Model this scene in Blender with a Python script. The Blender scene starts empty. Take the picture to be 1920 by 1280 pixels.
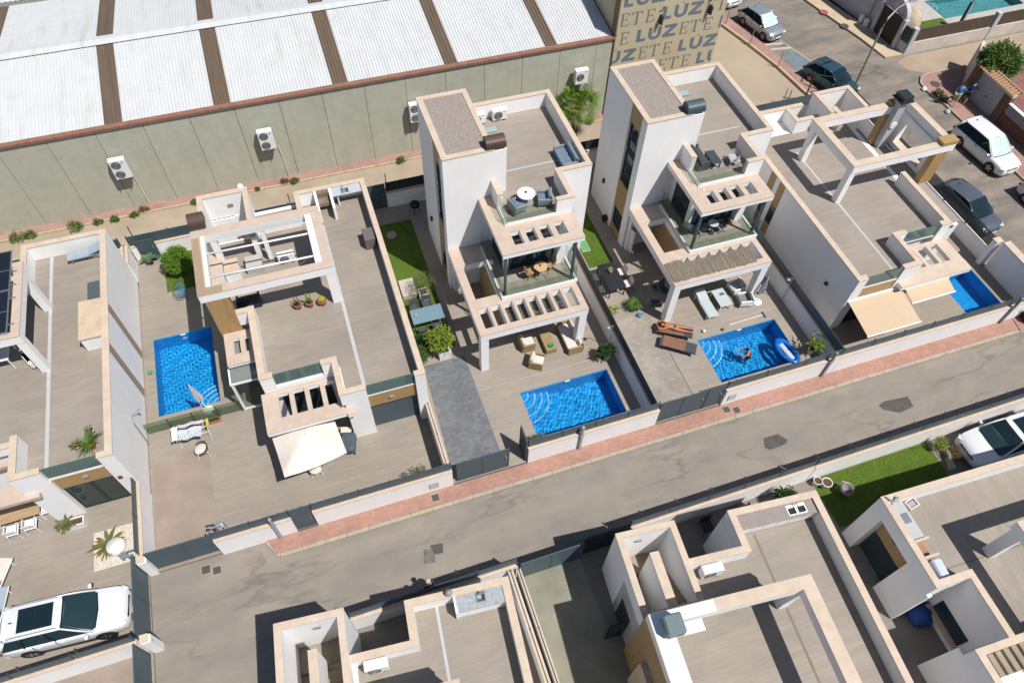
import bpy, math, random
from mathutils import Vector, Matrix
R = math.radians
random.seed(7)
S = bpy.context.scene
COL = S.collection

# ---------------------------------------------------------------- camera
cd = bpy.data.cameras.new('camera'); cam = bpy.data.objects.new('camera', cd); COL.objects.link(cam)
cd.sensor_width = 36.0; cd.lens = 36.0 * 1370.0 / 1920.0; cd.clip_start = 0.5; cd.clip_end = 1500
cam.matrix_world = Matrix(((0.94742816, 0.24777252, -0.20245655, 0), (-0.31896623, 0.78140082, -0.53635185, 0),
                           (0.02530646, 0.57273165, 0.81935221, 32.0), (0, 0, 0, 1)))
S.camera = cam
# ---------------------------------------------------------------- light
SUN = Vector((0.30, -0.40, 0.87)).normalized()
w = bpy.data.worlds.new('World'); S.world = w; w.use_nodes = True
wn = w.node_tree; bg = wn.nodes['Background']
sky = wn.nodes.new('ShaderNodeTexSky'); sky.sky_type = 'NISHITA'; sky.sun_disc = False
sky.sun_elevation = math.asin(SUN.z); sky.sun_rotation = math.atan2(SUN.x, SUN.y)
sky.air_density = 1.0; sky.dust_density = 0.6; sky.ozone_density = 1.0
wn.links.new(sky.outputs[0], bg.inputs[0]); bg.inputs[1].default_value = 0.07
sd = bpy.data.lights.new('sun', 'SUN'); sd.energy = 4.6; sd.angle = R(0.5); sd.color = (1.0, 0.97, 0.92); sd.cycles.is_caustics_light = True
so = bpy.data.objects.new('sun', sd); COL.objects.link(so); so.location = (10, -10, 60)
so.rotation_euler = SUN.to_track_quat('Z', 'Y').to_euler()
S.view_settings.view_transform = 'Standard'; S.view_settings.look = 'None'
S.view_settings.exposure = 0.28; S.view_settings.gamma = 1.0
S.render.engine = 'CYCLES'
S.cycles.max_bounces = 6; S.cycles.transparent_max_bounces = 12; S.cycles.caustics_reflective = False; S.cycles.caustics_refractive = True; S.cycles.blur_glossy = 1.0

# ---------------------------------------------------------------- mesh helper
class MB:
    def __init__(s): s.v = []; s.f = []
    def add(s, vs, fs):
        o = len(s.v); s.v += [tuple(p) for p in vs]; s.f += [tuple(i + o for i in f) for f in fs]; return s
    def box(s, x0, x1, y0, y1, z0, z1):
        return s.add([(x0,y0,z0),(x1,y0,z0),(x1,y1,z0),(x0,y1,z0),(x0,y0,z1),(x1,y0,z1),(x1,y1,z1),(x0,y1,z1)],
                     [(0,3,2,1),(4,5,6,7),(0,1,5,4),(1,2,6,5),(2,3,7,6),(3,0,4,7)])
    def cbox(s, c, sz, rz=0, tilt=0, bev=0):
        # centred box, turned about z, tilted about its own x
        m = Matrix.Translation(c) @ Matrix.Rotation(rz, 4, 'Z') @ Matrix.Rotation(tilt, 4, 'X')
        x, y, z = sz[0]/2, sz[1]/2, sz[2]/2
        if not bev:
            vs = [m @ Vector(p) for p in ((-x,-y,-z),(x,-y,-z),(x,y,-z),(-x,y,-z),(-x,-y,z),(x,-y,z),(x,y,z),(-x,y,z))]
            return s.add(vs, [(0,3,2,1),(4,5,6,7),(0,1,5,4),(1,2,6,5),(2,3,7,6),(3,0,4,7)])
        b = bev; rings = []
        for zz, k in ((-z, b), (-z + b, 0), (z - b, 0), (z, b)):
            a, c2 = x - k, y - k
            rings.append([(-a, -c2 + b, zz), (-a + b, -c2, zz), (a - b, -c2, zz), (a, -c2 + b, zz), (a, c2 - b, zz), (a - b, c2, zz), (-a + b, c2, zz), (-a, c2 - b, zz)])
        vs = [m @ Vector(p) for r in rings for p in r]; fs = []
        for i in range(3):
            for j in range(8):
                k = (j + 1) % 8; fs.append((i*8+j, i*8+k, i*8+8+k, i*8+8+j))
        fs += [tuple(range(7, -1, -1)), tuple(range(24, 32))]
        return s.add(vs, fs)
    def prism(s, pts, z0, z1):
        n = len(pts)
        return s.add([(x, y, z0) for x, y in pts] + [(x, y, z1) for x, y in pts],
                     [tuple(range(n-1, -1, -1)), tuple(range(n, 2*n))] + [(i, (i+1) % n, n + (i+1) % n, n + i) for i in range(n)])
    def lathe(s, c, prof, n=12, a0=0, cap=True):
        o = []; k = len(prof)
        for r, z in prof:
            for j in range(n):
                t = a0 + 2*math.pi*j/n; o.append((c[0] + r*math.cos(t), c[1] + r*math.sin(t), c[2] + z))
        fs = [(i*n+j, i*n+(j+1) % n, (i+1)*n+(j+1) % n, (i+1)*n+j) for i in range(k-1) for j in range(n)]
        if cap: fs += [tuple(range(n-1, -1, -1)), tuple(range((k-1)*n, k*n))]
        return s.add(o, fs)
    def tube(s, pts, r, n=6, r1=None):
        pts = [Vector(p) for p in pts]; k = len(pts); vs = []
        for i, p in enumerate(pts):
            t = (pts[min(i+1, k-1)] - pts[max(i-1, 0)]).normalized()
            a = t.cross(Vector((0, 0, 1)) if abs(t.z) < 0.95 else Vector((1, 0, 0))).normalized(); b = t.cross(a)
            rr = r if r1 is None else r + (r1 - r)*i/(k-1)
            for j in range(n):
                q = 2*math.pi*j/n; vs.append(p + a*rr*math.cos(q) + b*rr*math.sin(q))
        fs = [(i*n+j, (i+1)*n+j, (i+1)*n+(j+1) % n, i*n+(j+1) % n) for i in range(k-1) for j in range(n)]
        return s.add(vs, fs + [tuple(range(n)), tuple(range(k*n-1, (k-1)*n-1, -1))])
    def plan(s, rects, c0, c1, holes=(), ax='xyz'):
        # union of rectangles (a0,a1,b0,b1) minus holes, pushed from c0 to c1; ax says which world axes a, b, c are
        A = sorted({v for r in list(rects) + list(holes) for v in r[:2]}); B = sorted({v for r in list(rects) + list(holes) for v in r[2:]})
        ins = lambda x, y, L: any(r[0] < x < r[1] and r[2] < y < r[3] for r in L)
        na, nb = len(A) - 1, len(B) - 1
        on = [[ins((A[i]+A[i+1])/2, (B[j]+B[j+1])/2, rects) and not ins((A[i]+A[i+1])/2, (B[j]+B[j+1])/2, holes) for j in range(nb)] for i in range(na)]
        ix = ['xyz'.index(c) for c in ax]; idx = {}
        flip = ax in ('xzy', 'yxz', 'zyx')
        def V(i, j, k):
            if (i, j, k) not in idx:
                p = [0, 0, 0]; p[ix[0]] = A[i]; p[ix[1]] = B[j]; p[ix[2]] = (c0, c1)[k]
                idx[(i, j, k)] = len(s.v); s.v.append(tuple(p))
            return idx[(i, j, k)]
        def F(*q):
            q = tuple(V(*t) for t in q); s.f.append(q[::-1] if flip else q)
        for i in range(na):
            for j in range(nb):
                if not on[i][j]: continue
                F((i,j,1),(i+1,j,1),(i+1,j+1,1),(i,j+1,1)); F((i,j+1,0),(i+1,j+1,0),(i+1,j,0),(i,j,0))
                if j == 0 or not on[i][j-1]: F((i,j,0),(i+1,j,0),(i+1,j,1),(i,j,1))
                if j == nb-1 or not on[i][j+1]: F((i+1,j+1,0),(i,j+1,0),(i,j+1,1),(i+1,j+1,1))
                if i == 0 or not on[i-1][j]: F((i,j+1,0),(i,j,0),(i,j,1),(i,j+1,1))
                if i == na-1 or not on[i+1][j]: F((i+1,j,0),(i+1,j+1,0),(i+1,j+1,1),(i+1,j,1))
        return s
WT = {}
def link(o, parent=None):
    COL.objects.link(o)
    if parent is not None: o.parent = parent
    return o
def mesh(name, mb, mat, off=(0, 0, 0), smooth=False):
    me = bpy.data.meshes.new(name)
    me.from_pydata([(x-off[0], y-off[1], z-off[2]) for x, y, z in mb.v], [], mb.f); me.update()
    if mat: me.materials.append(mat)
    if smooth:
        for p in me.polygons: p.use_smooth = True
    return me
def tag(o, label=None, cat=None, group=None, kind=None):
    if label: o['label'] = label
    if cat: o['category'] = cat
    if group: o['group'] = group
    if kind: o['kind'] = kind
    return o
def thing(name, label, cat, loc=(0, 0, 0), rot=0, group=None, local=False):
    # an Empty at the base of a thing; its parts are given in world metres, or around 0,0,0 when local
    o = bpy.data.objects.new(name, None); link(o); o.location = loc; o.rotation_euler = (0, 0, rot); o.empty_display_size = 0.2
    WT[o] = Vector((0, 0, 0)) if local else Vector(loc)
    return tag(o, label, cat, group)
def part(name, mb, mat, parent, smooth=False, label=None, kind=None):
    off = WT[parent]; o = bpy.data.objects.new(name, mesh(name, mb, mat, off, smooth)); link(o, parent); WT[o] = off
    return tag(o, label, None, None, kind)
def solo(name, mb, mat, label, cat, group=None, smooth=False):
    xs = [p[0] for p in mb.v]; ys = [p[1] for p in mb.v]; off = Vector(((min(xs)+max(xs))/2, (min(ys)+max(ys))/2, min(p[2] for p in mb.v)))
    o = bpy.data.objects.new(name, mesh(name, mb, mat, off, smooth)); link(o); o.location = off; WT[o] = off
    return tag(o, label, cat, group)
def struct(name, mb, mat, parent=None):
    o = bpy.data.objects.new(name, mesh(name, mb, mat)); link(o, parent); WT[o] = Vector((0, 0, 0))
    if parent is None: o['kind'] = 'structure'
    return o
def copy_tree(o, loc, rot=0, label=None, parent=None):
    c = o.copy(); COL.objects.link(c)
    if parent is None:
        c.location = loc; c.rotation_euler = (0, 0, rot)
        if label: c['label'] = label
    else: c.parent = parent
    for ch in o.children: copy_tree(ch, None, 0, None, c)
    return c
def B(*a): return MB().box(*a)
def PL(rects, z0, z1, holes=(), ax='xyz'): return MB().plan(rects, z0, z1, holes, ax)
def grow(r, d): return (r[0]-d, r[1]+d, r[2]-d, r[3]+d)

# ---------------------------------------------------------------- materials
def nt(name):
    m = bpy.data.materials.new(name); m.use_nodes = True
    t = m.node_tree; b = t.nodes['Principled BSDF']; return m, t, b
def N(t, ty, **kw):
    n = t.nodes.new('ShaderNode' + ty)
    for k, v in kw.items():
        if k in n.inputs: n.inputs[k].default_value = v
        else: setattr(n, k, v)
    return n
def pos(t, scale=(1, 1, 1), rot=(0, 0, 0), obj=False):
    g = t.nodes.new('ShaderNodeTexCoord') if obj else t.nodes.new('ShaderNodeNewGeometry')
    mp = t.nodes.new('ShaderNodeMapping'); mp.inputs['Scale'].default_value = scale; mp.inputs['Rotation'].default_value = rot
    t.links.new(g.outputs['Object' if obj else 'Position'], mp.inputs['Vector']); return mp.outputs[0]
def noise(t, vec, scale, detail=4, rough=0.55):
    n = N(t, 'TexNoise', Scale=scale, Detail=detail, Roughness=rough); t.links.new(vec, n.inputs['Vector']); return n.outputs['Fac']
def ramp(t, fac, stops):
    r = t.nodes.new('ShaderNodeValToRGB'); e = r.color_ramp.elements
    while len(e) < len(stops): e.new(0.5)
    for q, (p, c) in zip(e, stops): q.position = p; q.color = (c[0], c[1], c[2], 1) if not isinstance(c, (int, float)) else (c, c, c, 1)
    t.links.new(fac, r.inputs[0]); return r.outputs[0]
def mix(t, fac, a, b, mode='MIX'):
    m = t.nodes.new('ShaderNodeMix'); m.data_type = 'RGBA'; m.blend_type = mode
    for i, v in ((0, fac), (6, a), (7, b)):
        if isinstance(v, (int, float)): m.inputs[i].default_value = v if i == 0 else (v, v, v, 1)
        elif isinstance(v, tuple): m.inputs[i].default_value = (*v, 1)
        else: t.links.new(v, m.inputs[i])
    return m.outputs[2]
def bump(t, b, h, strength, dist=0.02):
    n = N(t, 'Bump', Strength=strength, Distance=dist); t.links.new(h, n.inputs['Height']); t.links.new(n.outputs[0], b.inputs['Normal'])
def sh(c, k): return tuple(min(1, v*k) for v in c)
def M(name, col, rough=0.75, var=0.1, scale=1.5, fine=30, bmp=0.0, metal=0.0, spec=0.35, obj=False, stretch=(1, 1, 1)):
    m, t, b = nt(name); p = pos(t, stretch, obj=obj)
    a = ramp(t, noise(t, p, scale, 5), [(0.25, sh(col, 1-var)), (0.75, sh(col, 1+var))])
    f = ramp(t, noise(t, p, fine, 3), [(0.2, 1-var*0.7), (0.8, 1+var*0.4)])
    t.links.new(mix(t, 1.0, a, f, 'MULTIPLY'), b.inputs['Base Color'])
    b.inputs['Roughness'].default_value = rough; b.inputs['Metallic'].default_value = metal; b.inputs['Specular IOR Level'].default_value = spec
    if bmp: bump(t, b, noise(t, p, fine, 4), bmp, 0.01)
    return m
def deck(name, col, along='x', L=1.2, W=0.2, var=0.055):
    # wood-look porcelain planks
    m, t, b = nt(name); rz = 0 if along == 'x' else math.pi/2; p = pos(t, rot=(0, 0, rz))
    br = N(t, 'TexBrick', Scale=1.0); t.links.new(p, br.inputs['Vector'])
    br.inputs['Mortar Size'].default_value = 0.0035; br.inputs['Brick Width'].default_value = L; br.inputs['Row Height'].default_value = W; br.offset = 0.33
    br.inputs['Color1'].default_value = (*sh(col, 1-var), 1); br.inputs['Color2'].default_value = (*sh(col, 1+var*0.8), 1); br.inputs['Mortar'].default_value = (*sh(col, 0.82), 1)
    br.inputs['Bias'].default_value = 0.1
    ps = pos(t, (0.8, 9, 1) if along == 'x' else (9, 0.8, 1))
    st = ramp(t, noise(t, ps, 1.6, 5, 0.6), [(0.3, 0.90), (0.52, 1.0), (0.72, 1.06)])
    dirt = ramp(t, noise(t, pos(t), 0.35, 5), [(0.3, 0.88), (0.6, 1.03)])
    c = mix(t, 1.0, mix(t, 1.0, br.outputs['Color'], st, 'MULTIPLY'), dirt, 'MULTIPLY')
    t.links.new(c, b.inputs['Base Color']); b.inputs['Roughness'].default_value = 0.62; b.inputs['Specular IOR Level'].default_value = 0.3
    bump(t, b, br.outputs['Fac'], -0.25, 0.004); return m
def stucco(name, col):
    m, t, b = nt(name); p = pos(t)
    big = ramp(t, noise(t, p, 0.6, 6, 0.6), [(0.3, sh(col, 0.965)), (0.65, sh(col, 1.02))])
    run = ramp(t, noise(t, pos(t, (1.6, 1.6, 0.35)), 1.0, 4), [(0.3, 0.965), (0.55, 1.0)])
    t.links.new(mix(t, 1.0, big, run, 'MULTIPLY'), b.inputs['Base Color']); b.inputs['Roughness'].default_value = 0.9; b.inputs['Specular IOR Level'].default_value = 0.15
    bump(t, b, noise(t, p, 60, 3), 0.25, 0.006); return m
def stone(name, col, var=0.18):
    m, t, b = nt(name); p = pos(t)
    a = ramp(t, noise(t, p, 2.2, 6, 0.65), [(0.25, sh(col, 1-var)), (0.5, col), (0.75, tuple(min(1, v*k) for v, k in zip(col, (1.10, 1.14, 1.2))))])
    f = ramp(t, noise(t, p, 22, 4), [(0.25, 0.88), (0.7, 1.05)])
    t.links.new(mix(t, 1.0, a, f, 'MULTIPLY'), b.inputs['Base Color']); b.inputs['Roughness'].default_value = 0.7; b.inputs['Specular IOR Level'].default_value = 0.25
    return m
def wood(name, col, axis='z', var=0.25, rough=0.55):
    m, t, b = nt(name); sc = {'x': (0.7, 8, 8), 'y': (8, 0.7, 8), 'z': (8, 8, 0.7)}[axis]; p = pos(t, sc)
    a = ramp(t, noise(t, p, 1.3, 6, 0.6), [(0.25, sh(col, 1-var)), (0.5, col), (0.78, sh(col, 1+var*0.6))])
    f = ramp(t, noise(t, pos(t, tuple(v*3 for v in sc)), 2, 3), [(0.3, 0.88), (0.7, 1.05)])
    t.links.new(mix(t, 1.0, a, f, 'MULTIPLY'), b.inputs['Base Color']); b.inputs['Roughness'].default_value = rough; return m
def leafmat(name, col, var=0.35, trans=0.35):
    m, t, b = nt(name); p = pos(t)
    c = ramp(t, noise(t, p, 6, 3), [(0.25, sh(col, 1-var)), (0.5, col), (0.75, tuple(min(1, v*k) for v, k in zip(col, (1.5, 1.3, 1.05))))])
    t.links.new(c, b.inputs['Base Color']); b.inputs['Roughness'].default_value = 0.55
    tr = t.nodes.new('ShaderNodeBsdfTranslucent'); t.links.new(c, tr.inputs[0]); mx = t.nodes.new('ShaderNodeMixShader'); mx.inputs[0].default_value = trans
    t.links.new(b.outputs[0], mx.inputs[1]); t.links.new(tr.outputs[0], mx.inputs[2]); t.links.new(mx.outputs[0], t.nodes['Material Output'].inputs[0]); return m
def glass(name, tint, opaque=0.0, body=(0.2, 0.3, 0.3), rough=0.02, ior=1.45):
    # clear or frosted sheet glass: see-through tint, a milky share and a mirror share that grows at grazing angles
    m, t, b = nt(name); out = t.nodes['Material Output']; t.nodes.remove(b)
    tr = N(t, 'BsdfTransparent', Color=(*tint, 1)); gl = N(t, 'BsdfGlossy', Roughness=rough); fr = N(t, 'Fresnel', IOR=ior)
    base = tr.outputs[0]
    if opaque:
        df = N(t, 'BsdfDiffuse', Color=(*body, 1)); mo = t.nodes.new('ShaderNodeMixShader'); mo.inputs[0].default_value = opaque
        t.links.new(base, mo.inputs[1]); t.links.new(df.outputs[0], mo.inputs[2]); base = mo.outputs[0]
    mx = t.nodes.new('ShaderNodeMixShader'); ge = t.nodes.new('ShaderNodeNewGeometry'); inv = N(t, 'Math', operation='SUBTRACT'); inv.inputs[0].default_value = 1.0; t.links.new(ge.outputs['Backfacing'], inv.inputs[1])
    fm = N(t, 'Math', operation='MULTIPLY'); t.links.new(fr.outputs[0], fm.inputs[0]); t.links.new(inv.outputs[0], fm.inputs[1])
    t.links.new(fm.outputs[0], mx.inputs[0]); t.links.new(base, mx.inputs[1]); t.links.new(gl.outputs[0], mx.inputs[2])
    t.links.new(mx.outputs[0], out.inputs[0]); return m
def paint(name, col, rough=0.3, metal=0.0, coat=0.6):
    m, t, b = nt(name); b.inputs['Base Color'].default_value = (*col, 1); b.inputs['Roughness'].default_value = rough; b.inputs['Metallic'].default_value = metal
    b.inputs['Coat Weight'].default_value = coat; b.inputs['Coat Roughness'].default_value = 0.05; return m
def asphalt(name, col, dust, rot=0.0, thr=(0.36, 0.66)):
    m, t, b = nt(name); p = pos(t)
    big = noise(t, pos(t, (0.22, 0.75, 1), (0, 0, rot)), 1.0, 7, 0.62)
    c = mix(t, ramp(t, big, [(thr[0], 0), (thr[1], 1)]), col, dust)
    seam = ramp(t, noise(t, pos(t, (0.10, 0.34, 1), (0, 0, rot)), 1.5, 5, 0.5), [(0.47, 1.0), (0.495, 0.74), (0.50, 0.72), (0.515, 1.0)])
    patch = ramp(t, noise(t, p, 0.28, 4), [(0.4, 0), (0.62, 1)])
    c = mix(t, patch, c, mix(t, 1.0, c, seam, 'MULTIPLY'))
    f = ramp(t, noise(t, p, 55, 3), [(0.25, 0.93), (0.75, 1.05)])
    s2 = ramp(t, noise(t, p, 1.1, 4), [(0.3, 0.93), (0.7, 1.05)])
    t.links.new(mix(t, 1.0, mix(t, 1.0, c, f, 'MULTIPLY'), s2, 'MULTIPLY'), b.inputs['Base Color']); b.inputs['Roughness'].default_value = 0.9; b.inputs['Specular IOR Level'].default_value = 0.2
    bump(t, b, noise(t, p, 60, 3), 0.35, 0.006); return m
def pavers(name, col, W, H, mort=0.6, var=0.16, rot=0.0):
    m, t, b = nt(name); p = pos(t, rot=(0, 0, rot)); br = N(t, 'TexBrick', Scale=1.0); t.links.new(p, br.inputs['Vector'])
    br.inputs['Mortar Size'].default_value = 0.006; br.inputs['Brick Width'].default_value = W; br.inputs['Row Height'].default_value = H
    br.inputs['Color1'].default_value = (*sh(col, 1-var), 1); br.inputs['Color2'].default_value = (*sh(col, 1+var), 1); br.inputs['Mortar'].default_value = (*sh(col, mort), 1)
    d = ramp(t, noise(t, pos(t), 0.8, 6), [(0.3, 0.86), (0.65, 1.06)])
    t.links.new(mix(t, 1.0, br.outputs['Color'], d, 'MULTIPLY'), b.inputs['Base Color']); b.inputs['Roughness'].default_value = 0.85; b.inputs['Specular IOR Level'].default_value = 0.2
    bump(t, b, br.outputs['Fac'], -0.4, 0.006); return m

def gravel():
    m, t, b = nt('roof_gravel'); p = pos(t)
    v = N(t, 'TexVoronoi', Scale=30.0); t.links.new(p, v.inputs['Vector'])
    c = ramp(t, v.outputs['Color'], [(0.0, (0.19, 0.16, 0.14)), (0.35, (0.27, 0.225, 0.195)), (0.7, (0.33, 0.28, 0.245)), (1.0, (0.42, 0.37, 0.335))])
    t.links.new(c, b.inputs['Base Color']); b.inputs['Roughness'].default_value = 0.95; bump(t, b, v.outputs['Distance'], 0.8, 0.03); return m
WALL = stucco('white_stucco', (0.78, 0.765, 0.755))
CAP = stone('travertine_coping', (0.53, 0.425, 0.33), 0.12)
CAPR = stone('ring_render', (0.49, 0.385, 0.31), 0.10)
DECK = deck('plank_tile', (0.275, 0.238, 0.197))
DECKY = deck('plank_tile_cross', (0.275, 0.238, 0.197), 'y')
DECKC = deck('plank_tile_warm', (0.285, 0.245, 0.205), 'x', 1.2, 0.2, 0.05)
STRIP = M('drain_strip', (0.42, 0.43, 0.42), 0.6, 0.06)
TRAV = stone('travertine_slab', (0.52, 0.40, 0.28), 0.22)
WOODC = wood('oak_cladding', (0.36, 0.225, 0.095), 'z')
WOODX = wood('oak_cladding_flat', (0.37, 0.235, 0.10), 'x')
WOODL = wood('pale_clad', (0.34, 0.25, 0.17), 'y', 0.12)
SLATE = M('slate_metal', (0.052, 0.080, 0.098), 0.45, 0.08, metal=0.0, spec=0.5)
SLATED = M('slate_metal_dark', (0.020, 0.028, 0.034), 0.5, 0.1)
GLASS = glass('clear_glass', (0.84, 0.90, 0.86))
FROST = glass('frosted_glass', (0.55, 0.66, 0.62), 0.72, (0.115, 0.185, 0.178))
FROSTR = glass('roof_glass', (0.5, 0.56, 0.54), 0.75, (0.24, 0.265, 0.25))
DGLASS = glass('dark_window_glass', (0.10, 0.13, 0.15), 0.65, (0.03, 0.052, 0.068), 0.02, 1.7)  # bluish sky reflection is put into the body colour
WGLASS = glass('window_glass', (0.35, 0.42, 0.40), 0.5, (0.07, 0.10, 0.095))
FRAMEW = M('white_frame', (0.70, 0.70, 0.69), 0.4, 0.04)
FRAMED = M('dark_frame', (0.022, 0.026, 0.032), 0.45, 0.08)
STEEL = M('steel', (0.45, 0.46, 0.47), 0.3, 0.08, metal=0.8)
GREYM = M('grey_metal', (0.22, 0.24, 0.26), 0.45, 0.1)
PLASTW = M('white_plastic', (0.72, 0.72, 0.70), 0.45, 0.06)
BLACK = M('black_rubber', (0.012, 0.012, 0.013), 0.7, 0.15)
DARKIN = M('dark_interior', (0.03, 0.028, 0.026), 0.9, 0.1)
GRAVEL = gravel()
CONC = M('concrete', (0.30, 0.265, 0.215), 0.9, 0.14, 0.5, 25, 0.2)
BROWNM = M('brown_metal', (0.085, 0.055, 0.042), 0.5, 0.12)
TERRA = M('terracotta', (0.40, 0.16, 0.075), 0.8, 0.18, 4, obj=True)
SOIL = M('soil', (0.09, 0.055, 0.035), 0.95, 0.35, 8)
WHITEC = M('white_cloth', (0.72, 0.70, 0.66), 0.9, 0.06, 3)
BLUEG = M('bluegrey_fabric', (0.13, 0.18, 0.24), 0.9, 0.12, 5)
RATTAN = M('rattan', (0.27, 0.20, 0.095), 0.75, 0.22, 4, 60, 0.5)
CHAR = M('charcoal_fabric', (0.055, 0.06, 0.068), 0.85, 0.14, 5)
TURF = M('artificial_turf', (0.075, 0.125, 0.012), 0.95, 0.2, 1.2, 60, 0.9)
LEAF = leafmat('leaf_green', (0.085, 0.165, 0.02))
LEAFD = leafmat('leaf_dark', (0.03, 0.075, 0.018))
LEAFY = leafmat('leaf_yellow_green', (0.19, 0.26, 0.025))
LEAFO = leafmat('leaf_olive', (0.13, 0.15, 0.055))
LEAFB = leafmat('leaf_brownish', (0.16, 0.12, 0.045))
BARK = M('bark', (0.13, 0.095, 0.065), 0.95, 0.3, 6, 30, 0.5)
# ================================================================ ground, street, pavements
EARTH = M('dry_earth', (0.30, 0.24, 0.175), 0.95, 0.2, 0.3, 12, 0.4)
ROAD = asphalt('street_asphalt', (0.212, 0.19, 0.168), (0.268, 0.23, 0.192))
ROADX = asphalt('cross_street_asphalt', (0.165, 0.148, 0.13), (0.26, 0.218, 0.175), R(80), (0.4, 0.62))
DUST = M('dusty_ground', (0.33, 0.255, 0.185), 0.95, 0.16, 0.6, 20, 0.3)
PINK = pavers('pink_pavers', (0.36, 0.205, 0.16), 0.2, 0.1, 0.72, 0.10)
PINK2 = pavers('pale_pink_pavers', (0.33, 0.20, 0.165), 0.3, 0.3, 0.75, 0.08)
KERB = M('kerb_concrete', (0.36, 0.30, 0.235), 0.9, 0.14, 2, 30, 0.2)
KERBC = M('cream_kerb', (0.43, 0.335, 0.235), 0.9, 0.14, 2, 30, 0.2)
CREAM = M('cream_paving', (0.46, 0.36, 0.25), 0.9, 0.1, 0.8, 25, 0.2)
POOLS = [(-10.05,-7.11,21.82,26.62), (7.24,12.0,15.05,17.72), (17.37,22.1,15.13,17.92), (32.65,35.05,15.02,17.78), (50.5,58.2,40.0,42.6)]
struct('ground', PL([(-400,400,-400,400)], -0.6, -0.42, POOLS), EARTH)
struct('street', B(-10.9, 36.1, 9.0, 14.0, -0.4, 0), ROAD)
struct('cross_street', MB().prism([(36.1,-20),(43.5,-20),(43.5,31.0),(43.2,32.6),(43.35,33.6),(43.9,34.25),(44.6,34.42),(60,34.42),(60,36.9),(44.4,36.9),(42.75,36.9),(42.5,38.2),(42.3,39.6),(41.0,45.8),(38.5,60),(30.8,60),(33.6,45.8),(35.3,37.1),(36.1,33.3)], -0.4, 0), ROADX)
struct('side_street', B(60, 90, 34.42, 36.9, -0.4, 0), DUST)
# dust lane at the mouth of the side street
struct('dirt_lane', MB().prism([(44.7,34.5),(59.9,34.5),(59.9,36.8),(44.5,36.75),(43.4,36.3),(43.6,35.2)], 0.002, 0.006), DUST)
# north pavement with kerb stones
pv = struct('pavement', MB().prism([(-5.62,13.22),(36.1,13.22),(36.1,13.94),(-5.9,13.94)], -0.3, 0.13), PINK)
ks = None; x = -5.45
while x < 36:
    L = 0.98
    me = ks or mesh('kerb_stone', MB().cbox((0, 0, 0), (0.972, 0.185, 0.42), bev=0.012), KERB); ks = me
    o = bpy.data.objects.new('kerb_stone', me); link(o, pv); o.location = (x + L/2, 13.125, -0.085 + random.uniform(-0.006, 0.006)); o.rotation_euler = (0, 0, random.uniform(-0.006, 0.006)); x += L
o = bpy.data.objects.new('kerb_stone', ks); link(o, pv); o.location = (-5.70, 13.5, -0.09); o.rotation_euler = (0, 0, R(118)); o.scale = (0.92, 1, 1)
# alley behind the houses, warehouse pavement with cream kerb
struct('alley', B(-40, 20, 32.6, 36.4, -0.4, 0.0), M('alley_concrete', (0.335, 0.27, 0.20), 0.95, 0.16, 0.5, 18, 0.3))
wp = struct('warehouse_pavement', B(-40, 19.8, 36.52, 37.1, -0.3, 0.10), PINK2)
ks2 = mesh('kerb_stone', MB().cbox((0, 0, 0), (0.985, 0.115, 0.40), bev=0.012), KERBC); x = -24
while x < 19.6:
    o = bpy.data.objects.new('kerb_stone', ks2); link(o, wp); o.location = (x + 0.5, 36.46, -0.09 + random.uniform(-0.008, 0.008)); o.rotation_euler = (0, 0, random.uniform(-0.008, 0.008)); x += 1.0
# open lot beside the lettered building
struct('vacant_lot', MB().prism([(20,32.6),(34.95,32.6),(34.55,35.0),(34.2,38.2),(33.55,41.3),(32.8,44.4),(29.5,60),(20,60)], -0.4, 0.0), M('lot_concrete', (0.345, 0.28, 0.205), 0.95, 0.1, 0.35, 20, 0.25))
wpv = struct('street_pavement', MB().prism([(34.75,35.05),(34.42,38.2),(33.78,41.3),(33.0,44.4),(29.8,60),(30.8,60),(34.0,44.4),(34.85,40.8),(35.3,37.1),(35.7,35.0)], -0.3, 0.12), PINK2)
struct('kerb_wall', MB().prism([(34.95,34.2),(34.75,35.05),(34.42,38.2),(33.78,41.3),(33.0,44.4),(29.8,60),(29.62,60),(32.82,44.36),(33.6,41.26),(34.24,38.18),(34.57,35.0),(34.8,34.1)], -0.3, 0.2), KERBC)
# corner pavement on the east side
struct('corner_pavement', MB().prism([(43.62,-20),(45.6,-20),(45.6,31.6),(48.4,34.3),(44.7,34.3),(44.0,34.12),(43.5,33.6),(43.36,32.7),(43.6,31.0)], -0.3, 0.13), PINK2)
struct('corner_kerb', MB().prism([(43.5,-20),(43.62,-20),(43.62,31.0),(43.36,32.65),(43.5,33.55),(43.95,34.1),(44.7,34.3),(48.4,34.3),(48.4,34.42),(44.6,34.42),(43.9,34.24),(43.36,33.6),(43.22,32.62),(43.5,31.0)], -0.3, 0.135), KERB)
# cream pavement before the house with the arched gate
struct('cream_pavement', MB().prism([(42.75,36.95),(42.6,38.2),(42.4,39.6),(41.1,45.8),(38.2,60),(40.0,60),(42.7,45.8),(43.9,39.9),(44.35,36.9)], -0.3, 0.12), CREAM)
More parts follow.
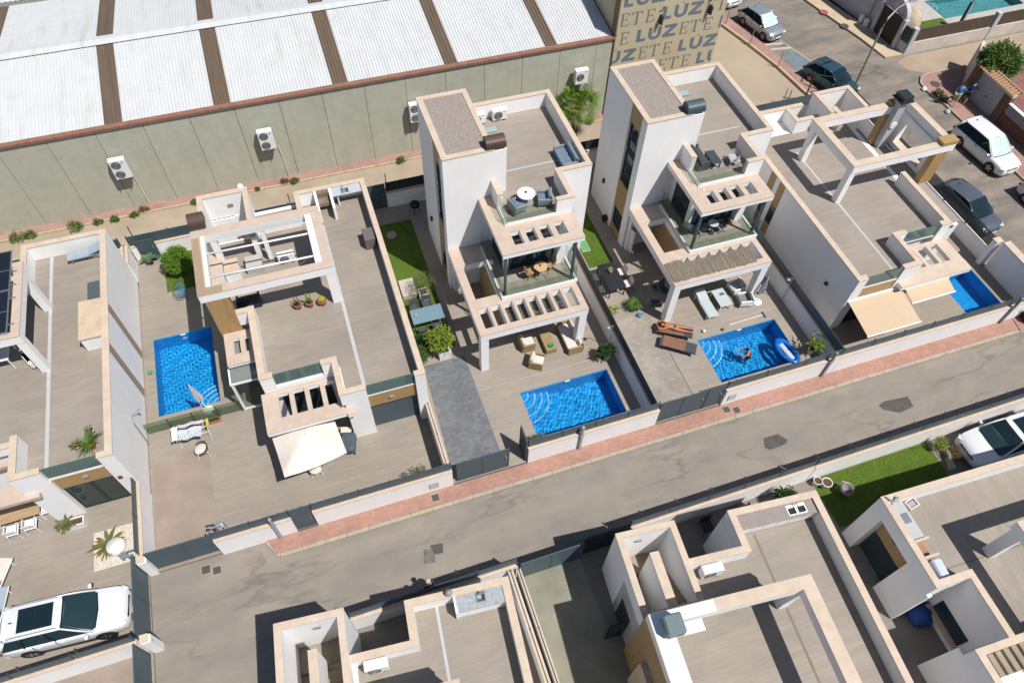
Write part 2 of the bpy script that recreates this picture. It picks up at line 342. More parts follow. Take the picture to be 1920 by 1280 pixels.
# painted bay and hatching
YEL = M('faded_yellow_paint', (0.48, 0.38, 0.22), 0.9, 0.2, 3); BLUEP = M('faded_blue_paint', (0.15, 0.185, 0.20), 0.9, 0.22, 2); WHP = M('worn_white_paint', (0.42, 0.39, 0.34), 0.9, 0.25, 4)
struct('blue_parking_bay', MB().prism([(35.35,39.75),(36.75,39.95),(37.55,37.0),(37.6,36.0),(35.75,36.4)], 0.003, 0.007), BLUEP)
for q in ([(34.75,41.25),(36.35,41.0),(36.3,40.75),(34.8,40.98)], [(34.95,40.55),(36.65,40.35),(36.6,40.1),(35.0,40.28)], [(35.5,41.65),(36.2,41.35),(36.1,41.2),(35.5,41.45)]): struct('hatch_stripe', MB().prism(q[::-1], 0.003, 0.008), WHP)
struct('yellow_bay_line', MB().prism([(35.35,44.5),(37.75,36.2),(37.82,36.25),(35.44,44.52)][::-1], 0.008, 0.011), YEL)
# repairs in the asphalt, manholes
DARKA = M('dark_asphalt_patch', (0.085, 0.078, 0.07), 0.9, 0.25, 3, 40, 0.3); GREYA = M('grey_asphalt_patch', (0.15, 0.135, 0.12), 0.9, 0.3, 4, 40, 0.3)
struct('asphalt_patch', MB().prism([(24.6,11.2),(25.3,10.8),(26.2,10.9),(26.27,11.5),(24.9,11.62),(24.5,11.5)], 0.003, 0.008), DARKA)
struct('asphalt_patch', MB().prism([(17.7,11.2),(17.9,11.0),(18.75,11.05),(19.0,11.2),(18.7,11.66),(17.9,11.66)], 0.003, 0.008), DARKA)
struct('asphalt_patch', MB().prism([(0.87,11.55),(0.95,11.1),(1.34,11.04),(1.46,11.47)], 0.0065, 0.010), DARKA)
struct('asphalt_patch', MB().prism([(0.42,10.82),(0.91,10.74),(1.0,11.3),(0.56,11.48)], 0.003, 0.006), GREYA)
IRON = M('cast_iron', (0.075, 0.07, 0.065), 0.7, 0.3, 10, 60, 0.5)
def manhole(x, y, z, w=0.36, rz=0.0, lab=''):
    t = thing('manhole_cover', lab, 'manhole cover', (x, y, z), rz, 'square manhole covers', True)
    part('frame', PL([(-w/2-0.03, w/2+0.03, -w/2-0.03, w/2+0.03)], 0.0, 0.008, [(-w/2, w/2, -w/2, w/2)]), KERB, t)
    part('lid', PL([(-w/2+0.006, w/2-0.006, -w/2+0.006, w/2-0.006)], -0.01, 0.006), IRON, t)
manhole(-8.62, 13.52, 0.001, lab='left of two square iron covers in asphalt beside the slatted driveway gate')
manhole(-8.17, 13.35, 0.001, 0.34, lab='right of two square iron covers in asphalt beside the slatted driveway gate')
manhole(1.70, 13.60, 0.131, 0.34, lab='dark square cover in the pink pavement left of the grey gate')
manhole(16.85, 13.63, 0.131, 0.34, lab='left of two square covers side by side in the pink pavement')
manhole(17.33, 13.45, 0.131, 0.34, lab='right of two square covers side by side in the pink pavement')
for i, (x, y, mm, nm) in enumerate(((41.6, 43.55, M('red_lid', (0.30, 0.09, 0.07), 0.8, 0.15), 'reddish round cover in the cream pavement'), (42.1, 41.4, IRON, 'dark round cover in the cream pavement'))):
    solo('round_cover', MB().lathe((x, y, 0.121), [(0.33, 0), (0.33, 0.012), (0.30, 0.016)], 20), mm, nm, 'manhole cover')
solo('round_cover', MB().lathe((44.3, 33.1, 0.131), [(0.36, 0), (0.36, 0.012), (0.33, 0.016)], 20), IRON, 'dark round cover at the rounded pavement corner', 'manhole cover')

# ================================================================ warehouse
wh = thing('warehouse', 'long low warehouse with sage green concrete panels and white corrugated roof', 'building', (0, 37.1, 0))
SAGE = M('sage_concrete', (0.345, 0.335, 0.255), 0.92, 0.09, 0.7, 30, 0.15)
def sagem():
    m, t, b = nt('sage_panel'); p = pos(t)
    c = ramp(t, noise(t, p, 0.9, 6), [(0.3, (0.40, 0.40, 0.325)), (0.7, (0.445, 0.435, 0.345))])
    run = ramp(t, noise(t, pos(t, (2.5, 2.5, 0.2)), 1.0, 5), [(0.32, 0.94), (0.55, 1.0)])
    foot = ramp(t, noise(t, pos(t, (0.8, 0.8, 1)), 2.4, 5), [(0.35, 0.93), (0.6, 1.0)])
    t.links.new(mix(t, 1.0, mix(t, 1.0, c, run, 'MULTIPLY'), foot, 'MULTIPLY'), b.inputs['Base Color']); b.inputs['Roughness'].default_value = 0.92; b.inputs['Specular IOR Level'].default_value = 0.15
    bump(t, b, noise(t, p, 45, 3), 0.2, 0.006); return m
SAGEP = sagem()
part('wall_core', B(-40, 19.86, 37.16, 51, 0, 5.58), DARKIN, wh)
x = -8.13 - 2.447*13; pm = None
while x < 19.8:
    x1 = min(x + 2.447, 19.9); me = mesh('wall_panel', B(0.012, x1 - x - 0.012, 0, 0.14, -0.2, 5.62), SAGEP) if pm is None or x1 - x < 2.44 else pm; pm = pm or me
    o = bpy.data.objects.new('wall_panel', me); link(o, wh); o.location = (x, 0, 0); x += 2.447
part('east_wall', B(19.86, 19.95, 37.1, 51, -0.2, 5.62), SAGEP, wh)
RUST = M('rust_flashing', (0.25, 0.12, 0.08), 0.8, 0.2, 3)
part('eave_flashing', B(-40, 19.93, 36.99, 37.32, 5.66, 5.80), RUST, wh)
def corr(x0, x1, y0, z0, y1, z1, pitch=0.18, h=0.035):
    mb = MB(); n = int((x1 - x0)/pitch)
    pr = []
    for i in range(n + 1):
        a = x0 + (x1 - x0)*i/n; p = (x1 - x0)/n
        pr += [(a, 0), (a + p*0.28, 0), (a + p*0.40, h), (a + p*0.60, h), (a + p*0.72, 0)] if i < n else [(a, 0)]
    vs = [(a, y0, z0 + k) for a, k in pr] + [(a, y1, z1 + k) for a, k in pr]; m = len(pr)
    return mb.add(vs, [(i, i+1, m+i+1, m+i) for i in range(m-1)])
def roofwhite():
    m, t, b = nt('white_roof_sheet'); p = pos(t)
    c = ramp(t, noise(t, pos(t, (2.2, 0.18, 1)), 1.0, 6, 0.6), [(0.25, (0.45, 0.43, 0.395)), (0.42, (0.515, 0.52, 0.52)), (0.7, (0.545, 0.555, 0.56))])
    sp = ramp(t, noise(t, p, 1.2, 6), [(0.3, 0.94), (0.55, 1.0)])
    t.links.new(mix(t, 1.0, c, sp, 'MULTIPLY'), b.inputs['Base Color']); b.inputs['Roughness'].default_value = 0.6; return m
RW = roofwhite(); RB = M('brown_skylight_sheet', (0.125, 0.088, 0.062), 0.7, 0.18, 1.2, 20, stretch=(4, 0.3, 1))
cuts = [(-22.6, -21.67), (-16.3, -15.37), (-10.0, -9.06), (-4.26, -3.33), (2.38, 3.28), (9.04, 9.87), (15.42, 16.22)]
edges = [-40] + [v for c in cuts for v in c] + [19.9]
for i in range(0, len(edges) - 1):
    a, b_ = edges[i], edges[i+1]; mt, nm = (RW, 'roof_bay') if i % 2 == 0 else (RB, 'skylight_strip')
    part(nm, corr(a, b_, 37.3, 5.75, 43.95, 6.62), mt, wh); part(nm, corr(a, b_, 44.05, 6.62, 51, 5.72), mt, wh)
part('ridge_cap', MB().add([(-40,43.55,6.66),(-40,44,6.74),(-40,44.45,6.66),(19.9,43.55,6.66),(19.9,44,6.74),(19.9,44.45,6.66)], [(0,1,4,3)[::-1], (1,2,5,4)[::-1]]), RW, wh)
# a second roof far behind
wh2 = thing('warehouse', 'far white corrugated roof beyond the first ridge', 'building', (0, 58, 0)); part('wall', B(-40, 19.9, 52, 70, 0, 5.4), SAGEP, wh2); part('roof', corr(-40, 19.9, 52, 5.45, 70, 6.5, 0.3), RW, wh2)

# lettered building
lb = thing('lettered_building', 'tall beige building lettered all over in blue and grey capitals', 'building', (23.7, 37.1, 0))
BEIGE = M('beige_render', (0.47, 0.40, 0.27), 0.9, 0.07, 0.6, 30, 0.1); LBLUE = M('blue_letter_paint', (0.135, 0.165, 0.20), 0.85, 0.14, 2); LGREY = M('grey_letter_paint', (0.17, 0.165, 0.155), 0.85, 0.12, 2)
part('wall', B(19.98, 27.5, 37.1, 52, -0.2, 8.35), BEIGE, lb); part('edge_trim', B(19.90, 19.975, 37.02, 37.6, -0.2, 8.35), M('brown_trim', (0.16, 0.12, 0.075), 0.8), lb); part('roof_coping', PL([(19.9, 27.6, 37.0, 52.1)], 8.35, 8.45), CAP, lb)
def letter(c):
    if c == 'L': return [[(0,0),(0.62,0),(0.62,0.2),(0.25,0.2),(0.25,0.85),(0,0.85)]]
    if c == 'Z': return [[(0,0),(0.93,0),(0.93,0.2),(0.40,0.2),(0.93,0.68),(0.93,0.85),(0.06,0.85),(0.06,0.65),(0.50,0.65),(0,0.19)]]
    if c == 'U':
        o = [(0,0.85),(0,0.36)] + [(0.45-0.45*math.cos(a), 0.36-0.38*math.sin(a)) for a in [math.pi*k/10 for k in range(1, 10)]] + [(0.9,0.36),(0.9,0.85),(0.65,0.85),(0.65,0.36)] + [(0.45+0.20*math.cos(a), 0.36-0.18*math.sin(a)) for a in [math.pi*k/8 for k in range(1, 8)]] + [(0.25,0.36),(0.25,0.85)]
        return [o, [(0.40,0.90),(0.50,0.90),(0.62,1.0),(0.50,1.0)]]
    if c == 'E': return [[(0,0),(0.58,0),(0.63,0.22),(0.60,0.22),(0.50,0.05),(0.19,0.05),(0.19,0.41),(0.38,0.41),(0.42,0.32),(0.45,0.32),(0.45,0.56),(0.42,0.56),(0.38,0.46),(0.19,0.46),(0.19,0.80),(0.48,0.80),(0.57,0.66),(0.60,0.66),(0.57,0.85),(0,0.85),(0,0.81),(0.08,0.80),(0.08,0.05),(0,0.04)]]
    if c == 'T': return [[(0.22,0),(0.55,0),(0.55,0.04),(0.45,0.05),(0.45,0.80),(0.60,0.80),(0.72,0.64),(0.75,0.64),(0.73,0.85),(0.03,0.85),(0.01,0.64),(0.04,0.64),(0.16,0.80),(0.32,0.80),(0.32,0.05),(0.22,0.04)]]
def clipx(poly, X, keep):
    out = []; n = len(poly)
    for i in range(n):
        p, q = poly[i], poly[(i+1) % n]; ip, iq = (p[0]-X)*keep >= 0, (q[0]-X)*keep >= 0
        if ip: out.append(p)
        if ip != iq: t = (X-p[0])/(q[0]-p[0]); out.append((X, p[1]+t*(q[1]-p[1])))
    return out
for row, (zb, st) in enumerate(((7.64, 20.23), (6.38, 23.02), (5.12, 21.47), (3.87, 24.69), (2.66, 20.47), (1.42, 22.3))):
    for rep in (-1, 0, 1):
        for c, dx in zip('LUZETE', (0, 0.79, 1.83, 2.98, 3.70, 4.70)):
            for poly in letter(c):
                pp = [(st + rep*5.85 + dx + a, zb + b_) for a, b_ in poly]
                if max(p[0] for p in pp) < 20.05 or min(p[0] for p in pp) > 27.45: continue
                pp = clipx(clipx(pp, 20.03, 1), 27.46, -1)
                if len(pp) > 2:
                    n = len(pp); part('letter', MB().add([(a, 37.094, b_) for a, b_ in pp], [tuple(range(n))]), LBLUE if c in 'LUZ' else LGREY, lb)
# dark wall lights on that facade
for x, z in ((22.9, 6.5), (26.3, 6.6)): part('wall_lamp', MB().cbox((x, 36.95, z), (0.12, 0.3, 0.55)).tube([(x, 37.1, z+0.5), (x, 36.9, z+0.9)], 0.03), FRAMED, lb)

def ac_unit(name, lab, x, y, z, w=0.85, d=0.35, h=1.3, fans=2, rot=0, brackets=True, group='outdoor air conditioners'):
    t = thing(name, lab, 'air conditioner', (x, y, z), rot, group, True)
    part('casing', MB().cbox((0, 0, h/2), (w, d, h), bev=0.02), PLASTW, t)
    for i in range(fans):
        zc = h*(i + 0.5)/fans; r = min(w*0.30, h/fans*0.42); cx = -w*0.12
        f = part('fan_grille', MB().lathe((0, 0, 0), [(r, 0), (r, 0.015), (r*0.9, 0.02)], 20), M('fan_grey', (0.10, 0.10, 0.10), 0.6) if 'fan_grey' not in bpy.data.materials else bpy.data.materials['fan_grey'], t)
        for v in f.data.vertices: v.co = (v.co.x + cx, -d/2 - v.co.z, v.co.y + zc)
        mb = MB()
        for k in range(1, 4): mb.tube([(cx + r*k/3.6*math.cos(a), -d/2 - 0.024, zc + r*k/3.6*math.sin(a)) for a in [2*math.pi*j/14 for j in range(15)]], 0.008, 4)
        part('guard_ring', mb, GREYM, f)
    part('badge', MB().box(w*0.22, w*0.38, -d/2-0.004, -d/2, h*0.82, h*0.87), GREYM, t)
    if brackets:
        for s in (-1, 1): part('bracket', MB().box(s*w*0.35-0.02, s*w*0.35+0.02, -d/2-0.05, d/2+0.25, -0.06, -0.02).box(s*w*0.35-0.02, s*w*0.35+0.02, d/2+0.2, d/2+0.25, -0.45, -0.02), FRAMED, t)
    else:
        for s in (-1, 1): part('foot', MB().box(s*w*0.3-0.05, s*w*0.3+0.05, -d/2, d/2, -0.06, 0), BLACK, t)
    return t
ac_unit('air_conditioner', 'two-fan wall unit on sage warehouse wall above the leftmost roof terrace', -10.15, 36.70, 2.7)
ac_unit('air_conditioner', 'two-fan wall unit on sage warehouse wall above the white pergola house', -2.03, 36.70, 2.78)
ac_unit('air_conditioner', 'wall unit mostly hidden behind the left stair tower', 6.95, 36.72, 2.7)
ac_unit('air_conditioner', 'single-fan wall unit on sage warehouse wall above the fan palm', 17.75, 36.72, 3.2, 0.87, 0.35, 1.0, 1)
for x in (-10.0, -1.7): solo('drain_hose', MB().tube([(x+0.2, 37.0, 2.6), (x+0.25, 37.06, 1.5), (x+0.3, 37.04, 0.2)], 0.02), PLASTW, 'thin pale condensate pipe under the wall unit at %s' % ('left' if x < -5 else 'centre'), 'pipe')
# ================================================================ house helpers
def parapet(h, rects, z0, z1, mat=WALL, cap=CAP, name='parapet'):
    o = part(name, PL(rects, z0, z1 - 0.05), mat, h); part('coping', PL([grow(r, 0.015) for r in rects], z1 - 0.05, z1), cap, o); return o
def rail(h, x0, x1, y0, y1, z0, z1, mat=FROST, base=True, name='glass_panel'):
    # glass balustrade between two points on a thin pale rail
    if base: part('glass_rail', PL([(min(x0, x1)-0.03, max(x0, x1)+0.03, min(y0, y1)-0.03, max(y0, y1)+0.03)], z0, z0 + 0.07), FRAMEW, h)
    L = math.hypot(x1-x0, y1-y0); n = max(1, round(L/1.15))
    for i in range(n):
        a, b_ = (i + 0.004)/n, (i + 0.996)/n; X0, X1, Y0, Y1 = x0+(x1-x0)*a, x0+(x1-x0)*b_, y0+(y1-y0)*a, y0+(y1-y0)*b_
        part(name, PL([(min(X0, X1)-0.008, max(X0, X1)+0.008, min(Y0, Y1)-0.008, max(Y0, Y1)+0.008)], z0 + 0.06, z1), mat, h)
def ring(h, x0, x1, y0, y1, z0, z1, wx, wy, name='pergola_ring', mat=WALL, cap=CAPR):
    inner = (x0+wx, x1-wx, y0+wy, y1-wy); o = part(name, PL([(x0, x1, y0, y1)], z0, z1 - 0.04, [inner]), mat, h)
    part('coping', PL([(x0-0.01, x1+0.01, y0-0.01, y1+0.01)], z1 - 0.04, z1, [inner]), cap, o); return o
def boxlamp(h, x, y, z, axis='y'):
    d = (0.22, 0.10, 0.10) if axis == 'y' else (0.10, 0.22, 0.10); part('wall_light', MB().cbox((x, y, z), d), GREYM, h)
def louvre(h, x, y, z, sx, sy, sz, mat, rz=0):
    # barrel-topped flue cowl with slats
    o = part('flue_cowl', MB(), mat, h); mb = MB(); n = 7
    vs = []; 
    for ex in (-sx/2, sx/2):
        vs.append((x+ex, y-sy/2, z)); 
        for k in range(n+1):
            a = math.pi*k/n; vs.append((x+ex, y - sy/2*math.cos(a), z + sz*0.55 + sz*0.45*math.sin(a)))
        vs.append((x+ex, y+sy/2, z))
    m = n + 3
    mb.add(vs, [tuple(range(m-1, -1, -1)), tuple(range(m, 2*m))] + [(i, i+1, m+i+1, m+i)[::-1] for i in range(m-1)])
    for k in range(4): mb.box(x-sx/2-0.02, x+sx/2+0.02, y-sy/2-0.02, y-sy/2, z+sz*0.06+k*sz*0.13, z+sz*0.06+k*sz*0.13+0.04)
    off = WT[h]; o.data = mesh('flue_cowl', mb, mat, off); return o

# ================================================================ house A (leftmost)
HA = thing('house', 'leftmost single-storey white house with roof terrace, solar panels and two brown wall bands', 'house', (-12.7, 24.4, 0.15), 0, 'white houses along the street')
T, FL = 4.33, 3.42
part('wall', PL([(-14.6,-10.65,18.1,31.0),(-20,-14.6,19.85,28.7),(-14.6,-13.42,17.75,18.1),(-11.28,-10.65,17.75,18.1)], 0.13, FL), WALL, HA)
part('roof_floor', PL([(-14.35,-10.9,18.05,30.75),(-20,-14.35,19.85,28.5)], FL, FL+0.006), DECK, HA)
part('drain_strip', B(-13.66,-13.5,18.05,30.7,FL+0.008,FL+0.014), STRIP, HA)
parapet(HA, [(-10.93,-10.65,17.75,31.0),(-14.6,-10.65,30.74,31.0),(-14.6,-14.34,28.4,31.0),(-20,-14.34,28.44,28.7),(-14.6,-14.34,17.75,19.85),(-14.6,-13.45,17.75,18.0),(-11.26,-10.65,17.75,18.0)], FL, T)
parapet(HA, [(-20,-14.6,19.6,19.85)], FL, T - 0.35)
rail(HA, -13.44, -11.28, 17.9, 17.9, FL, T)
box = part('counter_block', B(-11.90,-10.92,24.15,26.4,FL,T-0.04), WALL, HA); part('travertine_top', B(-11.94,-10.935,24.1,26.42,T-0.045,T+0.012), TRAV, box)
for y in (25.55, 23.15): part('wall_band', B(-10.655,-10.642,y,y+0.5,0.16,T-0.06), WOODL, HA)
ra = part('pergola_ring', PL([(-20,-13.5,23.5,27.9)], 5.7, 6.16, [(-19.5,-13.85,23.8,27.6)]), WALL, HA); part('coping', PL([(-20,-13.49,23.49,27.91)], 6.16, 6.2, [(-19.5,-13.85,23.8,27.6)]), CAPR, ra)
for y in (23.52, 27.15): part('post', B(-13.85,-13.51,y,y+0.36,FL,5.7), WALL, HA)
SOLAR = M('solar_cells', (0.012, 0.016, 0.026), 0.25, 0.1, 3, 12); sm = None
for i in range(2):
    for j in range(3):
        y0 = 23.75 + i*2.45; x1 = -13.95 - j*1.05
        o = part('solar_panel', B(x1-1.0, x1, y0, y0+2.38, 6.26, 6.30), SOLAR, HA); part('frame', PL([(x1-1.02, x1+0.02, y0-0.02, y0+2.4)], 6.25, 6.315, [(x1-0.98, x1-0.02, y0+0.02, y0+2.36)]), STEEL, o)
        part('cell_line', MB().box(x1-0.98, x1-0.02, y0+1.18, y0+1.2, 6.301, 6.303), GREYM, o)
for y in (24.2, 25.7, 26.5, 27.9-0.6): part('clamp', B(-13.95,-13.7,y,y+0.04,6.2,6.26), STEEL, HA)
# ground floor front
part('lintel', B(-13.42,-11.28,17.88,18.1,2.45,FL-0.03), WOODX, HA); part('sill_edge', B(-13.44,-11.26,17.84,18.1,FL-0.05,FL), CAP, HA)
boxlamp(HA, -12.2, 17.83, 3.0)
def sliding(h, x0, x1, y, z0, z1, n=2, frame=FRAMED, gl=WGLASS):
    f = part('sliding_window', PL([(x0, x1, z0, z1)], y-0.03, y+0.03, [(x0+0.07+(x1-x0)*i/n, x0-0.07+(x1-x0)*(i+1)/n, z0+0.07, z1-0.07) for i in range(n)], 'xzy'), frame, h)
    for i in range(n): part('pane', PL([(x0+0.07+(x1-x0)*i/n, x0-0.07+(x1-x0)*(i+1)/n, z0+0.07, z1-0.07)], y-0.004, y+0.004, ax='xzy'), gl, f)
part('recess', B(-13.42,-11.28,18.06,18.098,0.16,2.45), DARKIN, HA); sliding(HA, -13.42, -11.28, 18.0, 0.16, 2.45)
part('porch_beam', PL([(-20,-14.05,17.5,19.6)], 2.75, 2.95, [(-16.6,-15.2,18.3,19.4),(-18.5,-16.9,18.3,19.4)]), CAPR, HA)
part('red_wall_light', B(-11.16,-11.0,17.70,17.75,2.3,2.5), M('red_brown', (0.18,0.05,0.04), 0.7), HA)
# boundary wall between A and B
def fence_run(name, lab, cat, x0, x1, y0, y1, zc, zt, posts=1.9, base=0.0, wall=True, cap=CAP, mat=SLATE, slats=False, wmat=None, group=None, side=1):
    # low rendered wall with coping carrying a metal fence; runs along x or y
    L = max(x1-x0, y1-y0); alongx = (x1-x0) >= (y1-y0); t = thing(name, lab, cat, ((x0+x1)/2, (y0+y1)/2, base), 0, group)
    if wall:
        o = part('wall', PL([(x0, x1, y0, y1)], base, zc-0.05), wmat or WALL, t); part('coping', PL([grow((x0, x1, y0, y1), 0.015)], zc-0.05, zc), cap, o)
    ym, xm = (y0+y1)/2 + 0.04*side, (x0+x1)/2
    if not slats:
        n = max(1, round(L/posts))
        for i in range(n):
            a, b_ = (x0 if alongx else y0) + L*i/n + 0.03, (x0 if alongx else y0) + L*(i+1)/n - 0.03
            part('fence_panel', PL([(a, b_, ym-0.012, ym+0.012)] if alongx else [(xm-0.012, xm+0.012, a, b_)], zc+0.01, zt), mat, t)
    else:
        n = max(1, round(L/posts)); k = 0; z = zc + 0.03; mb = MB()
        while z < zt - 0.05:
            mb.plan([(x0, x1, ym-0.015, ym+0.015)] if alongx else [(xm-0.015, xm+0.015, y0, y1)], z, z+0.075); z += 0.10
        part('slats', mb, mat, t, kind='stuff')
    for i in range(n+1):
        a = (x0 if alongx else y0) + L*i/n; a = min(max(a, (x0 if alongx else y0)+0.03), (x1 if alongx else y1)-0.03)
        part('post', PL([(a-0.025, a+0.025, ym-0.025+0.045*side, ym+0.025+0.045*side)] if alongx else [(xm-0.03, xm+0.03, a-0.025, a+0.025)], zc+0.005, zt+0.01), mat, t)
    return t
# ================================================================ house B (with pool on its left)
HB = thing('house', 'white single-storey house with plank roof terrace and open white pergola ring between the two pools', 'house', (-1.0, 24.4, 0.15), 0, 'white houses along the street')
T, FL = 4.2, 3.3
part('wall', PL([(-4.5,2.6,19.9,31.0),(-1.15,2.6,18.15,19.9),(-6.0,-4.5,24.0,31.2),(-1.15,-0.1,17.75,18.15),(2.12,2.6,17.75,18.15)], 0.13, FL, [(-5.75,-3.55,29.3,31.0)]), WALL, HB)
part('roof_floor', PL([(-4.25,2.36,19.85,30.75),(-1.0,2.36,18.0,19.85),(-5.9,-4.25,24.0,29.2)], FL, FL+0.006, [(-4.3,-3.5,29.2,30.8)]), DECK, HB)
part('drain_strip', B(-0.22,-0.06,18.0,29.0,FL+0.008,FL+0.014), STRIP, HB)
parapet(HB, [(2.36,2.6,17.75,31.0),(-1.2,2.6,30.76,31.0),(-1.2,-0.95,29.45,31.0),(-4.5,-4.2,19.6,23.9),(-4.5,-3.92,19.6,19.86),(-1.75,-1.03,19.6,19.86),(-1.28,-1.03,17.75,19.86),(-1.2,-0.1,17.75,18.0),(2.12,2.6,17.75,18.0),(-5.6,-4.2,23.62,23.88)], FL, T)
rail(HB, -3.92, -1.76, 19.72, 19.72, FL, T); rail(HB, -0.08, 2.1, 17.9, 17.9, FL, T)
part('band', B(-4.5,-1.03,19.62,19.9,3.02,FL), WALL, HB)
part('lintel', B(-0.1,2.12,17.9,18.15,2.35,FL-0.03), WOODX, HB); part('sill_edge', B(-0.1,2.12,17.87,18.15,FL-0.03,FL+0.003), CAP, HB); boxlamp(HB, 0.95, 17.86, 2.8)
gd = part('garage_door', B(-0.1,2.12,18.10,18.14,0.16,2.35), SLATE, HB); mbs = MB()
for k in range(10): mbs.box(-0.09,2.11,18.085,18.10,0.2+k*0.215,0.2+k*0.215+0.19)
part('door_slat', mbs, SLATE, gd, kind='stuff')
# pergola ring with posts and steel bars
ring(HB, -6.22, -0.14, 23.58, 27.72, 5.5, 6.0, 0.42, 0.44)
part('wood_top', PL([(-6.215,-5.86,23.585,27.2),(-6.215,-5.12,23.585,24.0)], 6.001, 6.012), WOODL, HB); part('inner_frame', PL([(-5.8,-0.56,24.02,27.28)], 5.62, 5.98, [(-5.62,-0.88,24.03,27.27)]), FRAMEW, HB)
for y in (26.1, 24.6): part('steel_bar', MB().tube([(-5.75, y+0.1, 5.85), (-0.7, y, 5.85)], 0.05, 8), FRAMEW, HB, True)
part('guy_wire', MB().tube([(-5.0, 24.2, 3.5), (-0.8, 25.7, 4.9)], 0.008, 4), STEEL, HB)
part('post', B(-0.56,-0.16,23.6,23.95,FL,5.5), WALL, HB); part('post', B(-3.15,-2.95,27.3,27.6,FL,5.5), WALL, HB); part('post', B(-5.5,-5.2,27.3,27.6,FL,5.5), WALL, HB)
part('wood_column', B(-6.05,-5.04,23.6,24.05,0.15,5.5), WOODC, HB)
part('ledge', PL([(-5.95,-5.35,24.1,27.6)], FL, FL+1.0), WALL, HB); part('ledge_cap', PL([(-5.97,-5.3,24.1,27.6)], FL+1.0, FL+1.04), CAPR, HB); part('ledge_step', B(-5.3,-4.6,26.3,27.3,FL,FL+0.75), WALL, HB); part('step_cap', B(-5.3,-4.58,26.28,27.3,FL+0.75,FL+0.79), CAPR, HB); part('bench_block', B(-4.3,-3.5,26.7,27.5,FL,FL+0.5), M('shade_render', (0.40,0.37,0.35), 0.9), HB)
part('chimney', B(-6.1,-5.5,27.75,28.3,3.0,6.1), WALL, HB); louvre(HB, -5.8, 28.02, 6.1, 0.72, 0.7, 0.62, BROWNM)
# stairwell at the back left
parapet(HB, [(-6.0,-5.72,28.6,31.4),(-6.0,-3.45,31.12,31.4),(-3.7,-3.45,27.7,31.4)], FL, 4.85, name='stairwell_wall')
part('stairwell_lining', PL([(-5.76,-5.72,29.3,31.12),(-5.76,-3.66,31.08,31.12),(-3.7,-3.66,29.3,31.08)], 0.2, FL), WALL, HB)
st = part('stair_flight', B(-5.7,-3.72,29.32,31.06,0.2,0.35), CONC, HB)
for k in range(8): part('step', B(-5.7+0.24*k,-5.7+0.24*(k+1),29.32,30.1,0.35,0.55+0.32*k), CONC, st)
part('bulkhead_light', MB().cbox((-4.5, 31.09, 4.1), (0.26, 0.06, 0.16)), GREYM, HB); part('globe_light', MB().lathe((-3.75, 31.5, 4.72), [(0.02,0),(0.14,0.05),(0.18,0.14),(0.12,0.24),(0.02,0.28)], 12), FRAMEW, HB, True)
part('parapet_low', B(-3.45,-1.2,29.3,29.5,FL,T-0.55), WALL, HB)
# outdoor kitchen at the back right
for x in (-0.2, 0.6): part('kitchen_wall', B(x, x+0.14, 29.2, 30.76, FL, T-0.02), WALL, HB)
part('barbecue_hearth', B(-0.06,0.6,30.0,30.76,FL+0.35,FL+0.55), M('soot_stone', (0.20,0.15,0.12), 0.9, 0.3), HB); part('barbecue_back', B(-0.06,0.6,30.5,30.76,FL+0.55,T-0.04), M('soot_back', (0.19,0.145,0.12), 0.9, 0.3), HB)
ct = part('worktop', PL([(0.74,2.36,30.14,30.75)], T-0.14, T-0.10, [(1.25,1.62,30.28,30.6)]), M('pale_granite', (0.42,0.45,0.48), 0.4, 0.1, 6, 60), HB)
part('sink', PL([(1.23,1.64,30.26,30.62)], T-0.30, T-0.098, [(1.26,1.61,30.29,30.59)]).box(1.25,1.63,30.28,30.6,T-0.3,T-0.29), STEEL, ct); part('tap', MB().tube([(1.4,30.66,T-0.1),(1.4,30.66,T+0.15),(1.4,30.5,T+0.2),(1.4,30.42,T+0.12)], 0.016), STEEL, ct)
part('brick_leg', B(0.98,1.04,30.2,30.7,FL,T-0.14), WALL, HB)
# low porch on the left: two-hole canopy, lower glass roof on white posts
cp = part('canopy', PL([(-5.95,-4.52,21.68,23.58)], 2.78, 2.96, [(-5.57,-5.27,22.25,23.17),(-5.05,-4.84,22.27,23.16)]), WALL, HB); part('coping', PL([(-5.97,-4.5,21.66,23.58)], 2.96, 3.0, [(-5.57,-5.27,22.25,23.17),(-5.05,-4.84,22.27,23.16)]), CAPR, cp)
part('roof_glass', PL([(-6.0,-4.56,20.95,23.5)], 2.55, 2.57), FROSTR, HB)
part('porch_frame', PL([(-6.09,-4.52,20.9,23.55)], 2.42, 2.54, [(-6.0,-4.56,21.0,21.75),(-6.0,-4.56,21.83,23.48)]), FRAMEW, HB)
part('porch_post', B(-6.06,-5.94,20.92,21.04,0.15,2.42), FRAMEW, HB); part('sill_bar', B(-6.0,-4.55,20.93,21.03,0.15,0.22), FRAMEW, HB)
part('porch_glass', PL([(-5.9,-4.6,0.22,2.42)], 20.96, 20.97, ax='xzy'), GLASS, HB); part('porch_glass', PL([(21.1,23.5,0.22,2.42)], -6.0, -5.99, ax='yzx'), GLASS, HB); part('porch_post', B(-6.06,-5.94,23.4,23.52,0.15,2.42), FRAMEW, HB)
